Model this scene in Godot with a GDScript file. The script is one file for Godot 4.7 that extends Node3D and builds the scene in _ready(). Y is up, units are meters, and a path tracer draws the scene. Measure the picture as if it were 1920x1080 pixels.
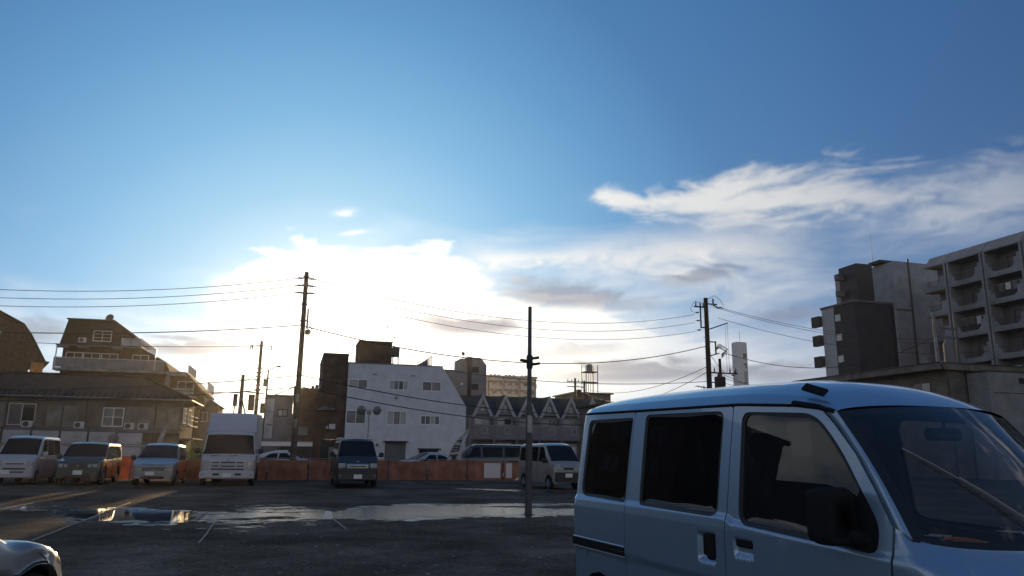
extends Node3D
# A parking lot at low sun: a silver-blue kei van in front, a row of parked cars, a low orange barrier, a street of houses behind.
# Street grid: u runs to the right along the street, w runs away from the lot; both turned by 16 degrees about the camera.

const TURN := 0.27925268
var U := Vector3(cos(TURN), 0, -sin(TURN))
var W := Vector3(-sin(TURN), 0, -cos(TURN))
var mats := {}
var texs := {}
var used := {}
var rng := RandomNumberGenerator.new()


class MB:
	var v := PackedVector3Array()
	var n := PackedVector3Array()
	var uv := PackedVector2Array()
	var x := Transform3D.IDENTITY

	func tri(a: Vector3, b: Vector3, c: Vector3, na: Vector3, nb: Vector3, nc: Vector3, ua := Vector2.ZERO, ub := Vector2.ZERO, uc := Vector2.ZERO) -> void:
		a = x * a
		b = x * b
		c = x * c
		na = x.basis * na
		nb = x.basis * nb
		nc = x.basis * nc
		if (b - a).cross(c - a).dot(na + nb + nc) > 0.0:
			v.append(a); v.append(c); v.append(b)
			n.append(na); n.append(nc); n.append(nb)
			uv.append(ua); uv.append(uc); uv.append(ub)
		else:
			v.append(a); v.append(b); v.append(c)
			n.append(na); n.append(nb); n.append(nc)
			uv.append(ua); uv.append(ub); uv.append(uc)

	func flat(a: Vector3, b: Vector3, c: Vector3, to: Vector3) -> void:
		var k := (b - a).cross(c - a).normalized()
		if k.dot(to) < 0.0:
			k = -k
		tri(a, b, c, k, k, k)

	func quad(a: Vector3, b: Vector3, c: Vector3, d: Vector3, to: Vector3) -> void:
		var k := (c - a).cross(d - b).normalized()
		if k.dot(to) < 0.0:
			k = -k
		tri(a, b, c, k, k, k, Vector2(0, 1), Vector2(1, 1), Vector2(1, 0))
		tri(a, c, d, k, k, k, Vector2(0, 1), Vector2(1, 0), Vector2(0, 0))

	func box(lo: Vector3, hi: Vector3, r := 0.0) -> void:
		var m := (lo + hi) * 0.5
		var h := (hi - lo) * 0.5
		r = minf(r, minf(h.x, minf(h.y, h.z)) * 0.9)
		for ax in 3:
			var b := (ax + 1) % 3
			var c := (ax + 2) % 3
			for s in [-1.0, 1.0]:
				var q := []
				for k in [[-1, -1], [1, -1], [1, 1], [-1, 1]]:
					var p := m
					p[ax] += h[ax] * s
					p[b] += (h[b] - r) * k[0]
					p[c] += (h[c] - r) * k[1]
					q.append(p)
				var nn := Vector3.ZERO
				nn[ax] = s
				quad(q[0], q[1], q[2], q[3], nn)
		if r <= 0.0:
			return
		for ax in 3:
			var b := (ax + 1) % 3
			var c := (ax + 2) % 3
			for s in [-1.0, 1.0]:
				for t in [-1.0, 1.0]:
					var q := []
					for k in [[-1, 0], [1, 0], [1, 1], [-1, 1]]:
						var p := m
						p[ax] += (h[ax] - r) * k[0]
						p[b] += (h[b] - (r if k[1] == 1 else 0.0)) * s
						p[c] += (h[c] - (r if k[1] == 0 else 0.0)) * t
						q.append(p)
					var nn := Vector3.ZERO
					nn[b] = s
					nn[c] = t
					quad(q[0], q[1], q[2], q[3], nn)
		for sx in [-1.0, 1.0]:
			for sy in [-1.0, 1.0]:
				for sz in [-1.0, 1.0]:
					var s := Vector3(sx, sy, sz)
					var o := m + s * (h - Vector3(r, r, r))
					flat(o + Vector3(sx * r, 0, 0), o + Vector3(0, sy * r, 0), o + Vector3(0, 0, sz * r), s)

	# rows of points, smooth; out gives the side that faces outwards (-1 turns it over)
	func grid(rows: Array, out := 1.0) -> void:
		var nr := rows.size()
		var nc: int = rows[0].size()
		var nn := []
		for i in nr:
			var line := PackedVector3Array()
			for j in nc:
				var du: Vector3 = rows[i][mini(j + 1, nc - 1)] - rows[i][maxi(j - 1, 0)]
				var dv: Vector3 = rows[mini(i + 1, nr - 1)][j] - rows[maxi(i - 1, 0)][j]
				var k := du.cross(dv)
				if k.length() < 1e-9:
					k = Vector3.UP
				line.append(k.normalized() * out)
			nn.append(line)
		for i in nr - 1:
			for j in nc - 1:
				var a: Vector3 = rows[i][j]
				var b: Vector3 = rows[i][j + 1]
				var c: Vector3 = rows[i + 1][j + 1]
				var d: Vector3 = rows[i + 1][j]
				if (b - a).cross(c - a).length() > 1e-10:
					tri(a, b, c, nn[i][j], nn[i][j + 1], nn[i + 1][j + 1])
				if (c - a).cross(d - a).length() > 1e-10:
					tri(a, c, d, nn[i][j], nn[i + 1][j + 1], nn[i + 1][j])

	func tube(path: PackedVector3Array, r: float, sides := 6, r_end := -1.0) -> void:
		var m := path.size()
		var rings := []
		var norms := []
		var last := Vector3.ZERO
		for i in m:
			var t := (path[mini(i + 1, m - 1)] - path[maxi(i - 1, 0)]).normalized()
			var side := t.cross(Vector3.UP)
			if absf(t.y) > 0.9:
				side = t.cross(Vector3.RIGHT)
			side = side.normalized()
			if last != Vector3.ZERO:
				var s2 := last - t * last.dot(t)
				if s2.length() > 1e-4:
					side = s2.normalized()
			last = side
			var up := side.cross(t)
			var rr := r if r_end < 0.0 else lerpf(r, r_end, float(i) / maxf(1.0, m - 1))
			var ring := PackedVector3Array()
			var nr := PackedVector3Array()
			for k in sides + 1:
				var a := TAU * k / sides
				var d := side * cos(a) + up * sin(a)
				nr.append(d)
				ring.append(path[i] + d * rr)
			rings.append(ring)
			norms.append(nr)
		for i in m - 1:
			for k in sides:
				tri(rings[i][k], rings[i][k + 1], rings[i + 1][k + 1], norms[i][k], norms[i][k + 1], norms[i + 1][k + 1])
				tri(rings[i][k], rings[i + 1][k + 1], rings[i + 1][k], norms[i][k], norms[i + 1][k + 1], norms[i + 1][k])
		for e in [0, m - 1]:
			var d := path[e] - path[1 if e == 0 else m - 2]
			for k in range(1, sides - 1):
				flat(rings[e][0], rings[e][k], rings[e][k + 1], d)

	func rod(a: Vector3, b: Vector3, r: float, sides := 8, r2 := -1.0) -> void:
		tube(PackedVector3Array([a, b]), r, sides, r2)

	# profile of (radius, along) turned about an axis through o
	func lathe(o: Vector3, axis: Vector3, prof: Array, sides := 20) -> void:
		var t := axis.normalized()
		var s := t.cross(Vector3.UP if absf(t.y) < 0.9 else Vector3.RIGHT).normalized()
		var u := s.cross(t)
		for i in prof.size() - 1:
			var p: Vector2 = prof[i]
			var q: Vector2 = prof[i + 1]
			var e := q - p
			var nr := Vector2(e.y, -e.x).normalized()
			for k in sides:
				var a0 := TAU * k / sides
				var a1 := TAU * (k + 1) / sides
				var d0 := s * cos(a0) + u * sin(a0)
				var d1 := s * cos(a1) + u * sin(a1)
				var n0 := d0 * nr.x + t * nr.y
				var n1 := d1 * nr.x + t * nr.y
				var A := o + d0 * p.x + t * p.y
				var B := o + d1 * p.x + t * p.y
				var C := o + d1 * q.x + t * q.y
				var D := o + d0 * q.x + t * q.y
				if p.x > 1e-5:
					tri(A, B, C, n0, n1, n1)
				if q.x > 1e-5:
					tri(A, C, D, n0, n1, n0)

	# polygon in the xy plane between z0 and z1
	func prism(poly: PackedVector2Array, z0: float, z1: float) -> void:
		var ids := Geometry2D.triangulate_polygon(poly)
		for i in range(0, ids.size(), 3):
			for z in [z0, z1]:
				var a := Vector3(poly[ids[i]].x, poly[ids[i]].y, z)
				var b := Vector3(poly[ids[i + 1]].x, poly[ids[i + 1]].y, z)
				var c := Vector3(poly[ids[i + 2]].x, poly[ids[i + 2]].y, z)
				flat(a, b, c, Vector3(0, 0, -1 if z == minf(z0, z1) else 1))
		var ccw := not Geometry2D.is_polygon_clockwise(poly)
		for i in poly.size():
			var p := poly[i]
			var q := poly[(i + 1) % poly.size()]
			var e := q - p
			var nn := Vector3(e.y, -e.x, 0) * (1.0 if ccw else -1.0)
			quad(Vector3(p.x, p.y, z0), Vector3(q.x, q.y, z0), Vector3(q.x, q.y, z1), Vector3(p.x, p.y, z1), nn)

	# a wall sheet facing +z at z, with rectangular openings and their reveals
	func wall(x0: float, x1: float, y0: float, y1: float, z: float, holes: Array, depth := 0.12) -> void:
		var xs := [x0, x1]
		var ys := [y0, y1]
		for h in holes:
			for q in [h.position.x, h.end.x]:
				if q > x0 and q < x1 and not xs.has(q):
					xs.append(q)
			for q in [h.position.y, h.end.y]:
				if q > y0 and q < y1 and not ys.has(q):
					ys.append(q)
		xs.sort()
		ys.sort()
		for j in ys.size() - 1:
			var start := -1
			for i in xs.size():
				var open := i == xs.size() - 1
				if not open:
					var c := Vector2((xs[i] + xs[i + 1]) * 0.5, (ys[j] + ys[j + 1]) * 0.5)
					for h in holes:
						if h.has_point(c):
							open = true
							break
				if open:
					if start >= 0:
						quad(Vector3(xs[start], ys[j], z), Vector3(xs[i], ys[j], z), Vector3(xs[i], ys[j + 1], z), Vector3(xs[start], ys[j + 1], z), Vector3(0, 0, 1))
					start = -1
				elif start < 0:
					start = i
		for h in holes:
			var a := Vector3(h.position.x, h.position.y, z)
			var b := Vector3(h.end.x, h.position.y, z)
			var c := Vector3(h.end.x, h.end.y, z)
			var d := Vector3(h.position.x, h.end.y, z)
			var k := Vector3(0, 0, -depth)
			quad(a, b, b + k, a + k, Vector3.UP)
			quad(d, c, c + k, d + k, Vector3.DOWN)
			quad(a, d, d + k, a + k, Vector3.RIGHT)
			quad(b, c, c + k, b + k, Vector3.LEFT)

	# turns every face so that it looks away from the point o
	func outward(o: Vector3) -> void:
		for i in range(0, v.size(), 3):
			var m := (v[i] + v[i + 1] + v[i + 2]) / 3.0 - o
			if (n[i] + n[i + 1] + n[i + 2]).dot(m) < 0.0:
				n[i] = -n[i]
				n[i + 1] = -n[i + 1]
				n[i + 2] = -n[i + 2]
				var a := v[i + 1]
				v[i + 1] = v[i + 2]
				v[i + 2] = a
				var k := n[i + 1]
				n[i + 1] = n[i + 2]
				n[i + 2] = k

	func mesh() -> ArrayMesh:
		var m := ArrayMesh.new()
		var a := []
		a.resize(Mesh.ARRAY_MAX)
		a[Mesh.ARRAY_VERTEX] = v
		a[Mesh.ARRAY_NORMAL] = n
		a[Mesh.ARRAY_TEX_UV] = uv
		m.add_surface_from_arrays(Mesh.PRIMITIVE_TRIANGLES, a)
		return m


func G(u: float, w: float, y := 0.0) -> Vector3:
	return U * u + W * w + Vector3(0, y, 0)


func numbered(called: String) -> String:
	var k: int = used.get(called, -1) + 1
	used[called] = k
	return called if k == 0 else "%s_%03d" % [called, k]


func tag(o: Node3D, label: String, category: String, group := "") -> Node3D:
	o.set_meta("label", label)
	o.set_meta("category", category)
	if group:
		o.set_meta("group", group)
	return o


func thing(called: String, label: String, category: String, at := Vector3.ZERO, turn := TURN, group := "") -> Node3D:
	var o := Node3D.new()
	o.name = numbered(called)
	add_child(o)
	o.position = at
	o.rotation.y = turn
	return tag(o, label, category, group)


func put(called: String, mesh: Mesh, m: Material, parent: Node3D) -> MeshInstance3D:
	var o := MeshInstance3D.new()
	o.name = called
	o.mesh = mesh
	o.material_override = m
	parent.add_child(o, true)
	return o


func part(called: String, b: MB, m: Material, parent: Node3D) -> MeshInstance3D:
	return put(called, b.mesh(), m, parent)


func solo(called: String, b: MB, m: Material, label: String, category: String, at := Vector3.ZERO, turn := 0.0, group := "") -> MeshInstance3D:
	var o := put(numbered(called), b.mesh(), m, self)
	o.position = at
	o.rotation.y = turn
	tag(o, label, category, group)
	return o


func struct(called: String, b: MB, m: Material) -> MeshInstance3D:
	var o := put(numbered(called), b.mesh(), m, self)
	o.set_meta("kind", "structure")
	return o


func copy(o: Node3D, at: Vector3, label: String, turn := NAN) -> Node3D:
	var base := RegEx.create_from_string("_\\d{3}$").sub(o.name, "")
	var c: Node3D = o.duplicate()
	c.name = numbered(base)
	add_child(c)
	c.position = at
	if not is_nan(turn):
		c.rotation.y = turn
	c.set_meta("label", label)
	return c


func bx(lo: Vector3, hi: Vector3, r := 0.0) -> MB:
	var b := MB.new()
	b.box(lo, hi, r)
	return b


func noise_tex(key: String, freq: float, oct: int, dark: float, bright: float, size := 512, kind := FastNoiseLite.TYPE_SIMPLEX_SMOOTH, bump := false, seed_ := 3) -> NoiseTexture2D:
	if texs.has(key):
		return texs[key]
	var f := FastNoiseLite.new()
	f.noise_type = kind
	f.frequency = freq
	f.fractal_octaves = oct
	f.seed = seed_
	var t := NoiseTexture2D.new()
	t.width = size
	t.height = size
	t.seamless = true
	t.noise = f
	if bump:
		t.as_normal_map = true
		t.bump_strength = bright
	else:
		var g := Gradient.new()
		g.set_color(0, Color(dark, dark, dark))
		g.set_color(1, Color(bright, bright, bright))
		t.color_ramp = g
	texs[key] = t
	return t


# a material from a linear base colour; grain is one of the shared noise textures, tile its size in metres
func M(key: String, c := Color.WHITE, rough := 0.8, metal := 0.0, grain := "", tile := 3.0, relief := 0.0) -> StandardMaterial3D:
	if mats.has(key):
		return mats[key]
	var m := StandardMaterial3D.new()
	m.resource_name = key
	m.albedo_color = c.linear_to_srgb()
	m.roughness = rough
	m.metallic = metal
	if rough >= 0.7:
		m.metallic_specular = 0.28
	if grain:
		m.uv1_triplanar = true
		m.uv1_scale = Vector3.ONE / tile
		m.albedo_texture = texs[grain]
		if relief > 0.0:
			m.normal_enabled = true
			m.normal_texture = texs["relief"]
			m.normal_scale = relief
	mats[key] = m
	return m


func rgb(r: float, g: float, b: float) -> Color:
	return Color(r, g, b)


func noises() -> void:
	noise_tex("plaster", 0.012, 6, 0.9, 1.0)
	noise_tex("concrete", 0.02, 6, 0.84, 1.0, 512, FastNoiseLite.TYPE_SIMPLEX_SMOOTH, false, 9)
	noise_tex("grime", 0.008, 7, 0.74, 1.0, 512, FastNoiseLite.TYPE_PERLIN, false, 21)
	noise_tex("speck", 0.15, 3, 0.5, 1.0, 512, FastNoiseLite.TYPE_SIMPLEX, false, 4)
	noise_tex("patches", 0.012, 5, 0.55, 1.0, 512, FastNoiseLite.TYPE_PERLIN, false, 77)
	noise_tex("relief", 0.12, 4, 0.0, 2.0, 512, FastNoiseLite.TYPE_SIMPLEX, true, 8)


# ------------------------------------------------------------------ air
var n1 := FastNoiseLite.new()
var n2 := FastNoiseLite.new()
var n3 := FastNoiseLite.new()
const SUN_AZ := -14.1
const SUN_EL := 5.9
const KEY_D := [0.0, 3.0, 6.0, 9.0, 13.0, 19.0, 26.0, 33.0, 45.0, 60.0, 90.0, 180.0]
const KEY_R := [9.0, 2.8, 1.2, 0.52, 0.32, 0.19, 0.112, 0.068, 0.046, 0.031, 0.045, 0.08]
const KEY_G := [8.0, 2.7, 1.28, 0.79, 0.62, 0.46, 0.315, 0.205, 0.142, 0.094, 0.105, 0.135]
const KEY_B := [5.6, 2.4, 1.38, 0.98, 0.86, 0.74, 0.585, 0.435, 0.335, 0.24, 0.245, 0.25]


func ramp(xs: Array, ys: Array, x: float) -> float:
	if x <= xs[0]:
		return ys[0]
	for i in range(1, xs.size()):
		if x < xs[i]:
			return lerpf(ys[i - 1], ys[i], (x - xs[i - 1]) / (xs[i] - xs[i - 1]))
	return ys[-1]


func ss(a: float, b: float, x: float) -> float:
	return smoothstep(a, b, x)


# (azimuth, elevation, half width, half height, tilt, strength) of the dark cloud banks
const DARK := [[-4.0, 9.45, 4.2, 0.75, -0.01, 0.9], [3.6, 12.0, 5.2, 1.15, -0.05, 0.75], [14.2, 13.0, 3.0, 0.75, 0.09, 0.75], [9.0, 11.2, 3.0, 0.7, 0.0, 0.4],
	[-23.5, 6.9, 3.6, 0.6, 0.0, 0.85], [-33.2, 7.2, 2.6, 1.0, 0.05, 0.7], [10.0, 6.1, 8.5, 0.95, 0.03, 0.8], [20.0, 6.0, 5.0, 1.0, 0.0, 0.75], [20.5, 10.1, 2.4, 0.45, 0.03, 0.5],
	[4.0, 7.6, 4.5, 0.6, 0.02, 0.4], [-30.0, 4.6, 7.0, 0.7, 0.0, 0.5], [33.0, 7.5, 6.0, 1.2, 0.0, 0.6], [-62.0, 8.0, 14.0, 2.0, 0.0, 0.6], [75.0, 9.0, 16.0, 2.2, 0.0, 0.6], [130.0, 8.0, 20.0, 2.5, 0.0, 0.5], [-120.0, 9.0, 22.0, 2.5, 0.0, 0.5]]


func air(az: float, el: float) -> Vector3:
	var e := deg_to_rad(el)
	var s := deg_to_rad(SUN_EL)
	var d := rad_to_deg(acos(clampf(sin(e) * sin(s) + cos(e) * cos(s) * cos(deg_to_rad(az - SUN_AZ)), -1, 1)))
	var c := Vector3(ramp(KEY_D, KEY_R, d), ramp(KEY_D, KEY_G, d), ramp(KEY_D, KEY_B, d))
	var low := exp(-maxf(el, 0.0) / 8.0)
	c += Vector3(0.16, 0.19, 0.2) * low * (0.4 + 0.6 * exp(-d / 60.0)) + Vector3(0.14, 0.14, 0.14) * low
	# seamless coordinates: noise is read on the sphere, flattened so that clouds lie in sheets
	var dir := Vector3(cos(e) * sin(deg_to_rad(az)), 0, -cos(e) * cos(deg_to_rad(az))) * 57.3
	dir.y = el * 3.2
	var thin := Vector3(dir.x, el * 7.5, dir.z)
	var w := n3.get_noise_3dv(dir * 0.7)
	var f1 := n1.get_noise_3dv(dir + Vector3(w, w * 2.0, w) * 2.5)          # broad masses
	var f2 := 0.62 * n2.get_noise_3dv(dir + Vector3(3.0 * w, 9.0 * w, 0)) + 0.62 * n2.get_noise_3dv(thin * 0.6 + Vector3(14.0 * w, 26.0 * w, 31.0))          # wisps
	var near := exp(-d * d / 500.0)
	var lit := Vector3(0.72, 0.72, 0.71) + Vector3(1.1, 1.0, 0.85) * exp(-d / 13.0) * 1.2 - Vector3(0.16, 0.14, 0.1) * ss(30.0, 60.0, d) + Vector3(0.3, 0.27, 0.24) * ss(60.0, 110.0, d)  # last term brightens clouds far from the sun, to light the foreground
	# thin veil low over the horizon, all round
	var roof := ramp([-60.0, -42.0, -30.0, -16.0, 0.0], [19.0, 14.0, 12.0, 15.0, 19.0], az)
	var veil := ss(roof, roof - 9.0, el + f1 * 7.0) * (0.42 + 0.5 * f2)
	c = c.lerp(lit * Vector3(0.86, 0.92, 1.0), clampf(veil, 0.0, 0.8))
	# the bank round the sun
	var a := az - 4.0 * w
	var top := ramp([-60.0, -36.0, -24.0, -20.5, -16.5, -12.0, -9.0, -5.5, -3.8, -1.0, 6.0, 14.0, 30.0], [9.0, 9.5, 11.0, 13.3, 14.9, 14.0, 14.5, 15.6, 14.2, 12.6, 11.8, 9.0, 8.0], az)
	var bank := ss(0.5, -0.9, el - top + f2 * 2.6 + f1 * 0.8) * ss(-24.0, -19.0, az + f2 * 3.0) * ss(26.0, 4.0, az) 
	bank *= 0.82 + 0.5 * f1
	c = c.lerp(lit * 1.15, clampf(bank, 0.0, 1.0))
	# streaks above it
	var band := exp(-pow((el - 14.7 - 0.03 * (az - 5.0) + f2 * 1.1) / (0.55 + 0.1 * absf(az - 2.0)), 2.0)) * ss(-4.5, -1.0, az) * ss(26.0, 14.0, az)
	c = c.lerp(lit, clampf(band * (0.65 + 0.6 * f2), 0.0, 0.9))
	for k in [[-13.3, 17.55, 0.75, 0.26], [-12.5, 16.2, 0.9, 0.13]]:
		var q := exp(-pow((az - k[0]) / k[2], 2.0) - pow((el - k[1] - 0.18 * (az - k[0]) + f2 * 0.35) / k[3], 2.0))
		c = c.lerp(lit, clampf(q * 0.7, 0.0, 0.7))
	# the long cloud on the right
	var mid := ramp([6.0, 10.0, 16.0, 23.0, 30.0, 40.0, 60.0], [19.3, 18.8, 18.7, 18.1, 17.3, 16.8, 15.0], az)
	var thick := ramp([5.0, 8.0, 12.0, 16.0, 23.0, 30.0, 42.0, 58.0], [0.1, 1.0, 1.45, 1.7, 2.2, 2.6, 2.9, 0.0], az)
	var body := 1.0 - absf(el - mid) / maxf(thick, 0.05)
	var right := ss(-0.15, 0.95, body * 0.95 + f2 * 1.15 + f1 * 0.3) * ss(5.5, 8.0, az + f2 * 4.0) * ss(62.0, 44.0, az)
	var tint := lit.lerp(Vector3(0.42, 0.45, 0.52), ss(18.0, 38.0, az) * 0.7 + 0.25 * f1)
	c = c.lerp(tint, clampf(right * (0.9 - 0.5 * ss(20.0, 38.0, az)), 0.0, 1.0))
	# bright broken cloud added outside the view to lift the ambient light, thinning upwards
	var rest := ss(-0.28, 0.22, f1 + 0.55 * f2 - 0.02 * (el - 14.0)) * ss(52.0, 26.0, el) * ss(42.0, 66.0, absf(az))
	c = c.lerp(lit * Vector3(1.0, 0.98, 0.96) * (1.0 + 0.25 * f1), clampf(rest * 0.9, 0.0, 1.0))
	# dark undersides
	for k in DARK:
		var x: float = (az - k[0]) / k[2]
		if absf(x) < 1.6:
			var y: float = (el - k[1] - k[4] * (az - k[0]) + f2 * 0.55 + f1 * 0.4) / k[3]
			var q: float = ss(1.25, 0.35, sqrt(x * x * 0.9 + y * y) + f2 * 0.55) * k[5] * (0.9 + 0.2 * f1)
			c = c.lerp(Vector3(0.235, 0.255, 0.335) + Vector3(0.55, 0.48, 0.36) * exp(-d / 7.0), clampf(q, 0.0, 0.92))
	# warm gap just over the roofs towards the sun
	c += Vector3(0.26, 0.21, 0.1) * exp(-pow((el - 6.6) / 1.2, 2.0)) * exp(-pow((az - 3.0) / 6.0, 2.0)) * (0.8 + f2)
	return c


func fill_sky(wide: int, tall: int, i0: int, i1: int, j0: int, j1: int) -> Image:
	var data := PackedFloat32Array()
	data.resize((i1 - i0) * (j1 - j0) * 3)
	var k := 0
	for j in range(j0, j1):
		var el := 90.0 - 180.0 * (j + 0.5) / tall
		for i in range(i0, i1):
			var c := Vector3(0.09, 0.09, 0.095)
			if el > -1.5:
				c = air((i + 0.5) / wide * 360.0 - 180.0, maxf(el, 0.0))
			data[k] = c.x
			data[k + 1] = c.y
			data[k + 2] = c.z
			k += 3
	return Image.create_from_data(i1 - i0, j1 - j0, false, Image.FORMAT_RGBF, data.to_byte_array())


func make_sky() -> PanoramaSkyMaterial:
	n1.noise_type = FastNoiseLite.TYPE_SIMPLEX_SMOOTH
	n1.frequency = 0.055
	n1.fractal_octaves = 4
	n1.seed = 11
	n2.noise_type = FastNoiseLite.TYPE_SIMPLEX_SMOOTH
	n2.frequency = 0.16
	n2.fractal_octaves = 6
	n2.fractal_gain = 0.56
	n2.seed = 5
	n3.noise_type = FastNoiseLite.TYPE_SIMPLEX_SMOOTH
	n3.frequency = 0.05
	n3.seed = 17
	var wide := 3072
	var tall := 1536
	var im := fill_sky(768, 384, 0, 768, 0, 384)
	im.resize(wide, tall, Image.INTERPOLATE_CUBIC)
	var i0 := wide / 2 - 370
	var j0 := tall / 2 - 330
	var fine := fill_sky(wide, tall, i0, wide / 2 + 370, j0, tall / 2 + 12)
	im.blit_rect(fine, Rect2i(0, 0, fine.get_width(), fine.get_height()), Vector2i(i0, j0))
	# the engine reads column 0 as straight ahead (-z)
	var turned := Image.create_empty(wide, tall, false, Image.FORMAT_RGBF)
	turned.blit_rect(im, Rect2i(wide / 2, 0, wide / 2, tall), Vector2i(0, 0))
	turned.blit_rect(im, Rect2i(0, 0, wide / 2, tall), Vector2i(wide / 2, 0))
	var m := PanoramaSkyMaterial.new()
	m.panorama = ImageTexture.create_from_image(turned)
	return m


# ------------------------------------------------------------------ ground
func palette() -> void:
	var g := M("lot_gravel", rgb(0.5, 0.405, 0.32), 0.92, 0.0, "lot", 4.5)
	g.normal_enabled = true
	g.normal_texture = texs["lot_relief"]
	g.normal_scale = 0.4
	g.detail_enabled = true
	g.detail_blend_mode = BaseMaterial3D.BLEND_MODE_MUL
	g.detail_uv_layer = BaseMaterial3D.DETAIL_UV_2
	g.detail_albedo = texs["patches"]
	g.uv2_triplanar = true
	g.uv2_scale = Vector3(0.055, 0.055, 0.055)
	g.metallic_specular = 0.08
	M("street", rgb(0.06, 0.06, 0.06), 0.85, 0.0, "concrete", 3.0)
	M("water", rgb(0.02, 0.02, 0.02), 0.04)
	var rip := M("rippled_water", rgb(0.02, 0.02, 0.02), 0.12)
	rip.uv1_triplanar = true
	rip.uv1_scale = Vector3(0.3, 1.0, 1.7)
	rip.normal_enabled = true
	rip.normal_texture = texs["relief"]
	rip.normal_scale = 0.3
	M("wet", rgb(0.06, 0.053, 0.046), 0.32, 0.0, "grime", 1.5, 0.25)
	M("white_wall", rgb(0.66, 0.67, 0.69), 0.75, 0.0, "plaster", 7.0, 0.12)
	M("trim_white", rgb(0.72, 0.72, 0.7), 0.5)
	M("frame_alu", rgb(0.5, 0.5, 0.49), 0.35, 0.5)
	M("frame_dark", rgb(0.06, 0.055, 0.05), 0.4, 0.3)
	M("pane_dark", rgb(0.035, 0.037, 0.04), 0.06)
	M("pane_grey", rgb(0.13, 0.13, 0.13), 0.12)
	M("pane_curtain", rgb(0.36, 0.35, 0.33), 0.2)
	M("pane_light", rgb(0.5, 0.49, 0.46), 0.2)
	M("brown_wall", rgb(0.17, 0.11, 0.07), 0.85, 0.0, "grime", 3.0, 0.2)
	M("brick_brown", rgb(0.13, 0.085, 0.062), 0.85, 0.0, "grime", 2.0, 0.2)
	M("grey_wall", rgb(0.27, 0.27, 0.275), 0.8, 0.0, "concrete", 12.0, 0.12)
	M("row_wall", rgb(0.27, 0.255, 0.265), 0.8, 0.0, "plaster", 4.0, 0.12)
	M("slate", rgb(0.085, 0.095, 0.09), 0.9, 0.0, "grime", 3.0, 0.2)
	M("dark_roof", rgb(0.1, 0.078, 0.064), 0.92, 0.0, "grime", 2.6, 0.3)
	M("tile_dark", rgb(0.055, 0.05, 0.042), 0.92, 0.0, "grime", 3.0, 0.2)
	M("house_wall", rgb(0.21, 0.19, 0.16), 0.85, 0.0, "grime", 5.0, 0.15)
	M("house_panel", rgb(0.28, 0.27, 0.24), 0.7, 0.0, "grime", 4.0)
	M("concrete", rgb(0.33, 0.33, 0.32), 0.85, 0.0, "grime", 4.0, 0.15)
	M("concrete_dark", rgb(0.21, 0.21, 0.215), 0.85, 0.0, "grime", 12.0, 0.15)
	M("concrete_apt", rgb(0.35, 0.355, 0.36), 0.85, 0.0, "grime", 13.0, 0.15)
	M("tower_grey", rgb(0.33, 0.345, 0.36), 0.8, 0.0, "concrete", 18.0, 0.1)
	M("charcoal", rgb(0.055, 0.055, 0.06), 0.7, 0.0, "concrete", 15.0, 0.1)
	M("black_clad", rgb(0.012, 0.012, 0.014), 0.6, 0.0, "concrete", 15.0, 0.1)
	M("pale_clad", rgb(0.42, 0.43, 0.43), 0.75, 0.0, "plaster", 5.0, 0.1)
	M("steel", rgb(0.32, 0.32, 0.32), 0.45, 0.8, "concrete", 1.5)
	M("steel_dark", rgb(0.08, 0.08, 0.085), 0.5, 0.5, "concrete", 1.5)
	M("pole_concrete", rgb(0.11, 0.1, 0.09), 0.85, 0.0, "grime", 1.3, 0.2)
	M("pole_dark", rgb(0.04, 0.036, 0.033), 0.85, 0.0, "grime", 1.5, 0.2)
	M("wire", rgb(0.02, 0.02, 0.02), 0.6)
	M("black", rgb(0.012, 0.012, 0.012), 0.55)
	M("rope", rgb(0.6, 0.58, 0.52), 0.8, 0.0, "speck", 0.3)
	M("hoarding", rgb(0.6, 0.61, 0.61), 0.75, 0.0, "grime", 4.0)
	mats["hoarding"].backlight_enabled = true
	mats["hoarding"].backlight = Color(0.35, 0.33, 0.3)
	var o := M("orange_sheet", rgb(0.66, 0.34, 0.23), 0.75, 0.0, "grime", 2.2)
	o.backlight_enabled = true
	o.backlight = Color(1.0, 0.8, 0.55)
	o.transparency = BaseMaterial3D.TRANSPARENCY_ALPHA
	o.albedo_color.a = 0.92
	var y := M("yellow_sheet", rgb(0.7, 0.52, 0.22), 0.5, 0.0, "grime", 2.0)
	y.backlight_enabled = true
	y.backlight = Color(1.0, 0.85, 0.55)
	M("paper", rgb(0.6, 0.55, 0.52), 0.7)
	M("leaf", rgb(0.06, 0.09, 0.025), 0.6)
	mats["leaf"].backlight_enabled = true
	mats["leaf"].backlight = Color(0.4, 0.5, 0.15)
	M("leaf_pale", rgb(0.1, 0.125, 0.035), 0.6)
	mats["leaf_pale"].backlight_enabled = true
	mats["leaf_pale"].backlight = Color(0.4, 0.5, 0.15)
	M("bark", rgb(0.07, 0.05, 0.035), 0.9)
	M("stone", rgb(0.2, 0.19, 0.175), 0.7, 0.0, "speck", 0.2)


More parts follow.
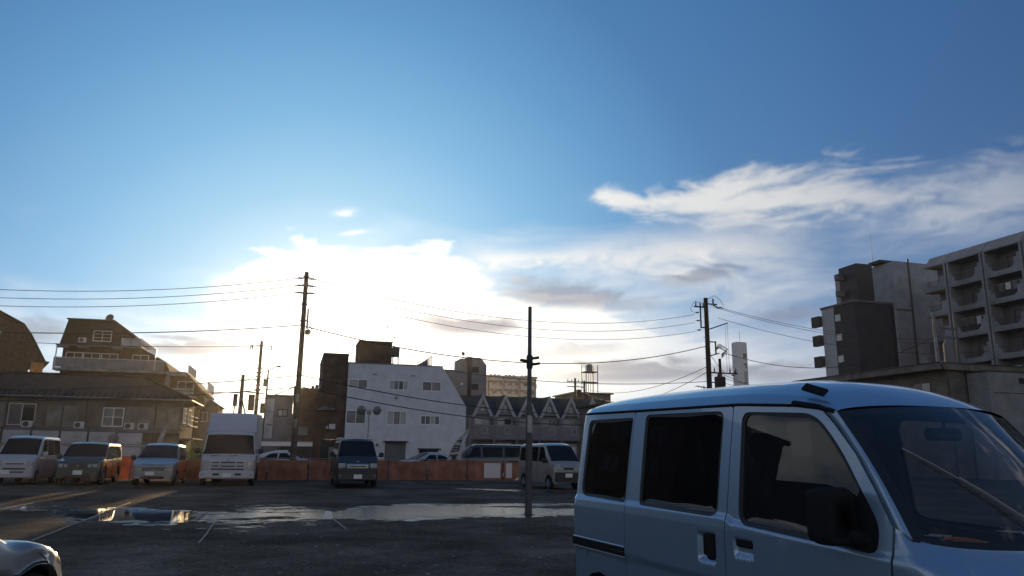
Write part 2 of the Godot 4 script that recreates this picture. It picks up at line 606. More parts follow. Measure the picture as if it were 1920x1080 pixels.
func lot_textures() -> void:
	# gravel: broad damp stains, middle-sized patches and fine grains, laid over one another
	var k := 1024
	var a := FastNoiseLite.new()
	a.frequency = 0.004
	a.fractal_octaves = 4
	var b := FastNoiseLite.new()
	b.frequency = 0.03
	b.fractal_octaves = 5
	b.seed = 4
	var c := FastNoiseLite.new()
	c.noise_type = FastNoiseLite.TYPE_CELLULAR
	c.frequency = 0.09
	c.cellular_return_type = FastNoiseLite.RETURN_CELL_VALUE
	c.seed = 6
	var d := FastNoiseLite.new()
	d.noise_type = FastNoiseLite.TYPE_CELLULAR
	d.frequency = 0.09
	d.cellular_return_type = FastNoiseLite.RETURN_DISTANCE
	d.seed = 6
	var ia := a.get_seamless_image(k, k).get_data()
	var ib := b.get_seamless_image(k, k).get_data()
	var ic := c.get_seamless_image(k, k).get_data()
	var id := d.get_seamless_image(k, k)
	var ix := id.get_data()
	var out := PackedByteArray()
	out.resize(k * k * 3)
	for i in k * k:
		var s := ia[i] / 255.0
		var g := ic[i] / 255.0
		var v := 0.5 + 0.2 * s + 0.2 * (ib[i] / 255.0)
		if g > 0.86:
			v += 0.26 * (g - 0.8) / 0.2
		elif g < 0.2:
			v -= 0.14
		v = clampf(v * (1.08 - 0.25 * ix[i] / 255.0), 0.0, 1.0)
		out[i * 3] = int(255.0 * v)
		out[i * 3 + 1] = int(251.0 * v)
		out[i * 3 + 2] = int(246.0 * v)
	texs["lot"] = ImageTexture.create_from_image(Image.create_from_data(k, k, false, Image.FORMAT_RGB8, out))
	for i in k * k:
		out[i * 3] = 255 - ix[i]
		out[i * 3 + 1] = out[i * 3]
		out[i * 3 + 2] = out[i * 3]
	var h := Image.create_from_data(k, k, false, Image.FORMAT_RGB8, out)
	h.bump_map_to_normal_map(3.0)
	texs["lot_relief"] = ImageTexture.create_from_image(h)


var puddle_noise := FastNoiseLite.new()


# how deep the water stands at (u, w): above zero is wet
func water_depth(u: float, w: float) -> float:
	var f := puddle_noise.get_noise_2d(u * 9.0, w * 16.0)
	var g := puddle_noise.get_noise_2d(u * 40.0 + 50.0, w * 75.0)
	var mid := ramp([-7.5, -4.5, -2.5, 0.0, 1.2, 3.0, 5.0, 7.0, 9.5], [22.4, 20.0, 18.7, 19.3, 18.8, 19.8, 19.6, 18.9, 19.2], u)
	var half := ramp([-8.0, -5.5, -4.0, -2.4, -1.2, 0.2, 1.1, 2.0, 3.8, 5.6, 7.0, 9.5], [0.2, 1.1, 1.9, 1.9, 2.3, 2.4, 1.2, 1.9, 2.2, 1.5, 0.9, 1.0], u)
	var rough := ramp([-8.0, -5.0, -4.2, -2.4, -1.6, 0.6, 1.5, 9.0], [1.6, 1.5, 0.5, 0.5, 1.7, 1.7, 0.45, 0.4], u)
	var far := 1.0 - absf(w - mid) / half
	var d := far * 1.1 + (f * 0.9 + g * 0.75) * rough - ramp([-8.0, -5.0, -4.2, -2.4, -1.6, 0.8, 1.6, 9.0], [0.75, 0.7, 0.2, 0.2, 0.62, 0.6, 0.1, 0.1], u)
	# a second strip behind, by the right-hand cars
	var strip := 1.0 - absf(w - 21.6 - 0.05 * (u - 6.0)) / 0.5
	if u > 4.8:
		d = maxf(d, strip * 0.8 + f * 0.6 + g * 0.5 - 0.25)
	var far2 := 1.0 - absf(w - 30.2 + 0.75 * (u - 8.0)) / 0.55
	if u > 6.6 and u < 12.0:
		d = maxf(d, far2 * 0.8 + f * 0.5 + g * 0.4 - 0.2)
	return d


func water_sheet(level: float, y: float, u0: float, u1: float, w0: float, w1: float, su: float, sw: float) -> MB:
	# marching squares: one thin sheet with an irregular shore
	var b := MB.new()
	var nu := int((u1 - u0) / su)
	var nw := int((w1 - w0) / sw)
	var last := PackedFloat32Array()
	for j in nw + 1:
		var row := PackedFloat32Array()
		row.resize(nu + 1)
		for i in nu + 1:
			row[i] = water_depth(u0 + i * su, w0 + j * sw) - level
		if j > 0:
			for i in nu:
				var q := [last[i], last[i + 1], row[i + 1], row[i]]
				if q[0] <= 0 and q[1] <= 0 and q[2] <= 0 and q[3] <= 0:
					continue
				var p := [Vector2(u0 + i * su, w0 + (j - 1) * sw), Vector2(u0 + (i + 1) * su, w0 + (j - 1) * sw), Vector2(u0 + (i + 1) * su, w0 + j * sw), Vector2(u0 + i * su, w0 + j * sw)]
				var poly := []
				for k in 4:
					var l := (k + 1) % 4
					if q[k] > 0:
						poly.append(p[k])
					if (q[k] > 0) != (q[l] > 0):
						poly.append(p[k].lerp(p[l], q[k] / (q[k] - q[l])))
				for k in range(1, poly.size() - 1):
					b.tri(G(poly[0].x, poly[0].y, y), G(poly[k].x, poly[k].y, y), G(poly[k + 1].x, poly[k + 1].y, y), Vector3.UP, Vector3.UP, Vector3.UP)
		last = row
	return b


func ground() -> void:
	var b := MB.new()
	var far := 4000.0
	b.quad(Vector3(-far, 0, far), Vector3(far, 0, far), Vector3(far, 0, -far), Vector3(-far, 0, -far), Vector3.UP)
	struct("ground", b, M("lot_gravel"))
	b = MB.new()
	b.quad(G(-60, 41.0, 0.005), G(80, 41.0, 0.005), G(80, 58.0, 0.005), G(-60, 58.0, 0.005), Vector3.UP)
	struct("street", b, M("street"))
	b = MB.new()
	for u in [[-60.0, -7.6], [-2.4, 80.0]]:
		b.box(Vector3(u[0], 0.0, -59.5), Vector3(u[1], 0.13, -57.6), 0.02)
	var k := struct("pavement", b, M("concrete"))
	k.rotation.y = TURN
	puddle_noise.noise_type = FastNoiseLite.TYPE_SIMPLEX_SMOOTH
	puddle_noise.frequency = 0.055
	puddle_noise.fractal_octaves = 3
	puddle_noise.seed = 31
	struct("wet_ground", water_sheet(-0.22, 0.004, -8.0, 12.0, 15.0, 32.0, 0.08, 0.06), M("wet"))
	struct("puddle_water", water_sheet(0.0, 0.008, -8.0, -1.75, 15.0, 32.0, 0.05, 0.04), M("water"))
	struct("puddle_water", water_sheet(0.0, 0.008, -1.75, 12.0, 15.0, 32.0, 0.05, 0.04), M("rippled_water"))
	# loose stones
	var st := MB.new()
	st.lathe(Vector3.ZERO, Vector3.UP, [Vector2(0, -0.4), Vector2(0.7, -0.3), Vector2(1.0, 0.05), Vector2(0.65, 0.5), Vector2(0, 0.62)], 6)
	var mm := MultiMesh.new()
	mm.transform_format = MultiMesh.TRANSFORM_3D
	mm.use_colors = true
	mm.mesh = st.mesh()
	mm.instance_count = 5200
	var mat := M("stone").duplicate()
	mat.vertex_color_use_as_albedo = true
	for i in 5200:
		var w := 4.0 + 13.5 * pow(rng.randf(), 0.8)
		var u := rng.randf_range(-0.45, 0.5) * w + 0.29 * w
		if i % 4 == 0:
			u = rng.randf_range(-6.0, 9.0)
			w = rng.randf_range(15.0, 34.0)
		var s := 0.005 + 0.022 * pow(rng.randf(), 4.0)
		var t := Transform3D(Basis.from_euler(Vector3(rng.randf() * 0.5, rng.randf() * TAU, rng.randf() * 0.5)).scaled(Vector3(s, s * 0.7, s * rng.randf_range(0.6, 1.1))), G(u, w, 0.0))
		var v := rng.randf_range(0.35, 1.0)
		if rng.randf() < 0.14:
			v = 1.9
			t = t.scaled_local(Vector3.ONE * 1.6)
		mm.set_instance_transform(i, t)
		mm.set_instance_color(i, Color(v, v * 0.97, v * 0.92))
	var mi := MultiMeshInstance3D.new()
	mi.name = "loose_stones"
	mi.multimesh = mm
	mi.material_override = mat
	add_child(mi)
	mi.set_meta("kind", "stuff")
	mi.set_meta("label", "small loose stones scattered over the gravel lot")
	mi.set_meta("category", "stones")


# ------------------------------------------------------------------ pieces of buildings
# a window in an opening of a wall facing +z: frame with its panes as children
func window(p: Node3D, x: float, y: float, w: float, h: float, z: float, panes := 2, glass := ["pane_dark"], frame := "frame_alu", bars := 0, called := "window") -> MeshInstance3D:
	var t := 0.055
	var b := MB.new()
	b.box(Vector3(x - 0.02, y - 0.03, z - 0.1), Vector3(x + w + 0.02, y + t, z + 0.035))
	b.box(Vector3(x - 0.02, y + h - t, z - 0.1), Vector3(x + w + 0.02, y + h + 0.02, z + 0.03))
	b.box(Vector3(x - 0.02, y + t, z - 0.1), Vector3(x + t, y + h - t, z + 0.03))
	b.box(Vector3(x + w - t, y + t, z - 0.1), Vector3(x + w + 0.02, y + h - t, z + 0.03))
	for k in range(1, panes):
		var m := x + w * k / panes
		b.box(Vector3(m - t * 0.5, y + t, z - 0.09), Vector3(m + t * 0.5, y + h - t, z + 0.01))
	for k in bars:
		var m := y + h * (k + 1.0) / (bars + 1.0)
		b.box(Vector3(x + t, m - 0.02, z + 0.035), Vector3(x + w - t, m + 0.02, z + 0.06))
	var f := part(called, b, M(frame), p)
	for k in panes:
		var g := MB.new()
		var x0 := x + w * k / panes + t * 0.5
		var x1 := x + w * (k + 1.0) / panes - t * 0.5
		g.box(Vector3(x0, y + t * 0.5, z - 0.085 + 0.02 * (k % 2)), Vector3(x1, y + h - t * 0.5, z - 0.065 + 0.02 * (k % 2)))
		part("pane", g, M(glass[k % glass.size()]), f)
	return f


func aircon(p: Node3D, x: float, y: float, z: float, s := 1.0) -> void:
	var b := MB.new()
	b.box(Vector3(x, y, z - 0.28 * s), Vector3(x + 0.78 * s, y + 0.54 * s, z), 0.02)
	var a := part("air_conditioner", b, M("pane_light"), p)
	var f := MB.new()
	f.lathe(Vector3(x + 0.3 * s, y + 0.27 * s, z + 0.001), Vector3(0, 0, 1), [Vector2(0.21 * s, 0.0), Vector2(0.21 * s, 0.012), Vector2(0.0, 0.012)], 16)
	part("fan_grille", f, M("frame_dark"), a)


func railing(b: MB, a: Vector3, c: Vector3, h: float, step := 0.13, r := 0.014) -> void:
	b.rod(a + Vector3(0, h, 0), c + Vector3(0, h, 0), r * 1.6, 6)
	b.rod(a + Vector3(0, 0.08, 0), c + Vector3(0, 0.08, 0), r, 5)
	var n := int(a.distance_to(c) / step)
	for i in n + 1:
		var p := a.lerp(c, float(i) / n)
		b.rod(p, p + Vector3(0, h, 0), r if i % 8 else r * 1.5, 5)


func antenna(b: MB, o: Vector3, h: float) -> void:
	b.rod(o, o + Vector3(0, h, 0), 0.025, 6)
	b.rod(o + Vector3(-0.9, h * 0.86, 0), o + Vector3(0.5, h * 0.86, 0), 0.018, 5)
	for k in 5:
		var x := -0.85 + 0.3 * k
		b.rod(o + Vector3(x, h * 0.86, -0.25), o + Vector3(x, h * 0.86, 0.25), 0.012, 5)


func white_building() -> void:
	var o := thing("white_building", "white three-storey block with sloping right shoulder and roof penthouse", "building", G(4.05, 62.0))
	var hs := [Rect2(0.07, 6.39, 1.53, 0.74), Rect2(3.34, 6.37, 1.57, 0.78), Rect2(6.08, 6.38, 1.6, 0.78), Rect2(0.02, 3.57, 1.56, 1.06), Rect2(3.28, 3.55, 1.62, 1.12), Rect2(6.05, 3.62, 1.59, 0.74), Rect2(3.23, -0.2, 1.7, 2.36), Rect2(6.03, 0.5, 1.57, 1.1)]
	var b := MB.new()
	b.wall(0, 7.75, 0, 8.42, 0, hs)
	b.quad(Vector3(7.75, 0, 0), Vector3(9.85, 0, 0), Vector3(9.85, 5.21, 0), Vector3(7.75, 5.21, 0), Vector3.BACK)
	b.flat(Vector3(7.75, 5.21, 0), Vector3(9.85, 5.21, 0), Vector3(7.75, 8.42, 0), Vector3.BACK)
	var prof := [Vector2(0, 0), Vector2(0, 8.42), Vector2(7.75, 8.42), Vector2(9.85, 5.21), Vector2(9.85, 0)]
	for i in 4:
		var p: Vector2 = prof[i]
		var q: Vector2 = prof[i + 1]
		b.quad(Vector3(p.x, p.y, 0), Vector3(q.x, q.y, 0), Vector3(q.x, q.y, -11), Vector3(p.x, p.y, -11), Vector3(p.x + q.x - 10.0, p.y + q.y - 4.0, 0))
	b.quad(Vector3(0, 0, -0.6), Vector3(9.85, 0, -0.6), Vector3(9.85, 5.2, -0.6), Vector3(0, 5.2, -0.6), Vector3.BACK)
	b.quad(Vector3(0, 5.2, -0.6), Vector3(7.7, 5.2, -0.6), Vector3(7.7, 8.4, -0.6), Vector3(0, 8.4, -0.6), Vector3.BACK)
	part("wall", b, M("white_wall"), o)
	b = MB.new()
	b.box(Vector3(-0.05, 8.42, -11), Vector3(7.8, 8.5, 0.06), 0.02)
	part("roof_edge", b, M("grey_wall"), o)
	var gl := [["pane_curtain", "pane_grey"], ["pane_curtain", "pane_grey", "pane_dark", "pane_curtain"], ["pane_dark", "pane_grey"], ["pane_grey", "pane_dark"], ["pane_curtain", "pane_grey", "pane_curtain"], ["pane_dark", "pane_dark", "pane_curtain", "pane_dark"]]
	var np := [2, 4, 2, 2, 3, 4]
	for i in 6:
		window(o, hs[i].position.x, hs[i].position.y, hs[i].size.x, hs[i].size.y, -0.02, np[i], gl[i], "trim_white")
	var dr := MB.new()
	dr.box(Vector3(3.23, 0, -0.12), Vector3(4.93, 2.16, -0.06))
	for k in 5:
		dr.box(Vector3(3.25, 0.35 * k + 0.2, -0.06), Vector3(4.91, 0.35 * k + 0.23, -0.05))
	part("shutter_door", dr, M("concrete_dark"), o)
	window(o, 6.03, 0.5, 1.57, 1.1, -0.02, 2, ["pane_dark", "pane_dark"], "frame_dark")
	for c in [[3.1, 2.18, 1.95], [5.9, 1.63, 1.85]]:
		var aw := MB.new()
		aw.box(Vector3(c[0], c[1], 0.002), Vector3(c[0] + c[2], c[1] + 0.09, 0.45), 0.02)
		part("canopy", aw, M("steel_dark"), o)
	for c in [[1.95, 7.55], [5.1, 7.55]]:
		for k in 2:
			var v := MB.new()
			v.box(Vector3(c[0] + 0.2 * k, c[1], 0.002), Vector3(c[0] + 0.2 * k + 0.14, c[1] + 0.07, 0.06), 0.015)
			part("vent_hood", v, M("steel_dark"), o)
	var l := MB.new()
	l.lathe(Vector3(3.95, 5.75, 0.0), Vector3(0, 0, 1), [Vector2(0.12, 0), Vector2(0.12, 0.08), Vector2(0.07, 0.15), Vector2(0, 0.17)], 12)
	part("wall_lamp", l, M("steel"), o)
	l = MB.new()
	l.lathe(Vector3(2.6, 1.95, 0.0), Vector3(0, 0, 1), [Vector2(0.13, 0), Vector2(0.13, 0.06), Vector2(0.0, 0.12)], 12)
	part("vent_cap", l, M("steel"), o)
	# roof
	b = MB.new()
	b.box(Vector3(0.79, 8.5, -4.3), Vector3(3.53, 10.35, -0.7), 0.03)
	b.box(Vector3(0.74, 10.35, -4.35), Vector3(3.58, 10.43, -0.65), 0.02)
	var ph := part("penthouse", b, M("brown_wall"), o)
	for x in [1.1, 1.35]:
		b = MB.new()
		b.rod(Vector3(x, 10.43, -1.2), Vector3(x, 11.0, -1.2), 0.025, 6)
		part("vent_pipe", b, M("steel_dark"), ph)
	b = MB.new()
	b.box(Vector3(3.62, 9.3, -2.0), Vector3(4.24, 10.08, -1.2), 0.04)
	var tk := part("water_tank", b, M("house_wall"), o)
	for x in [3.66, 4.2]:
		for z in [-1.95, -1.25]:
			b = MB.new()
			b.rod(Vector3(x, 8.5, z), Vector3(x, 9.3, z), 0.03, 6)
			part("leg", b, M("steel_dark"), tk)
	b = MB.new()
	b.rod(Vector3(3.66, 8.55, -1.25), Vector3(4.2, 9.25, -1.25), 0.02, 5)
	part("brace", b, M("steel_dark"), tk)
	b = MB.new()
	railing(b, Vector3(4.3, 8.5, -0.3), Vector3(6.85, 8.5, -0.3), 0.85, 0.22, 0.012)
	railing(b, Vector3(6.85, 8.5, -0.3), Vector3(6.85, 8.5, -5.0), 0.85, 0.22, 0.012)
	railing(b, Vector3(0.8, 8.5, -0.3), Vector3(3.6, 8.5, -0.3), 0.8, 0.5, 0.012)
	part("roof_railing", b, M("steel_dark"), o)
	b = MB.new()
	b.prism(PackedVector2Array([Vector2(5.5, 8.5), Vector2(6.83, 8.5), Vector2(6.83, 9.3)]), -2.3, -2.2)
	part("stair_screen", b, M("grey_wall"), o)
	b = MB.new()
	antenna(b, Vector3(3.2, 10.43, -2.0), 1.7)
	antenna(b, Vector3(3.9, 8.5, -2.6), 3.0)
	part("tv_antenna", b, M("steel_dark"), o)
	b = MB.new()
	for k in 6:
		b.rod(Vector3(0.0, 8.6 + 0.25 * k, -0.9), Vector3(0.75, 8.6 + 0.25 * k, -0.9), 0.014, 5)
	b.rod(Vector3(0.0, 8.5, -0.9), Vector3(0.0, 9.95, -0.9), 0.025, 6)
	part("roof_fence", b, M("steel_dark"), o)


func brown_block() -> void:
	var o := thing("brown_building", "dark brown stepped building joined to the left of the white block", "building", G(-0.05, 62.3))
	var b := MB.new()
	b.wall(0, 2.1, 0, 6.2, 0, [Rect2(0.15, 0, 1.7, 1.9)])
	b.wall(2.1, 4.08, 0, 9.1, 0, [Rect2(2.3, 0, 1.5, 2.3)])
	for q in [[0.0, 2.1, 6.2], [2.1, 4.08, 9.1]]:
		b.quad(Vector3(q[0], q[2], 0), Vector3(q[1], q[2], 0), Vector3(q[1], q[2], -9), Vector3(q[0], q[2], -9), Vector3.UP)
	b.quad(Vector3(0, 0, 0), Vector3(0, 6.2, 0), Vector3(0, 6.2, -9), Vector3(0, 0, -9), Vector3.LEFT)
	b.quad(Vector3(2.1, 6.2, 0), Vector3(2.1, 9.1, 0), Vector3(2.1, 9.1, -9), Vector3(2.1, 6.2, -9), Vector3.LEFT)
	b.quad(Vector3(4.08, 0, 0), Vector3(4.08, 9.1, 0), Vector3(4.08, 9.1, -9), Vector3(4.08, 0, -9), Vector3.RIGHT)
	part("wall", b, M("brown_wall"), o)
	b = MB.new()
	b.box(Vector3(0.15, 0, -0.5), Vector3(1.85, 1.9, -0.3))
	part("door", b, M("frame_dark"), o)
	b = MB.new()
	b.box(Vector3(2.3, 0, -0.5), Vector3(3.8, 2.3, -0.3))
	part("garage_opening", b, M("black"), o)
	b = MB.new()
	b.box(Vector3(2.95, 0.6, -0.28), Vector3(3.6, 1.7, -0.2), 0.02)
	part("notice_board", b, M("house_panel"), o)
	b = MB.new()
	b.box(Vector3(0.3, 2.6, 0.002), Vector3(1.25, 3.25, 0.06), 0.01)
	part("sign_plate", b, M("house_panel"), o)
	b = MB.new()
	b.box(Vector3(2.85, 3.1, 0.002), Vector3(3.35, 3.52, 0.25), 0.02)
	b.box(Vector3(2.62, 3.12, 0.002), Vector3(2.78, 3.35, 0.2), 0.02)
	part("meter_box", b, M("pane_light"), o)
	b = MB.new()
	b.prism(PackedVector2Array([Vector2(1.75, 4.55), Vector2(2.4, 4.95), Vector2(2.75, 4.75), Vector2(3.2, 4.75), Vector2(3.2, 4.6)]), 0.002, 0.5)
	part("awning", b, M("house_panel"), o)
	b = MB.new()
	b.tube(PackedVector3Array([Vector3(3.3, 9.1, 0.06), Vector3(3.3, 4.5, 0.06)]), 0.045)
	part("drain_pipe", b, M("frame_dark"), o)
	window(o, 0.3, 4.4, 1.0, 0.8, 0.03, 2, ["pane_dark", "pane_grey"], "frame_dark")
	b = MB.new()
	b.box(Vector3(-0.06, 6.2, -9), Vector3(2.09, 6.3, 0.08))
	b.box(Vector3(2.06, 9.1, -9), Vector3(4.12, 9.2, 0.08))
	part("roof_edge", b, M("frame_dark"), o)
	for k in [[1.3, 0.25], [1.6, 0.35]]:
		b = MB.new()
		b.box(Vector3(k[0], 6.3, -1.0), Vector3(k[0] + 0.25, 6.3 + k[1], -0.6), 0.02)
		part("roof_vent", b, M("frame_dark"), o)

	o = thing("grey_shop_house", "narrow grey house with tall white sign panels beside the dark brown building", "building", G(-2.15, 63.0))
	b = MB.new()
	b.wall(0, 2.05, 0, 5.6, 0, [Rect2(0.95, 4.05, 0.75, 0.55)])
	b.quad(Vector3(0, 5.6, 0), Vector3(2.05, 5.6, 0), Vector3(2.05, 5.6, -8), Vector3(0, 5.6, -8), Vector3.UP)
	for x in [0.0, 2.05]:
		b.quad(Vector3(x, 0, 0), Vector3(x, 5.6, 0), Vector3(x, 5.6, -8), Vector3(x, 0, -8), Vector3(x - 1.0, 0, 0))
	part("wall", b, M("grey_wall"), o)
	window(o, 0.95, 4.05, 0.75, 0.55, -0.02, 2, ["pane_light", "pane_curtain"], "frame_dark")
	b = MB.new()
	b.box(Vector3(-0.08, 5.6, -8), Vector3(2.1, 5.75, 0.12), 0.02)
	part("roof", b, M("frame_dark"), o)
	for k in [[0.02, 2.3, 2.05], [0.05, 4.4, 1.0]]:
		b = MB.new()
		b.box(Vector3(k[0], k[1], 0.05), Vector3(k[0] + 0.62, k[1] + k[2], 0.16), 0.02)
		part("sign_panel", b, M("hoarding"), o)
	b = MB.new()
	b.box(Vector3(0.2, 3.35, 0.165), Vector3(0.34, 3.45, 0.175))
	b.box(Vector3(0.4, 3.3, 0.165), Vector3(0.55, 3.42, 0.175))
	part("sign_lettering", b, M("frame_dark"), o)
	# carport in front of both
	o = thing("carport", "low carport with a white front beam under the brown building", "carport", G(-2.6, 57.5))
	b = MB.new()
	b.box(Vector3(0, 1.72, -0.1), Vector3(4.1, 2.02, 0.0), 0.01)
	part("beam", b, M("trim_white"), o)
	b = MB.new()
	b.box(Vector3(0, 2.02, -4.0), Vector3(4.1, 2.08, 0.05), 0.01)
	part("roof", b, M("steel"), o)
	for x in [0.05, 2.0, 3.95]:
		b = MB.new()
		b.box(Vector3(x, 0, -0.1), Vector3(x + 0.09, 1.72, -0.01))
		part("post", b, M("steel_dark"), o)


func gable_rows() -> void:
	var o := thing("gabled_row_house", "grey two-storey row house with five pointed white-edged gables", "building", G(17.7, 80.0))
	var n := 7
	var pitch := 2.56
	var wid := pitch * n
	var b := MB.new()
	var hs := []
	for i in n:
		hs.append(Rect2(i * pitch + 1.2, 4.4, 1.62, 0.72))
		hs.append(Rect2(i * pitch + 1.2, 0.2, 1.62, 2.3))
	hs[-1] = Rect2(wid - 1.3, 0.2, 1.2, 2.3)
	hs[-2] = Rect2(wid - 1.3, 4.4, 1.2, 0.72)
	b.wall(0, wid, 0, 5.5, 0, hs, 0.2)
	for x in [0.0, wid]:
		b.quad(Vector3(x, 0, 0), Vector3(x, 5.5, 0), Vector3(x, 5.5, -8), Vector3(x, 0, -8), Vector3(x - 1.0, 0, 0))
		b.flat(Vector3(x, 5.5, 0), Vector3(x, 5.5, -8), Vector3(x, 7.6, -4), Vector3(x - 1.0, 0, 0))
	part("wall", b, M("row_wall"), o)
	b = MB.new()
	b.quad(Vector3(-0.2, 5.4, 0.25), Vector3(wid + 0.2, 5.4, 0.25), Vector3(wid + 0.2, 7.7, -4), Vector3(-0.2, 7.7, -4), Vector3(0, 1, 1))
	b.quad(Vector3(-0.2, 5.4, -8.2), Vector3(wid + 0.2, 5.4, -8.2), Vector3(wid + 0.2, 7.7, -4), Vector3(-0.2, 7.7, -4), Vector3(0, 1, -1))
	b.box(Vector3(-0.25, 7.66, -4.15), Vector3(wid + 0.25, 7.78, -3.85))
	part("roof", b, M("slate"), o)
	for i in n:
		var c := i * pitch + 2.05
		if i == n - 1:
			continue
		b = MB.new()
		b.flat(Vector3(c - 1.0, 5.45, 0.05), Vector3(c + 1.0, 5.45, 0.05), Vector3(c, 7.5, 0.05), Vector3.BACK)
		var gb := part("gable", b, M("row_wall"), o)
		b = MB.new()
		for s in [-1.0, 1.0]:
			b.quad(Vector3(c + s * 1.13, 5.38, 0.28), Vector3(c, 7.66, 0.28), Vector3(c, 7.66, -3.8), Vector3(c + s * 1.13, 5.38, -0.2), Vector3(s, 1, 0))
		part("gable_roof", b, M("slate"), gb)
		for s in [-1.0, 1.0]:
			b = MB.new()
			b.prism(PackedVector2Array([Vector2(c + s * 1.2, 5.28), Vector2(c + s * 0.86, 5.28), Vector2(c, 7.12), Vector2(c, 7.72)]), 0.29, 0.36)
			b.box(Vector3(minf(c + s * 1.2, c + s * 0.98), 5.2, 0.29), Vector3(maxf(c + s * 1.2, c + s * 0.98), 5.3, 0.37))
			part("bargeboard", b, M("trim_grey", rgb(0.42, 0.42, 0.43), 0.7), gb)
		window(gb, c - 0.14, 5.95, 0.3, 0.5, 0.07, 1, ["pane_dark"], "frame_alu", 0, "gable_window")
	for i in n:
		var r: Rect2 = hs[i * 2]
		var kinds := [["pane_light", "pane_curtain"], ["pane_light", "pane_dark"], ["pane_curtain", "pane_dark"], ["pane_curtain", "pane_dark"], ["pane_curtain", "pane_grey"], ["pane_dark", "pane_grey"], ["pane_grey", "pane_dark"]]
		window(o, r.position.x, r.position.y, r.size.x, r.size.y, -0.05, 2, kinds[i], "trim_grey")
		r = hs[i * 2 + 1]
		b = MB.new()
		b.box(Vector3(r.position.x, r.position.y, -0.18), Vector3(r.end.x, r.end.y, -0.12))
		for k in 7:
			b.box(Vector3(r.position.x, r.position.y + 0.32 * k, -0.12), Vector3(r.end.x, r.position.y + 0.32 * k + 0.03, -0.1))
		part("shutter", b, M("house_panel" if i % 3 != 1 else "trim_white"), o)
		# balcony
		var x0 := i * pitch + 0.75
		var x1 := x0 + pitch - 0.25
		b = MB.new()
		b.box(Vector3(x0, 2.9, 0.9), Vector3(x1, 4.25, 1.02), 0.02)
		b.box(Vector3(x0 - 0.02, 2.8, 0.0), Vector3(x1 + 0.02, 2.9, 1.04))
		var bal := part("balcony", b, M("row_wall"), o)
		b = MB.new()
		b.box(Vector3(x0 - 0.03, 4.25, 0.87), Vector3(x1 + 0.03, 4.32, 1.06))
		part("handrail", b, M("trim_grey"), bal)
		b = MB.new()
		var q := x0 + 1.0
		b.box(Vector3(q, 3.4, 1.02), Vector3(q + 0.08, 4.1, 1.07))
		b.box(Vector3(q + 0.6, 3.4, 1.02), Vector3(q + 0.68, 4.1, 1.07))
		b.box(Vector3(q + 0.08, 3.4, 1.02), Vector3(q + 0.6, 3.48, 1.07))
		b.box(Vector3(q + 0.08, 4.02, 1.02), Vector3(q + 0.6, 4.1, 1.07))
		part("vent_frame", b, M("trim_grey"), bal)
		b = MB.new()
		b.box(Vector3(i * pitch + 0.5, 0, 0.0), Vector3(i * pitch + 0.72, 5.3, 1.06))
		part("party_wall", b, M("row_wall"), o)


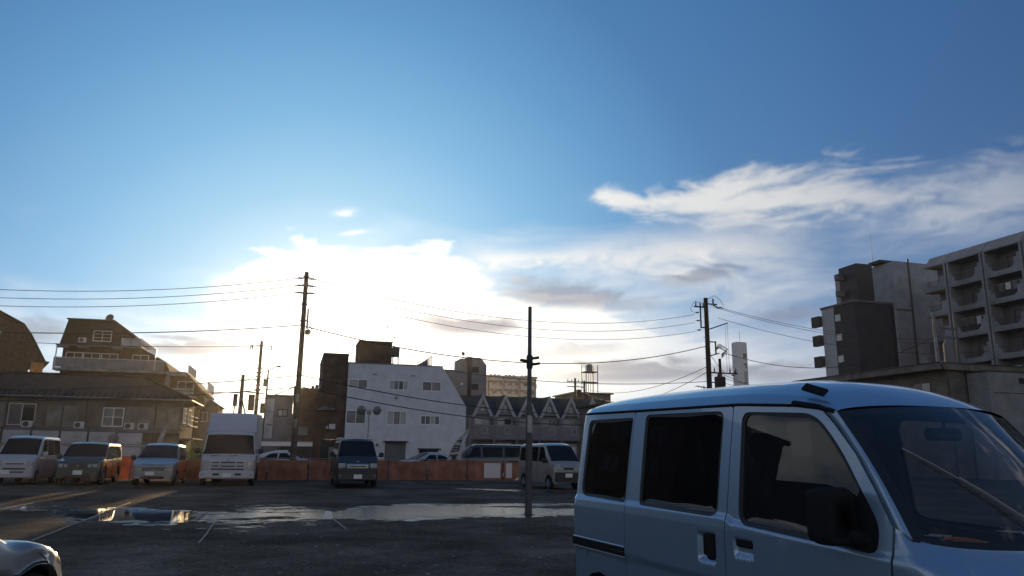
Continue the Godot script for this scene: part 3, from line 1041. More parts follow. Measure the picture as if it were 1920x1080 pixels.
func far_blocks() -> void:
	var o := thing("stair_tower_building", "dark grey building with a tall chamfered stair tower behind the white block", "building", G(16.5, 92.0))
	var b := MB.new()
	b.box(Vector3(0, 0, -9), Vector3(4.2, 11.5, 0), 0.03)
	part("wing", b, M("grey_wall"), o)
	b = MB.new()
	b.box(Vector3(3.3, 11.5, -4), Vector3(4.2, 13.0, -0.2), 0.02)
	b.prism(PackedVector2Array([Vector2(4.72, 0), Vector2(6.65, 0), Vector2(6.65, 12.25), Vector2(5.9, 13.15), Vector2(4.72, 13.15)]), -7.0, 0.0)
	var tw := part("tower", b, M("grey_wall"), o)
	b = MB.new()
	b.box(Vector3(4.2, 0, -7.0), Vector3(4.72, 13.22, 0.05))
	part("pilaster", b, M("charcoal"), tw)
	for y in [9.1, 11.25]:
		b = MB.new()
		b.box(Vector3(4.74, y, 0.0), Vector3(5.65, y + 0.72, 0.03))
		part("window", b, M("black"), tw)
	for k in [[2.4, 10.2]]:
		b = MB.new()
		b.box(Vector3(k[0], k[1], 0.0), Vector3(k[0] + 0.5, k[1] + 0.5, 0.03), 0.01)
		part("wall_panel", b, M("concrete"), o)
	b = MB.new()
	b.lathe(Vector3(3.5, 9.75, 0), Vector3(0, 0, 1), [Vector2(0.17, 0), Vector2(0.16, 0.1), Vector2(0, 0.2)], 12)
	part("wall_lamp", b, M("trim_white"), o)
	b = MB.new()
	b.rod(Vector3(3.7, 13.0, -0.6), Vector3(3.7, 13.55, -0.6), 0.03, 6)
	b.lathe(Vector3(3.7, 13.65, -0.6), Vector3(0.4, 0.3, 1), [Vector2(0.26, 0), Vector2(0.2, -0.09), Vector2(0, -0.13)], 14)
	part("dish_antenna", b, M("steel_dark"), o)

	o = thing("far_apartment_block", "distant flat-roofed apartment block with two visible rows of pale balconies", "building", G(58.2, 230.0))
	b = MB.new()
	b.box(Vector3(0, 0, -12), Vector3(16.2, 24.7, -1.6))
	b.box(Vector3(-0.3, 24.7, -12.2), Vector3(16.5, 25.3, 0.5), 0.05)
	for x in [0.0, 5.0, 10.4, 15.7]:
		b.box(Vector3(x, 0, -1.6), Vector3(x + 0.5, 24.7, 0.3))
	part("wall", b, M("grey_wall"), o)
	for j in 3:
		for i in 3:
			var x0: float = [0.7, 5.7, 11.1][i]
			var x1: float = [4.9, 10.2, 15.5][i]
			var y := 19.0 + 2.65 * j - 0.6
			b = MB.new()
			b.box(Vector3(x0, y, -0.1), Vector3(x1, y + 1.2, 0.1))
			var bl := part("balcony", b, M("hoarding"), o)
			for k in 3:
				b = MB.new()
				var q := x0 + 0.4 + k * 1.3
				b.box(Vector3(q, y + 1.25, -1.58), Vector3(q + 0.9, y + 2.1, -1.5))
				part("window", b, M("pane_dark" if k % 2 else "pane_light"), bl)
	b = MB.new()
	b.rod(Vector3(8.0, 25.3, -5), Vector3(8.0, 29.4, -5), 0.1, 6)
	part("lightning_rod", b, M("steel"), o)
	b = MB.new()
	b.lathe(Vector3(16.6, 22.6, -1.0), Vector3(1, 0.1, 0.5), [Vector2(0, 0.2), Vector2(0.9, 0.0), Vector2(0.9, -0.9), Vector2(0, -1.0)], 14)
	part("roof_tank", b, M("concrete_dark"), o)

	o = thing("tank_building", "far beige low building carrying the steel water tower", "building", G(41.2, 115.0))
	b = MB.new()
	b.box(Vector3(2.4, 0, -9), Vector3(9.0, 11.0, 0), 0.03)
	b.box(Vector3(0.0, 0, -9), Vector3(2.4, 9.6, 0.0), 0.03)
	part("wall", b, M("house_wall"), o)
	b = MB.new()
	b.box(Vector3(2.0, 11.0, -9.3), Vector3(9.3, 11.2, 0.6), 0.03)
	b.box(Vector3(-0.3, 9.6, -9.3), Vector3(2.39, 9.75, 0.5), 0.03)
	part("roof", b, M("frame_dark"), o)
	window(o, 3.3, 8.2, 1.6, 1.6, 0.03, 2, ["pane_light", "pane_dark"], "frame_dark")
	window(o, 6.3, 8.2, 1.6, 1.6, 0.03, 2, ["pane_dark", "pane_dark"], "frame_dark")

	o = thing("water_tower", "steel frame water tower with one small round tank on a far roof", "water tower", G(47.3, 117.0, 11.2))
	b = MB.new()
	for x in [-1.03, 1.03]:
		for z in [-1.0, 1.0]:
			b.rod(Vector3(x, 0, z), Vector3(x, 4.75, z), 0.07, 6)
	for x in [-0.4, 0.0, 0.4]:
		b.rod(Vector3(x, 0, 0.4), Vector3(x, 3.5, 0.4), 0.05, 6)
	for y in [1.75, 3.5]:
		b.box(Vector3(-1.1, y, -1.08), Vector3(1.1, y + 0.14, 1.08))
	part("frame", b, M("steel_dark"), o)
	b = MB.new()
	b.lathe(Vector3(0, 3.64, 0), Vector3.UP, [Vector2(0.46, 0), Vector2(0.5, 0.1), Vector2(0.5, 1.1), Vector2(0.3, 1.3), Vector2(0, 1.35)], 18)
	part("tank", b, M("concrete"), o)

	o = thing("sign_tower", "tall pale sign tower with vertical black lettering beside the utility pole", "sign", G(109.9, 170.0))
	b = MB.new()
	b.box(Vector3(0, 0, -2.2), Vector3(3.2, 30.3, 0), 0.05)
	b.box(Vector3(0.1, 30.3, -2.1), Vector3(3.1, 30.5, -0.1), 0.02)
	part("tower", b, M("white_wall"), o)
	b = MB.new()
	b.rod(Vector3(1.8, 30.7, -1), Vector3(1.8, 33.4, -1), 0.06, 6)
	part("lightning_rod", b, M("steel_dark"), o)
	b = MB.new()
	var glyphs := [[[0.0, 0.0, 0.42, 1.1], [0.6, 0.0, 0.3, 1.1]], [[0.0, 0.75, 0.95, 0.2], [0.0, 0.45, 0.18, 0.3], [0.78, 0.2, 0.18, 0.55], [0.4, 0.95, 0.18, 0.3], [0.3, 0.0, 0.5, 0.2]],
		[[0.05, 0.85, 0.85, 0.2], [0.15, 0.42, 0.65, 0.2], [0.0, 0.0, 0.95, 0.2]], [[0.05, 0.85, 0.85, 0.2], [0.15, 0.42, 0.65, 0.2], [0.0, 0.0, 0.95, 0.2]], [[0.4, 0.8, 0.2, 0.4], [0.05, 0.7, 0.85, 0.2], [0.15, 0.1, 0.18, 0.5], [0.62, 0.1, 0.18, 0.5], [0.15, 0.0, 0.65, 0.18]]]
	var gy := [26.3, 23.7, 21.5, 19.9, 18.0]
	for i in 5:
		for q in glyphs[i]:
			b.box(Vector3(1.95 + q[0], gy[i] + q[1] * 1.1, 0.0), Vector3(1.95 + q[0] + q[2], gy[i] + (q[1] + q[3]) * 1.1, 0.06))
	part("lettering", b, M("black"), o)

	# small houses at the end of the side street
	for k in [[-6.6, 120.0, 3.6, 6.2, "grey_wall", "small far house with a dark hipped roof above the truck"], [-3.6, 150.0, 4.4, 8.6, "house_wall", "tiny far beige house between the two street poles"], [-10.6, 88.0, 2.6, 6.9, "concrete_dark", "narrow dark grey house standing behind the left of the truck"], [0.5, 135.0, 5.0, 9.0, "house_wall", "far beige flat building behind the shop house"]]:
		o = thing("far_house", k[5], "house", G(k[0], k[1]))
		b = MB.new()
		b.box(Vector3(0, 0, -7), Vector3(k[2], k[3] - 0.9, 0))
		part("wall", b, M(k[4]), o)
		b = MB.new()
		b.x.origin = Vector3(0, k[3] - 0.9, 0)
		var h := 0.9
		var e := 0.35
		var rows := [[Vector3(-e, 0, e), Vector3(k[2] + e, 0, e), Vector3(k[2] * 0.6, h, -3.5), Vector3(k[2] * 0.4, h, -3.5)], [Vector3(-e, 0, -7 - e), Vector3(k[2] + e, 0, -7 - e), Vector3(k[2] * 0.6, h, -3.5), Vector3(k[2] * 0.4, h, -3.5)]]
		for q in rows:
			b.quad(q[0], q[1], q[2], q[3], Vector3.UP)
		b.flat(rows[0][0], rows[1][0], rows[0][3], Vector3.UP)
		b.flat(rows[0][1], rows[1][1], rows[0][2], Vector3.UP)
		part("roof", b, M("dark_roof"), o)
		window(o, k[2] * 0.3, k[3] - 2.6, k[2] * 0.35, 1.0, 0.04, 2, ["pane_dark", "pane_grey"], "frame_alu")
	# beyond the front van, seen through its windows
	for k in [[26.0, 60.0, 6.0, 5.6, "house_wall", "plain beige house seen through the van's windows"], [34.0, 66.0, 7.0, 4.6, "grey_wall", "low grey house seen through the van beside the beige one"], [44.0, 78.0, 6.0, 7.2, "concrete_dark", "dark flat house seen low through the van's far window"]]:
		o = thing("hidden_house", k[5], "house", G(k[0], k[1]))
		b = MB.new()
		b.wall(0, k[2], 0, k[3], 0, [Rect2(1.0, 2.6, 1.6, 1.1)])
		b.box(Vector3(0, 0, -7), Vector3(k[2], k[3], -0.15))
		part("wall", b, M(k[4]), o)
		window(o, 1.0, 2.6, 1.6, 1.1, -0.02, 2, ["pane_dark", "pane_grey"])
		b = MB.new()
		b.box(Vector3(-0.3, k[3], -7.3), Vector3(k[2] + 0.3, k[3] + 0.2, 0.4), 0.03)
		part("roof", b, M("dark_roof"), o)


func left_houses() -> void:
	# the low house with the hipped roof
	var o := thing("hip_roof_house", "long grey-brown house with a dark hipped roof behind the white hoarding", "house", G(-24.0, 60.0))
	var b := MB.new()
	var wid := 16.15
	var hs := [Rect2(10.95, 2.93, 1.35, 1.32), Rect2(1.0, 2.9, 1.9, 1.9), Rect2(5.0, 2.9, 1.7, 1.5)]
	b.wall(0, wid, 0, 5.0, 0, hs, 0.15)
	for x in [0.0, wid]:
		b.quad(Vector3(x, 0, 0), Vector3(x, 5.0, 0), Vector3(x, 5.0, -7), Vector3(x, 0, -7), Vector3(x - 1.0, 0, 0))
	part("wall", b, M("house_wall"), o)
	b = MB.new()
	var e := 0.55
	var y0 := 4.95
	var y1 := 6.75
	var A := Vector3(-e, y0, e)
	var B := Vector3(wid + e, y0, e)
	var C := Vector3(wid + e, y0, -7 - e)
	var D := Vector3(-e, y0, -7 - e)
	var P := Vector3(3.6, y1, -3.5)
	var Q := Vector3(wid - 3.4, y1, -3.5)
	b.quad(A, B, Q, P, Vector3(0, 1, 1))
	b.quad(D, C, Q, P, Vector3(0, 1, -1))
	b.flat(B, C, Q, Vector3(1, 1, 0))
	b.flat(A, D, P, Vector3(-1, 1, 0))
	b.quad(A + Vector3(0, -0.02, 0), B + Vector3(0, -0.02, 0), C + Vector3(0, -0.02, 0), D + Vector3(0, -0.02, 0), Vector3.DOWN)
	var roof := part("roof", b, M("dark_roof"), o)
	# ridge and hip tiles, one by one
	for seg in [[P, Q], [B, Q], [A, P]]:
		var n := int(seg[0].distance_to(seg[1]) / 0.42)
		var tile := MB.new()
		var dir: Vector3 = (seg[1] - seg[0]).normalized()
		for i in n:
			var p: Vector3 = seg[0] + dir * (0.42 * i + 0.03) + Vector3(0, 0.03, 0)
			tile.rod(p, p + dir * 0.44, 0.1 + 0.012 * (i % 2), 8)
		part("ridge_tiles", tile, M("tile_dark"), roof)
	b = MB.new()
	for k in 40:
		var x := -e + 0.42 * k
		b.rod(Vector3(x + 0.2, y0 + 0.03, e + 0.03), Vector3(x + 0.2, y0 + 0.35, e - 0.55), 0.06, 6)
	for k in 18:
		var z := e - 0.42 * k - 0.2
		b.rod(Vector3(wid + e + 0.03, y0 + 0.03, z), Vector3(wid + e - 0.6, y0 + 0.35, z), 0.06, 6)
	part("eave_tiles", b, M("tile_dark"), roof)
	b = MB.new()
	b.rod(Vector3(-e, y0 - 0.06, e + 0.09), Vector3(wid + e, y0 - 0.06, e + 0.09), 0.055, 8)
	b.rod(Vector3(wid + e + 0.09, y0 - 0.06, e), Vector3(wid + e + 0.09, y0 - 0.06, -7), 0.055, 8)
	part("gutter", b, M("steel"), o)
	window(o, 10.95, 2.93, 1.35, 1.32, -0.02, 2, ["pane_grey", "pane_dark"], "trim_white", 1)
	window(o, 1.0, 2.9, 1.9, 1.9, -0.05, 2, ["pane_dark", "pane_dark"], "frame_dark")
	window(o, 5.0, 2.9, 1.7, 1.5, -0.05, 2, ["pane_grey", "pane_dark"], "frame_alu")
	for k in [[3.3, 1.55], [7.4, 0.95], [8.45, 0.95], [12.45, 1.9], [14.45, 0.72], [15.2, 0.78]]:
		b = MB.new()
		b.box(Vector3(k[0], 2.82, 0.003), Vector3(k[0] + k[1], 4.35, 0.07), 0.015)
		part("storm_shutter", b, M("house_panel"), o)
	b = MB.new()
	b.box(Vector3(0.0, 2.5, 0.003), Vector3(wid, 2.74, 0.75), 0.02)
	part("balcony_ledge", b, M("concrete_dark"), o)
	for x in [6.1, 9.3, 12.5, 13.4]:
		aircon(o, x, 2.74, 0.55, 0.85)
	b = MB.new()
	for x in [4.95, 9.9, 14.4]:
		b.rod(Vector3(x, 0, 0.06), Vector3(x, 4.9, 0.06), 0.04, 6)
	part("drain_pipe", b, M("frame_dark"), o)
	# right-hand side, towards the side street
	var s := Node3D.new()
	s.name = "side_bay"
	o.add_child(s, true)
	s.position = Vector3(wid, 0, 0)
	s.rotation.y = PI / 2
	window(s, 0.6, 3.3, 1.4, 1.1, 0.05, 2, ["pane_dark", "pane_grey"], "frame_alu", 2)
	window(s, 3.4, 3.3, 1.4, 1.1, 0.05, 2, ["pane_dark", "pane_grey"], "frame_alu", 2)
	for k in [[0.4, 1.9], [3.2, 1.9]]:
		b = MB.new()
		b.box(Vector3(k[0], 3.05, 0.08), Vector3(k[0] + k[1], 3.14, 0.6), 0.02)
		b.box(Vector3(k[0], 3.5, 0.55), Vector3(k[0] + k[1], 3.56, 0.6), 0.01)
		b.box(Vector3(k[0], 3.78, 0.55), Vector3(k[0] + k[1], 3.84, 0.6), 0.01)
		part("window_rack", b, M("frame_alu"), s)
	b = MB.new()
	b.box(Vector3(0.1, 2.1, 0.02), Vector3(6.5, 2.2, 0.9), 0.02)
	part("lean_to_roof", b, M("house_panel"), s)

	# white hoarding
	o = thing("white_hoarding", "white flat-panel hoarding in a steel frame before the hipped house", "fence", G(-24.0, 48.0))
	for k in 12:
		var x := 0.14 + k * 1.43
		if x > 15.6:
			break
		b = MB.new()
		b.box(Vector3(x, 1.66, -0.02), Vector3(x + 1.3, 2.42 - 0.012 * k, 0.02), 0.006)
		part("panel", b, M("hoarding"), o)
		b = MB.new()
		b.box(Vector3(x, 0.05, -0.02), Vector3(x + 1.3, 1.5, 0.02), 0.006)
		part("panel", b, M("hoarding"), o)
		b = MB.new()
		b.box(Vector3(x - 0.1, 0, -0.05), Vector3(x - 0.03, 2.55, 0.05), 0.01)
		part("post", b, M("steel_dark"), o)
	b = MB.new()
	b.box(Vector3(0, 1.53, -0.04), Vector3(16.9, 1.63, 0.04), 0.01)
	part("rail", b, M("steel"), o)
	b = MB.new()
	b.lathe(Vector3(14.25, 1.95, 0.03), Vector3(0, 0, 1), [Vector2(0.3, 0), Vector2(0.3, 0.02), Vector2(0, 0.02)], 18)
	part("round_plate", b, M("concrete_dark"), o)

	# stepped apartment block with the mansard top
	o = thing("mansard_apartment_block", "dark brown apartment block with a mansard top and stepped right side", "building", G(-23.6, 85.0))
	b = MB.new()
	b.prism(PackedVector2Array([Vector2(0.35, 0), Vector2(14.0, 0), Vector2(14.0, 7.4), Vector2(12.5, 9.0), Vector2(0.35, 9.0)]), -13.0, -1.3)
	b.prism(PackedVector2Array([Vector2(0.35, 9.02), Vector2(10.9, 9.02), Vector2(10.15, 10.45), Vector2(8.0, 11.6), Vector2(0.35, 11.6)]), -13.0, -1.3)
	part("wall", b, M("brick_brown"), o)
	b = MB.new()
	b.prism(PackedVector2Array([Vector2(0.2, 11.65), Vector2(5.85, 11.65), Vector2(5.85, 12.85), Vector2(6.95, 12.85), Vector2(4.95, 14.3), Vector2(0.72, 14.25)]), -12.0, -0.4)
	var top := part("mansard", b, M("tile_dark"), o)
	b = MB.new()
	b.prism(PackedVector2Array([Vector2(0.6, 14.26), Vector2(5.0, 14.31), Vector2(7.15, 12.8), Vector2(7.15, 12.92), Vector2(5.02, 14.43), Vector2(0.58, 14.38)]), -12.2, -0.2)
	part("roof_edge", b, M("dark_roof"), top)
	window(o, 3.2, 12.15, 1.7, 1.1, -0.37, 2, ["pane_light", "pane_grey"], "frame_alu", 2)
	b = MB.new()
	b.box(Vector3(3.05, 13.35, -0.4), Vector3(5.05, 13.42, 0.1), 0.01)
	part("window_hood", b, M("concrete_dark"), o)
	aircon(o, 1.95, 11.9, -0.05, 0.95)
	b = MB.new()
	b.box(Vector3(0.0, 11.52, -1.4), Vector3(7.75, 11.68, 0.05), 0.02)
	for x in [0.0, 1.9, 5.0]:
		b.box(Vector3(x + 0.1, 11.3, -0.35), Vector3(x + 1.2, 11.52, 0.03), 0.02)
	part("upper_slab", b, M("concrete_dark"), o)
	b = MB.new()
	b.box(Vector3(0.0, 9.02, -1.5), Vector3(10.6, 9.3, 0.05), 0.02)
	b.box(Vector3(10.6, 8.85, -1.5), Vector3(12.5, 9.3, 0.05), 0.02)
	part("balcony_slab", b, M("concrete"), o)
	for k in 11:
		b = MB.new()
		var x := 0.05 + 0.94 * k
		b.box(Vector3(x, 9.34, -0.05), Vector3(x + 0.86, 10.28, -0.01), 0.008)
		part("balcony_panel", b, M("grey_wall"), o)
		b = MB.new()
		b.box(Vector3(x - 0.07, 9.3, -0.06), Vector3(x - 0.01, 10.33, 0.02))
		part("baluster", b, M("concrete"), o)
	b = MB.new()
	b.box(Vector3(0, 10.3, -0.06), Vector3(10.2, 10.36, 0.02))
	part("handrail", b, M("frame_alu"), o)
	for k in [[0.7, "pane_light"], [2.3, "pane_grey"], [4.0, "pane_grey"], [6.95, "pane_curtain"]]:
		window(o, k[0], 9.35, 1.55, 1.65, -1.27, 2, [k[1], "pane_dark" if k[0] < 5 else "pane_grey"], "frame_alu")
	b = MB.new()
	for x in [0.12, 9.35]:
		b.rod(Vector3(x, 9.3, -0.03), Vector3(x, 11.55, -0.03), 0.06, 6)
	part("post", b, M("frame_alu"), o)
	b = MB.new()
	b.box(Vector3(9.5, 6.6, -1.4), Vector3(13.6, 6.8, 0.0), 0.02)
	b.box(Vector3(9.6, 6.8, -0.12), Vector3(13.3, 7.6, -0.0), 0.02)
	b.box(Vector3(10.55, 6.8, -0.4), Vector3(10.95, 8.85, -0.05))
	part("lower_balcony", b, M("concrete"), o)
	window(o, 11.6, 7.1, 1.6, 1.3, -1.27, 2, ["pane_grey", "pane_light"], "frame_alu")
	b = MB.new()
	b.prism(PackedVector2Array([Vector2(12.4, 9.3), Vector2(12.75, 9.05), Vector2(14.35, 7.3), Vector2(14.25, 7.1), Vector2(12.6, 8.9)]), -12.5, -0.2)
	part("slope_roof", b, M("house_wall"), o)
	for k in 4:
		b = MB.new()
		b.box(Vector3(14.0, 5.6, -3.4 - 2.3 * k), Vector3(14.35, 6.9, -2.2 - 2.3 * k), 0.02)
		part("bay_window", b, M("house_wall"), o)
	b = MB.new()
	railing(b, Vector3(12.4, 9.3, -2.0), Vector3(12.4, 9.3, -9.0), 1.0, 0.3, 0.02)
	railing(b, Vector3(14.2, 7.6, -5.0), Vector3(14.2, 7.6, -12.0), 1.2, 0.4, 0.02)
	part("terrace_railing", b, M("frame_alu"), o)
	b = MB.new()
	for k in 2:
		b.box(Vector3(5.9 + 0.95 * k, 11.75, -0.2), Vector3(6.8 + 0.95 * k, 12.6, -0.17))
	var pl := part("terrace_screen", b, M("hoarding"), o)
	b = MB.new()
	railing(b, Vector3(7.8, 11.7, -0.2), Vector3(7.8, 11.7, -9.0), 0.95, 0.3, 0.02)
	part("terrace_railing", b, M("frame_alu"), o)
	b = MB.new()
	b.lathe(Vector3(4.35, 14.75, -1.0), Vector3(-0.3, 0.35, 1.0), [Vector2(0.42, 0.0), Vector2(0.36, -0.14), Vector2(0.2, -0.24), Vector2(0, -0.28)], 18)
	b.rod(Vector3(4.35, 14.3, -1.1), Vector3(4.35, 14.75, -1.1), 0.04, 6)
	part("dish_antenna", b, M("concrete_dark"), o)

	# gambrel house at the far left
	var corner := G(-45.5 + 15.5, 105.0)
	o = thing("gambrel_house", "tall brown house with a curved gambrel roof at the left edge", "house", corner - Basis(Vector3.UP, 0.62) * Vector3(15.5, 0, 0), 0.62)
	b = MB.new()
	b.prism(PackedVector2Array([Vector2(0.6, 0), Vector2(13.8, 0), Vector2(13.8, 11.55), Vector2(15.2, 11.7), Vector2(13.5, 14.8), Vector2(12.6, 16.0), Vector2(9.8, 17.4), Vector2(6.0, 19.0), Vector2(2.2, 16.4), Vector2(0.6, 11.5)]), -12.0, 0.0)
	part("wall", b, M("brick_brown"), o)
	b = MB.new()
	var up := [Vector2(-0.3, 11.4), Vector2(1.9, 16.6), Vector2(6.0, 19.25), Vector2(9.9, 17.6), Vector2(12.7, 16.2), Vector2(13.65, 14.95), Vector2(15.5, 11.75), Vector2(15.85, 11.75)]
	var dn := []
	for q in up:
		dn.push_front(q - Vector2(0, 0.22))
	b.prism(PackedVector2Array(up + dn), -12.4, 0.4)
	part("roof", b, M("dark_roof"), o)
	b = MB.new()
	for k in 9:
		b.box(Vector3(13.95 + 0.15 * k, 9.6, 0.3 + 0.02 * (k % 2)), Vector3(14.1 + 0.15 * k, 11.55, 0.34 + 0.02 * (k % 2)))
	part("corrugated_screen", b, M("yellow_sheet"), o)
	b = MB.new()
	b.box(Vector3(13.8, 9.4, 0.02), Vector3(15.4, 9.58, 0.6))
	part("screen_ledge", b, M("frame_dark"), o)
	b = MB.new()
	b.lathe(Vector3(10.4, 14.9, 0), Vector3(0, 0, 1), [Vector2(0.15, 0), Vector2(0.13, 0.15), Vector2(0, 0.2)], 10)
	part("wall_lamp", b, M("trim_white"), o)


func beyond_left_edge() -> void:
	# the houses further along to the left, which the front van's windows mirror
	var o := thing("left_apartment", "charcoal apartment house standing beyond the left edge of the lot", "building", G(-27.0, 45.0), TURN + PI / 2)
	var b := MB.new()
	var hs := []
	for j in 4:
		for i in 2:
			hs.append(Rect2(-7.8 + 3.9 * i, 1.0 + 2.9 * j, 2.0, 1.3))
	b.wall(-9.5, 0.0, 0, 12.2, 0, hs)
	b.box(Vector3(-9.5, 0, -9), Vector3(0, 12.2, -0.15))
	part("wall", b, M("charcoal"), o)
	for i in hs.size():
		window(o, hs[i].position.x, hs[i].position.y, 2.0, 1.3, -0.02, 2, ["pane_dark", "pane_dark"], "frame_dark")
	b = MB.new()
	b.box(Vector3(-9.9, 12.2, -9.3), Vector3(0.4, 12.6, 0.4), 0.05)
	part("roof", b, M("dark_roof"), o)
	o = thing("left_shed", "low dark workshop left of the camera beside the charcoal apartment house", "building", G(-29.0, 32.0), TURN + PI / 2)
	b = MB.new()
	b.prism(PackedVector2Array([Vector2(-26, 0), Vector2(0, 0), Vector2(0, 6.2), Vector2(-2.0, 6.2), Vector2(-2.0, 7.6), Vector2(-5.5, 7.6), Vector2(-5.5, 5.4), Vector2(-14, 5.4), Vector2(-20, 6.4), Vector2(-26, 5.6)]), -8, 0)
	part("wall", b, M("charcoal"), o)
	for i in 4:
		b = MB.new()
		b.box(Vector3(-24.5 + 5.9 * i, 0, 0.0), Vector3(-20.6 + 5.9 * i, 3.2, 0.06), 0.02)
		part("shutter", b, M("concrete_dark"), o)


func right_blocks() -> void:
	# balcony apartment: its face looks along -u
	var o := thing("balcony_apartment_block", "large grey apartment block with stepped concrete balconies at the right edge", "building", G(66.0, 64.3), TURN - PI / 2)
	var b := MB.new()
	b.box(Vector3(0, 0, -14), Vector3(33.5, 22.0, -1.5))
	b.box(Vector3(-2.1, 0, -14), Vector3(0, 13.8, -1.5))
	part("wall", b, M("concrete_dark"), o)
	b = MB.new()
	for k in 8:
		var x0 := -0.15 if k == 0 else 2.75 + 4.42 * (k - 1)
		var x1 := 2.7 + 4.42 * k
		b.quad(Vector3(x0, 22.0, 0.15), Vector3(x1, 22.0, 0.15), Vector3(x1, 23.1, -0.8), Vector3(x0, 23.1, -0.8), Vector3(0, 0.5, 1))
		b.box(Vector3(x0, 21.85, -1.6), Vector3(x1, 22.0, 0.15))
	b.quad(Vector3(-0.15, 22.0, 0.15), Vector3(-0.15, 23.1, -0.8), Vector3(-0.15, 23.1, -14), Vector3(-0.15, 22.0, -14), Vector3.LEFT)
	b.quad(Vector3(-0.15, 23.1, -0.8), Vector3(33.5, 23.1, -0.8), Vector3(33.5, 23.1, -14), Vector3(-0.15, 23.1, -14), Vector3.UP)
	part("cornice", b, M("concrete_apt"), o)
	for k in 8:
		b = MB.new()
		var x := 2.7 + 4.42 * k
		b.box(Vector3(x - 0.3, 0, -1.5), Vector3(x - 0.05, 21.85, 0.22), 0.02)
		b.box(Vector3(x + 0.1, 0, -1.5), Vector3(x + 0.32, 21.85, 0.18), 0.02)
		var f := part("fin", b, M("concrete_apt"), o)
		b = MB.new()
		b.rod(Vector3(x + 0.03, 0, 0.12), Vector3(x + 0.03, 21.9, 0.12), 0.06, 6)
		part("drain_pipe", b, M("steel_dark"), f)
	for j in 7:
		var y := 2.95 + 2.72 * j
		for k in 8:
			var x0 := 3.02 + 4.42 * (k - 1)
			var x1 := x0 + 3.78
			if k == 0:
				x0 = -0.55 if j >= 4 else -2.1
				x1 = 2.4
			var w := x1 - x0
			b = MB.new()
			var poly: PackedVector2Array
			if k == 0 and j >= 4:
				poly = PackedVector2Array([Vector2(x0, y), Vector2(x1, y), Vector2(x1, y + 1.35), Vector2(x1 - 0.75, y + 1.35), Vector2(x1 - 0.75, y + 0.6), Vector2(x1 - 0.95, y + 0.42), Vector2(x0 + 0.75, y + 0.42), Vector2(x0 + 0.6, y + 0.55), Vector2(x0 + 0.6, y + 1.05), Vector2(x0, y + 1.05)])
			elif k == 0:
				poly = PackedVector2Array([Vector2(x0, y), Vector2(x1, y), Vector2(x1, y + 1.1), Vector2(x1 - 0.9, y + 1.1), Vector2(x1 - 0.9, y + 0.45), Vector2(x0 + 1.2, y + 0.45), Vector2(x0 + 0.95, y + 0.7), Vector2(x0 + 0.95, y + 1.25), Vector2(x0, y + 1.25)])
			else:
				poly = PackedVector2Array([Vector2(x0, y), Vector2(x1, y), Vector2(x1, y + 1.75), Vector2(x1 - 0.35, y + 1.75), Vector2(x1 - 0.35, y + 1.35), Vector2(x1 - 0.72, y + 1.35), Vector2(x1 - 0.72, y + 0.72), Vector2(x1 - 0.95, y + 0.45), Vector2(x1 - 1.2, y + 0.38), Vector2(x0 + 0.85, y + 0.38), Vector2(x0 + 0.6, y + 0.55), Vector2(x0 + 0.5, y + 0.95), Vector2(x0 + 0.22, y + 0.95), Vector2(x0 + 0.22, y + 1.35), Vector2(x0, y + 1.35)])
			b.prism(poly, -0.02, 0.12)
			b.box(Vector3(x0, y - 0.14, -1.5), Vector3(x1, y - 0.01, 0.1))
			var bal := part("balcony", b, M("concrete_apt"), o)
			if k == 0:
				b = MB.new()
				b.box(Vector3(x0, y - 0.14, -1.5), Vector3(x0 + 0.12, y + 0.8, 0.0))
				part("side_parapet", b, M("concrete_apt"), bal)
			b = MB.new()
			railing(b, Vector3(x0 + 0.5, y + 0.36, 0.03), Vector3(x1 - 0.72, y + 0.36, 0.03), 0.62, 0.16, 0.012)
			part("balcony_railing", b, M("steel_dark"), bal)
			var dx := x0 + w * (0.42 if (j + k) % 2 else 0.3)
			if (j * 5 + k * 3) % 4 == 1 and k > 0:
				aircon(bal, x0 + 0.25, y + 0.02, -0.6, 0.9)
			if (j * 2 + k) % 3 == 0 and k > 0:
				b = MB.new()
				b.rod(Vector3(x0 + 0.3, y + 1.85, -0.4), Vector3(x1 - 0.3, y + 1.85, -0.4), 0.02, 6)
				var lp := part("laundry_pole", b, M("frame_alu"), bal)
				for m in 3:
					b = MB.new()
					var lx := x0 + 0.7 + 0.75 * m
					b.box(Vector3(lx, y + 1.0 + 0.15 * (m % 2), -0.415), Vector3(lx + 0.55, y + 1.84, -0.385), 0.01)
					part("washing", b, M(["pane_light", "concrete_dark", "house_wall"][(m + j) % 3]), lp)
			if k > 0:
				window(bal, dx, y + 0.02, 1.7, 1.95, -1.46, 2, ["pane_dark", "pane_grey" if (j * 3 + k) % 3 else "pane_curtain"], "frame_dark", 0, "balcony_door")
				b = MB.new()
				b.box(Vector3(x1 - 0.55, y + 1.8, -1.45), Vector3(x1 - 0.05, y + 2.2, -1.1), 0.03)
				part("boiler_box", b, M("concrete"), bal)
			else:
				window(bal, x1 - 1.2, y + 0.5, 0.9, 1.2, -1.46, 1, ["pane_dark"], "frame_dark", 0, "balcony_window")

	# dark and grey complex to its left
	o = thing("dark_block_complex", "charcoal and grey flat-topped block with black upper box and small side balconies", "building", G(57.58, 66.0))
	b = MB.new()
	b.box(Vector3(0, 0, -5.3), Vector3(5.05, 17.9, 0), 0.03)
	b.box(Vector3(-0.04, 0, -2.0), Vector3(0.0, 17.95, 0.03))
	part("dark_wall", b, M("charcoal"), o)
	b = MB.new()
	b.box(Vector3(-0.08, 0, -5.3), Vector3(0.0, 17.98, -3.3), 0.02)
	part("pale_strip", b, M("pale_clad"), o)
	b = MB.new()
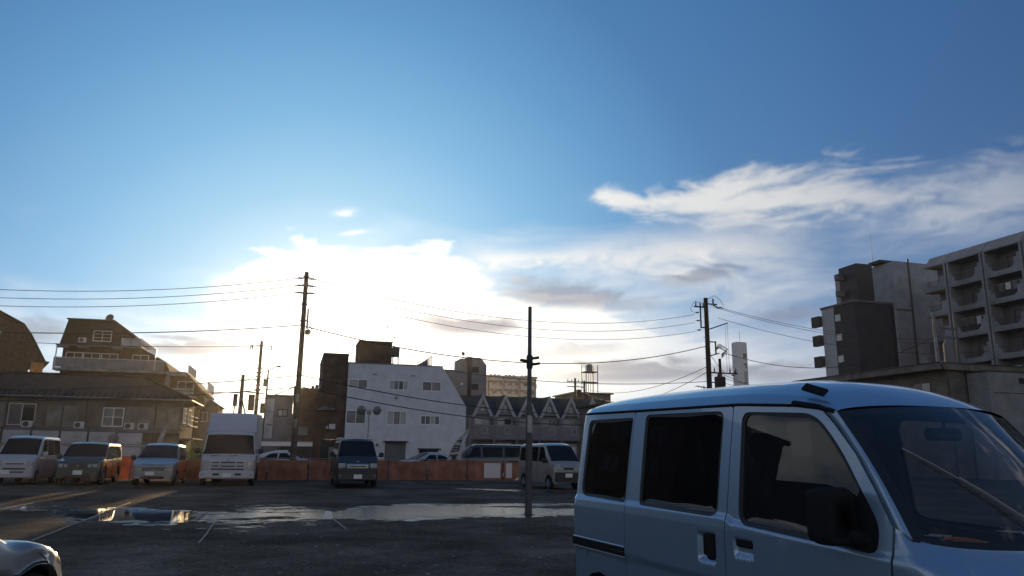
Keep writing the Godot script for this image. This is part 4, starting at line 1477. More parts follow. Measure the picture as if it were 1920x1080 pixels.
	b.box(Vector3(-0.2, 17.9, -5.4), Vector3(5.2, 18.15, 0.12), 0.03)
	part("parapet", b, M("concrete_dark"), o)
	b = MB.new()
	b.box(Vector3(4.7, 0, 0.0), Vector3(5.05, 17.7, 0.1))
	part("black_edge", b, M("black_clad"), o)
	for y in [4.1, 6.6, 9.1, 11.6, 14.0, 16.2]:
		b = MB.new()
		b.box(Vector3(-0.12, y, -3.1), Vector3(0.0, y + 0.75, -2.3), 0.02)
		part("window", b, M("pane_light"), o)
		b = MB.new()
		b.box(Vector3(-0.55, y - 0.2, -6.6), Vector3(0.0, y + 1.0, -5.3), 0.03)
		part("side_balcony", b, M("charcoal"), o)
	b = MB.new()
	b.box(Vector3(4.16, 17.9, -7.0), Vector3(6.4, 23.55, -4.0), 0.03)
	part("black_box", b, M("black_clad"), o)
	for y in [20.0, 22.0]:
		b = MB.new()
		b.box(Vector3(3.4, y, -6.9), Vector3(4.16, y + 0.7, -6.2), 0.02)
		part("roof_vent", b, M("concrete_dark"), o)
	b = MB.new()
	b.prism(PackedVector2Array([Vector2(11.1, 0), Vector2(18.5, 0), Vector2(18.5, 24.9), Vector2(11.4, 24.9), Vector2(11.1, 24.7)]), -16.0, -5.9)
	part("grey_wall", b, M("tower_grey"), o)
	b = MB.new()
	b.rod(Vector3(13.5, 0, -5.85), Vector3(13.5, 25.3, -5.85), 0.11, 8)
	b.box(Vector3(11.1, 18.75, -5.9), Vector3(13.5, 18.95, -5.82))
	part("drain_pipe", b, M("steel_dark"), o)
	b = MB.new()
	b.box(Vector3(11.06, 18.6, -9.2), Vector3(11.12, 20.0, -8.2))
	part("window", b, M("black"), o)
	b = MB.new()
	b.box(Vector3(10.4, 24.9, -9.0), Vector3(12.6, 25.25, -7.0), 0.03)
	part("roof_hatch", b, M("charcoal"), o)
	b = MB.new()
	b.rod(Vector3(11.6, 24.9, -9.5), Vector3(11.6, 29.6, -9.5), 0.05, 6, 0.02)
	part("antenna_mast", b, M("steel"), o)

	# low house with the deep eave, right behind the van
	o = thing("flat_eave_house", "low beige house with a deep flat eave behind the silver van's roof", "house", G(46.1, 45.0))
	b = MB.new()
	b.box(Vector3(-0.35, 7.94, -16.5), Vector3(9.5, 8.42, 0.45), 0.03)
	part("eave", b, M("house_wall"), o)
	b = MB.new()
	b.box(Vector3(0.9, 0, -16), Vector3(9.3, 7.94, -0.02))
	part("wall", b, M("house_wall"), o)
	b = MB.new()
	b.box(Vector3(-0.42, 8.42, -16.6), Vector3(9.6, 8.5, 0.5), 0.02)
	part("roof_edge", b, M("steel_dark"), o)
	b = MB.new()
	b.tube(PackedVector3Array([Vector3(0.1, 8.3, 0.52), Vector3(0.15, 7.9, 0.52), Vector3(0.92, 7.7, 0.1), Vector3(0.95, 0.0, 0.1)]), 0.06, 8)
	part("drain_pipe", b, M("frame_dark"), o)
	for z in [-3.2, -6.2, -9.6]:
		b = MB.new()
		b.box(Vector3(0.84, 6.1, z), Vector3(0.9, 7.2, z + 1.7), 0.01)
		var f := part("window", b, M("frame_dark"), o)
		for q in 2:
			b = MB.new()
			b.box(Vector3(0.8, 6.18, z + 0.08 + 0.8 * q), Vector3(0.845, 7.12, z + 0.84 + 0.8 * q))
			part("pane", b, M("pane_curtain" if q else "pane_dark"), f)
	b = MB.new()
	b.lathe(Vector3(1.9, 7.25, -0.02), Vector3(0, 0, 1), [Vector2(0.11, 0), Vector2(0.11, 0.05), Vector2(0, 0.08)], 12)
	part("vent_cap", b, M("steel"), o)

	o = thing("grey_annex", "plain grey annex with small square windows right of the beige low house", "building", G(48.7, 43.0))
	b = MB.new()
	b.wall(0, 9.5, 0, 7.75, 0, [Rect2(2.9, 6.95, 0.5, 0.42), Rect2(4.0, 7.2, 0.5, 0.4), Rect2(5.2, 7.15, 0.5, 0.4)], 0.1)
	b.box(Vector3(0, 0, -1.8), Vector3(9.5, 7.75, -0.25))
	b.quad(Vector3(0, 0, 0), Vector3(0, 7.75, 0), Vector3(0, 7.75, -0.25), Vector3(0, 0, -0.25), Vector3.LEFT)
	part("wall", b, M("grey_wall"), o)
	for q in [[2.9, 6.95], [4.0, 7.2], [5.2, 7.15]]:
		window(o, q[0], q[1], 0.5, 0.42, -0.02, 1, ["pane_dark"], "frame_dark")
	b = MB.new()
	b.box(Vector3(-0.1, 7.75, -1.9), Vector3(9.6, 7.85, 0.08), 0.02)
	b.box(Vector3(0.4, 6.2, 0.0), Vector3(9.5, 6.25, 0.04))
	part("roof_edge", b, M("steel_dark"), o)


# ------------------------------------------------------------------ street furniture
func pole_mesh(h: float, r: float, bands := true) -> MB:
	var b := MB.new()
	b.lathe(Vector3.ZERO, Vector3.UP, [Vector2(r, 0), Vector2(r * 0.66, h), Vector2(0, h + 0.03)], 14)
	return b


func steps(h0: float, h1: float, r: float) -> MB:
	var b := MB.new()
	var k := 0
	var y := h0
	while y < h1:
		var s := 1.0 if k % 2 else -1.0
		b.rod(Vector3(s * r * 0.7, y, 0), Vector3(s * (r + 0.16), y, 0), 0.012, 5)
		y += 0.42
		k += 1
	return b


func insulator(b: MB, p: Vector3, d: Vector3) -> void:
	b.lathe(p, d, [Vector2(0.02, 0), Vector2(0.07, 0.03), Vector2(0.03, 0.07), Vector2(0.075, 0.12), Vector2(0.03, 0.17), Vector2(0.07, 0.21), Vector2(0.02, 0.3), Vector2(0, 0.5)], 8)


func poles() -> void:
	# the tall pole in front of the sun
	var o := thing("utility_pole", "tall concrete utility pole standing in front of the setting sun", "utility pole", G(0.15, 41.0))
	part("shaft", pole_mesh(10.9, 0.17), M("pole_concrete"), o)
	part("climbing_step", steps(3.0, 10.4, 0.15), M("steel_dark"), o)
	var b := MB.new()
	for y in [10.6, 10.15, 9.7, 9.1, 8.2]:
		b = MB.new()
		b.lathe(Vector3(0, y, 0), Vector3.UP, [Vector2(0.13, 0), Vector2(0.17, 0), Vector2(0.17, 0.06), Vector2(0.13, 0.06)], 12)
		part("band", b, M("steel_dark"), o)
	b = MB.new()
	for y in [10.55, 10.15, 9.75]:
		for s in [-1.0, 1.0]:
			insulator(b, Vector3(s * 0.14, y, 0), Vector3(s, 0, 0))
	part("insulator", b, M("concrete_dark"), o)
	b = MB.new()
	b.rod(Vector3(0.22, 7.8, 0), Vector3(0.22, 8.9, 0), 0.05, 6)
	for k in 3:
		b.tube(PackedVector3Array([Vector3(0.15, 8.3 - 0.2 * k, 0), Vector3(0.4, 8.1 - 0.2 * k, 0.05), Vector3(0.5, 7.85 - 0.15 * k, 0.05), Vector3(0.3, 7.7 - 0.2 * k, 0)]), 0.02, 5)
	b.box(Vector3(0.14, 7.5, -0.15), Vector3(0.4, 7.75, 0.12), 0.03)
	part("cable_closure", b, M("steel_dark"), o)
	for y in [2.6, 3.9]:
		b = MB.new()
		b.box(Vector3(-0.1, y, 0.15), Vector3(0.1, y + 0.42, 0.2), 0.01)
		part("number_plate", b, M("house_panel"), o)

	# the light pole in the lot
	o = thing("light_pole", "slim dark light pole standing in the lot before the row house", "light pole", G(5.76, 18.35))
	b = MB.new()
	b.lathe(Vector3.ZERO, Vector3.UP, [Vector2(0.085, 0), Vector2(0.085, 2.6), Vector2(0.06, 2.7), Vector2(0.047, 5.22), Vector2(0, 5.24)], 14)
	part("shaft", b, M("steel_dark"), o)
	b = MB.new()
	b.lathe(Vector3(0, 3.6, 0), Vector3.UP, [Vector2(0.075, 0), Vector2(0.085, 0.05), Vector2(0.085, 0.32), Vector2(0.06, 0.36)], 12)
	part("clamp", b, M("black"), o)
	for q in [[-1.0, 3.78, 0.0], [1.0, 3.86, 0.0], [1.0, 3.7, 0.08]]:
		b = MB.new()
		b.x = Transform3D(Basis(Vector3(0, 0, 1), 0.16 * q[0]), Vector3(0, q[1], q[2]))
		b.box(Vector3(minf(q[0] * 0.05, q[0] * 0.25), -0.03, -0.07), Vector3(maxf(q[0] * 0.05, q[0] * 0.25), 0.035, 0.07), 0.015)
		b.rod(Vector3(q[0] * 0.03, 0, 0), Vector3(q[0] * 0.1, 0, 0), 0.025, 6)
		part("floodlight", b, M("black"), o)
	b = MB.new()
	b.box(Vector3(-0.075, 1.98, 0.06), Vector3(0.045, 2.42, 0.13), 0.01)
	part("switch_box", b, M("steel"), o)
	b = MB.new()
	b.lathe(Vector3.ZERO, Vector3.UP, [Vector2(0.16, 0), Vector2(0.16, 0.02), Vector2(0.09, 0.03), Vector2(0.09, 0.14)], 14)
	part("base_plate", b, M("steel_dark"), o)

	# the pole with the transformer
	o = thing("utility_pole", "utility pole with transformer and many crossed wires beyond the silver van", "utility pole", G(31.05, 52.0))
	part("shaft", pole_mesh(13.75, 0.25), M("pole_dark"), o)
	part("climbing_step", steps(3.0, 13.0, 0.17), M("pole_dark"), o)
	b = MB.new()
	b.box(Vector3(-1.05, 12.95, -0.06), Vector3(0.1, 13.05, 0.06))
	b.box(Vector3(-0.55, 11.3, -0.05), Vector3(-0.47, 13.3, 0.05))
	b.box(Vector3(-0.5, 11.3, -0.05), Vector3(0.1, 11.38, 0.05))
	b.box(Vector3(0.1, 13.25, -0.06), Vector3(1.0, 13.33, 0.06))
	b.box(Vector3(0.62, 13.3, -0.05), Vector3(0.7, 13.75, 0.05))
	b.rod(Vector3(0.1, 11.2, 0), Vector3(1.9, 11.85, 0), 0.05, 6)
	b.box(Vector3(0.1, 10.2, -0.05), Vector3(0.75, 10.28, 0.05))
	b.box(Vector3(0.67, 9.3, -0.05), Vector3(0.75, 10.3, 0.05))
	b.rod(Vector3(0.1, 9.1, 0), Vector3(1.0, 9.35, 0), 0.05, 6)
	b.box(Vector3(0.1, 7.75, -0.06), Vector3(2.5, 7.85, 0.06))
	b.box(Vector3(0.1, 7.0, -0.05), Vector3(0.6, 7.08, 0.05))
	b.box(Vector3(0.1, 6.0, -0.05), Vector3(0.6, 6.08, 0.05))
	part("crossarm", b, M("pole_dark"), o)
	b = MB.new()
	for q in [[-0.95, 12.4], [-0.9, 11.75], [-0.85, 11.0]]:
		insulator(b, Vector3(q[0] + 0.3, q[1] + 0.15, 0), Vector3(-1, -0.15, 0))
	for q in [[0.85, 13.2], [1.1, 13.05], [1.4, 13.1], [2.2, 7.7], [2.45, 7.9]]:
		insulator(b, Vector3(q[0] - 0.2, q[1], 0), Vector3(1, -0.3, 0.2))
	for q in [[-0.9, 13.05], [-0.25, 13.05], [0.5, 7.85], [1.9, 7.85], [2.4, 7.85]]:
		insulator(b, Vector3(q[0], q[1], 0), Vector3.UP)
	part("insulator", b, M("charcoal"), o)
	b = MB.new()
	for k in 7:
		var a := 0.6 * k
		b = MB.new()
		b.tube(PackedVector3Array([Vector3(0.7, 9.6, 0), Vector3(1.0 + 0.2 * cos(a), 9.9 + 0.2 * sin(a), 0.1), Vector3(1.7 + 0.1 * sin(a * 2), 9.6 + 0.15 * cos(a), 0.05), Vector3(1.2, 9.3 - 0.05 * k, 0)]), 0.022, 5)
		part("jumper_cable", b, M("wire"), o)
	for q in [[Vector3(-1.2, 12.55, 0), Vector3(-1.4, 12.8, 0), Vector3(-1.0, 13.4, 0), Vector3(-0.4, 13.35, 0)], [Vector3(0.2, 13.7, 0), Vector3(0.8, 14.0, 0), Vector3(1.3, 13.7, 0), Vector3(1.6, 13.2, 0)]]:
		b = MB.new()
		b.tube(PackedVector3Array(q), 0.02, 5)
		part("jumper_cable", b, M("wire"), o)
	b = MB.new()
	b.tube(PackedVector3Array([Vector3(0.2, 9.2, 0), Vector3(0.9, 8.3, 0), Vector3(1.4, 7.8, 0)]), 0.02, 5)
	part("jumper_cable", b, M("wire"), o)
	for x in [1.65, 1.85]:
		b = MB.new()
		b.rod(Vector3(x, 11.75, 0), Vector3(x, 7.9, 0), 0.014, 5)
		part("drop_wire", b, M("wire"), o)
	b = MB.new()
	b.box(Vector3(0.55, 6.1, -0.2), Vector3(1.25, 7.5, 0.4), 0.06)
	for k in 5:
		b.box(Vector3(0.6 + 0.13 * k, 6.25, 0.4), Vector3(0.63 + 0.13 * k, 7.35, 0.5))
	b.lathe(Vector3(0.75, 7.5, 0.1), Vector3.UP, [Vector2(0.08, 0), Vector2(0.05, 0.25), Vector2(0, 0.3)], 8)
	b.lathe(Vector3(1.05, 7.5, 0.1), Vector3.UP, [Vector2(0.08, 0), Vector2(0.05, 0.25), Vector2(0, 0.3)], 8)
	part("transformer", b, M("charcoal"), o)

	o = thing("utility_pole", "shorter dark pole just right of the transformer pole", "utility pole", G(33.3, 54.0))
	part("shaft", pole_mesh(9.2, 0.17), M("pole_dark"), o)
	b = MB.new()
	for y in [7.2, 6.6]:
		insulator(b, Vector3(-0.1, y, 0), Vector3(-1, -0.3, 0))
	part("insulator", b, M("charcoal"), o)

	# poles down the side street
	var lab := ["thin street pole with a short top arm, left of the sun", "stubby thick pole directly above the white truck", "slender lamp pole beside the shop house, near the sun"]
	var pk := [[-3.4, 75.0, 11.6, 0.2], [-3.85, 60.0, 6.95, 0.19], [-2.75, 80.0, 9.4, 0.12]]
	for i in 3:
		o = thing("street_pole", lab[i], "utility pole", G(pk[i][0], pk[i][1]))
		part("shaft", pole_mesh(pk[i][2], pk[i][3]), M("pole_concrete"), o)
		part("climbing_step", steps(3.0, pk[i][2] - 1.0, pk[i][3]), M("steel_dark"), o)
		var fit := []
		if i == 0:
			fit = [["crossarm", 0, Vector3(-1.0, 11.2, 0), Vector3(1.0, 11.15, 0), 0.045], ["equipment_box", 1, Vector3(-0.75, 5.0, -0.2), Vector3(-0.2, 6.5, 0.2), 0.04], ["equipment_box", 1, Vector3(0.2, 3.4, -0.1), Vector3(0.6, 4.6, 0.1), 0.03]]
			for x in [-0.95, -0.8, 0.95]:
				fit.append(["insulator", 0, Vector3(x, 11.15, 0), Vector3(x, 10.75, 0), 0.06])
			for k in 6:
				fit.append(["cable_arm", 0, Vector3(-0.3, 9.0 - 0.4 * k, 0), Vector3(0.25, 9.0 - 0.4 * k, 0), 0.06])
		elif i == 1:
			fit = [["crossarm", 0, Vector3(0, 5.7, 0), Vector3(1.6, 5.6, 0), 0.05], ["brace", 0, Vector3(0.1, 5.0, 0), Vector3(0.9, 2.4, 0.0), 0.06], ["equipment_box", 1, Vector3(-0.55, 4.6, -0.15), Vector3(-0.25, 5.5, 0.15), 0.03], ["conduit", 0, Vector3(-0.4, 4.65, 0), Vector3(-0.5, 3.4, 0), 0.05]]
		else:
			fit = [["lamp_arm", 0, Vector3(0, 9.3, 0), Vector3(0.8, 9.75, 0), 0.05], ["lamp_head", 1, Vector3(0.75, 9.65, -0.15), Vector3(1.2, 9.82, 0.15), 0.03], ["bracket", 0, Vector3(0, 9.2, 0), Vector3(-0.4, 9.3, 0), 0.04], ["equipment_box", 1, Vector3(-0.4, 7.7, -0.1), Vector3(-0.08, 8.4, 0.1), 0.02], ["equipment_box", 1, Vector3(-0.5, 5.0, -0.2), Vector3(-0.05, 6.0, 0.2), 0.04]]
		for q in fit:
			b = MB.new()
			if q[1] == 0:
				b.rod(q[2], q[3], q[4], 6)
			else:
				b.box(q[2], q[3], q[4])
			part(q[0], b, M("steel_dark"), o)
	lab = ["far pole crowned with cross-arms left of the water tower", "plain far pole standing next to the cross-armed one"]
	pk = [[38.2, 100.0, 11.9], [39.6, 100.0, 11.6]]
	for i in 2:
		o = thing("far_pole", lab[i], "utility pole", G(pk[i][0], pk[i][1]))
		part("shaft", pole_mesh(pk[i][2], 0.22), M("pole_concrete"), o)
		b = MB.new()
		if i == 0:
			for y in [11.4, 10.7]:
				b = MB.new()
				b.rod(Vector3(-1.2, y, 0), Vector3(1.2, y, 0), 0.07, 6)
				part("crossarm", b, M("charcoal"), o)
			for x in [-1.1, -0.5, 0.5, 1.1]:
				b = MB.new()
				insulator(b, Vector3(x, 11.4, 0), Vector3.UP)
				part("insulator", b, M("charcoal"), o)
			b = MB.new()
			b.lathe(Vector3(0.55, 9.2, 0), Vector3.UP, [Vector2(0.0, 0), Vector2(0.35, 0.05), Vector2(0.35, 1.1), Vector2(0, 1.15)], 10)
			part("transformer", b, M("charcoal"), o)
		else:
			b.box(Vector3(-0.1, 8.8, -0.25), Vector3(0.5, 10.0, 0.25), 0.05)
			part("equipment_box", b, M("charcoal"), o)
	o = thing("utility_pole", "dark pole with hung equipment in front of the balcony apartment block", "utility pole", G(53.6, 52.0))
	part("shaft", pole_mesh(14.0, 0.2), M("concrete"), o)
	for q in [[Vector3(0.6, 12.6, -0.1), Vector3(2.4, 12.75, 0.1)], [Vector3(0.1, 9.2, -0.1), Vector3(1.9, 9.35, 0.1)], [Vector3(0.1, 11.8, -0.08), Vector3(2.4, 11.95, 0.08)]]:
		b = MB.new()
		b.box(q[0], q[1])
		part("crossarm", b, M("concrete_dark"), o)
	b = MB.new()
	b.lathe(Vector3(1.4, 9.4, 0), Vector3.UP, [Vector2(0, 0), Vector2(0.5, 0.03), Vector2(0.5, 1.9), Vector2(0.25, 2.3), Vector2(0, 2.35)], 14)
	part("transformer", b, M("concrete_dark"), o)
	b = MB.new()
	b.rod(Vector3(2.3, 14.0, 0), Vector3(2.3, 8.0, 0), 0.12, 8)
	part("second_shaft", b, M("concrete_dark"), o)
	for k in 2:
		o = thing("roof_antenna", ["thin fishbone aerial left of the transformer pole", "thin fishbone aerial under the sign tower"][k], "antenna", [G(30.6, 120.0), G(47.0, 80.0)][k])
		b = MB.new()
		b.rod(Vector3(0, 0, 0), Vector3(0, [13.0, 9.6][k], 0), 0.05, 5)
		b.rod(Vector3(-1.0, [12.9, 9.5][k], 0), Vector3(1.2, [12.7, 9.2][k], 0), 0.05, 5)
		for q in 6:
			b.rod(Vector3(-0.9 + 0.4 * q, [12.88, 9.48][k] - 0.05 * q, -0.5), Vector3(-0.9 + 0.4 * q, [12.88, 9.48][k] - 0.05 * q, 0.5), 0.03, 5)
		part("mast", b, M("steel_dark"), o)


func wire(a: Vector3, c: Vector3, sag: float, r: float, label: String, group := "") -> void:
	var p := PackedVector3Array()
	var n := 28
	for i in n + 1:
		var t := float(i) / n
		p.append(a.lerp(c, t) - Vector3(0, sag * 4.0 * t * (1.0 - t), 0))
	var b := MB.new()
	b.tube(p, r, 5)
	solo("power_line", b, M("wire"), label, "wire", Vector3.ZERO, 0.0, group)


func wires() -> void:
	var h := [10.55, 10.15, 9.75]
	var nm := ["highest", "middle", "lowest"]
	for k in 3:
		wire(G(-0.2, 41, h[k]), G(-32.0, 41, h[k] + 0.05), 1.7, 0.016, nm[k] + " of the three lines running left from the tall pole before the sun", "lines on the tall pole")
		wire(G(0.5, 41, h[k]), G(30.0, 52, [12.35, 11.7, 11.0][k]), 1.45, 0.016, nm[k] + " of the three lines between the tall pole and the transformer pole", "lines on the tall pole")
		wire(G(31.5 + 0.3 * k, 52, [13.2, 13.05, 12.2][k]), G(64.0, 56, [13.0, 12.6, 11.6][k]), 1.2, 0.018, nm[k] + " of the three lines running right from the transformer pole", "lines on the transformer pole")
	wire(G(0.15, 41, 8.0), G(-26.0, 41, 7.1), 0.7, 0.026, "thick sloping cable left of the tall pole over the mansard block", "")
	wire(G(0.15, 41, 7.95), G(31.0, 52, 9.9), 1.7, 0.03, "thick cable sagging from the tall pole to the transformer pole", "")
	wire(G(0.15, 41, 5.35), G(31.0, 52, 5.2), 1.25, 0.028, "upper of the two cables crossing the white building's front", "cables across the white building")
	wire(G(0.15, 41, 4.75), G(31.0, 52, 4.4), 1.25, 0.028, "lower of the two cables crossing the white building's front", "cables across the white building")
	wire(G(0.15, 41, 5.3), G(-30.0, 41, 4.6), 0.9, 0.024, "upper of the two cables before the hipped house's wall", "cables before the hipped house")
	wire(G(0.15, 41, 4.7), G(-30.0, 41, 4.1), 0.85, 0.024, "lower of the two cables before the hipped house's wall", "cables before the hipped house")
	wire(G(-3.85, 60, 5.6), G(-20.0, 72, 7.6), 0.4, 0.03, "cable from the stubby pole to the mansard block", "")
	wire(G(-3.85, 60, 5.0), G(0.15, 42, 4.9), 0.25, 0.03, "slack cable between the stubby pole and the tall pole", "")
	wire(G(-3.4, 75, 8.8), G(-3.85, 60, 6.6), 0.3, 0.025, "cable joining the two poles above the truck", "")
	wire(G(-3.4, 75, 11.1), G(-40.0, 80, 11.6), 0.6, 0.03, "dark line running left from the thin street pole", "")
	wire(G(-30.0, 84, 10.9), G(-55.0, 90, 11.4), 0.3, 0.03, "short line between the gambrel house and the mansard block", "")
	wire(G(12.0, 62.0, 8.2), G(31.0, 52, 7.1), 0.6, 0.026, "cable from the white building's roof to the transformer pole", "")
	wire(G(31.0, 52, 8.3), G(38.2, 100, 11.0), 1.6, 0.03, "upper of the lines falling from the transformer pole to the far poles", "lines to the far poles")
	wire(G(31.0, 52, 7.9), G(39.6, 100, 10.0), 1.9, 0.03, "lower of the lines falling from the transformer pole to the far poles", "lines to the far poles")
	wire(G(32.5, 52, 9.4), G(53.6, 52, 11.9), 1.9, 0.026, "thick cable right of the transformer pole crossing the sign tower", "")
	wire(G(33.3, 54, 7.7), G(58.0, 58, 9.2), 1.6, 0.02, "upper slack line before the dark block complex", "slack lines before the dark block")
	wire(G(33.3, 54, 7.3), G(58.0, 58, 8.4), 1.4, 0.02, "lower slack line before the dark block complex", "slack lines before the dark block")
	wire(G(33.3, 54, 8.0), G(44.0, 54, 5.6), 0.3, 0.02, "short line dropping behind the van's roof by the sign tower", "")
	wire(G(44.0, 50, 7.6), G(58.0, 50.0, 10.0), 0.5, 0.02, "drop cable strung to the flat-eave house", "")


func barrier() -> void:
	var o := thing("orange_barrier", "low barrier of translucent orange sheets along the back of the lot", "barrier", G(-15.0, 39.3))
	var x := 0.0
	var i := 0
	var ws := [2.05, 1.95, 2.0, 1.9, 2.05, 2.0, 2.0, 1.95, 2.05, 1.9, 2.0, 2.1, 1.95, 2.0, 2.0]
	while i < 15:
		var w: float = ws[i]
		# a slightly slack sheet
		var b := MB.new()
		for s in [0.006, -0.006]:
			var rows := []
			for j in 7:
				var row := PackedVector3Array()
				for k in 13:
					var t := k / 12.0
					var q := j / 6.0
					row.append(Vector3(x + 0.04 + (w - 0.08) * t, 0.03 + (1.0 - 0.03 * sin(PI * t) * q) * q * (1.0 + 0.035 * sin(i * 2.3 + t * 1.2)), 0.03 * sin(t * 9.0 + i) * sin(PI * q) + 0.02 * sin(q * 7.0 + 2.0 * i + 3.0 * t) + 0.012 * sin(t * 23.0 + q * 5.0 + i) + s))
				rows.append(row)
			b.grid(rows, 1.0 if s > 0 else -1.0)
		part("sheet", b, M("orange_sheet"), o)
		b = MB.new()
		b.rod(Vector3(x, 0, -0.04), Vector3(x, 1.12, -0.04), 0.024, 8)
		part("post", b, M("steel_dark"), o)
		x += w
		i += 1
	var b2 := MB.new()
	b2.rod(Vector3(0, 1.07, -0.045), Vector3(x, 1.07, -0.045), 0.018, 6)
	part("top_rail", b2, M("steel"), o)
	for q in [[24.85, 0.9], [26.05, 0.34], [18.9, 0.12]]:
		b2 = MB.new()
		b2.box(Vector3(q[0], 0.16, 0.035), Vector3(q[0] + q[1], 0.92, 0.045))
		part("notice", b2, M("paper"), o)
	o = thing("striped_bar", "white segmented barrier bar leaning against the orange sheets' right end", "barrier bar", G(11.4, 38.6))
	var m := MB.new()
	for k in 7:
		var t0 := k / 7.0
		var t1 := (k + 0.9) / 7.0
		var a := Vector3(0, 0.08, 0.0).lerp(Vector3(1.55, 0.95, 0.2), t0)
		var c := Vector3(0, 0.08, 0.0).lerp(Vector3(1.55, 0.95, 0.2), t1)
		m = MB.new()
		m.rod(a, c, 0.045 + 0.012 * k, 8)
		part("segment", m, M("trim_white"), o)
	m = MB.new()
	m.rod(Vector3(0, 0.08, 0), Vector3(1.55, 0.95, 0.2), 0.04, 6)
	part("core", m, M("steel_dark"), o)


func flag(o: Node3D, w: float, h: float, mat: Material, lean: float, marks: bool) -> void:
	var b := MB.new()
	b.rod(Vector3(0.0, -0.9, 0), Vector3(lean * 0.2, 0.4, 0), 0.014, 6)
	b.tube(PackedVector3Array([Vector3(lean * 0.2, 0.4, 0), Vector3(lean * 0.45, h * 0.6, 0), Vector3(lean, h, 0)]), 0.012, 6)
	part("pole", b, M("steel"), o)
	for s in [0.004, -0.004]:
		pass
	b = MB.new()
	var rows := []
	for j in 15:
		var q := j / 14.0
		var row := PackedVector3Array()
		for k in 7:
			var t := k / 6.0
			row.append(Vector3(lean * q * q * 1.0 + lean * 0.05 - w * (1.0 - 0.75 * q * q) * t, h * q - 0.12 * t * (1.0 - q), 0.06 * sin(t * 4.0 + q * 5.0)))
		rows.append(row)
	b.grid(rows, 1.0)
	var rows2 := []
	for r in rows:
		var r2 := PackedVector3Array()
		for p in r:
			r2.append(p - Vector3(0, 0, 0.006))
		rows2.append(r2)
	b.grid(rows2, -1.0)
	var cl := part("cloth", b, mat, o)
	if marks:
		# lettering as strips lying on the cloth
		var gl := [[[0.12, 0.2, 0.62, 0.05], [0.12, 0.05, 0.6, 0.05], [0.3, 0.1, 0.35, 0.1]], [[0.1, 0.47, 0.6, 0.045], [0.1, 0.40, 0.6, 0.045], [0.1, 0.33, 0.6, 0.045], [0.62, 0.33, 0.12, 0.18]], [[0.15, 0.62, 0.55, 0.05], [0.55, 0.56, 0.15, 0.14], [0.15, 0.72, 0.2, 0.04]]]
		for g in gl:
			b = MB.new()
			for q in g:
				var r3 := []
				for j in 4:
					var row := PackedVector3Array()
					for k in 5:
						var qq: float = q[1] + q[3] * j / 3.0
						var t: float = 1.0 - (q[0] + q[2] * k / 4.0)
						row.append(Vector3(lean * qq * qq * 1.0 + lean * 0.05 - w * (1.0 - 0.75 * qq * qq) * t, h * qq - 0.12 * t * (1.0 - qq), 0.06 * sin(t * 4.0 + qq * 5.0) + 0.008))
					r3.append(row)
				b.grid(r3, 1.0)
			part("lettering", b, M("black"), cl)


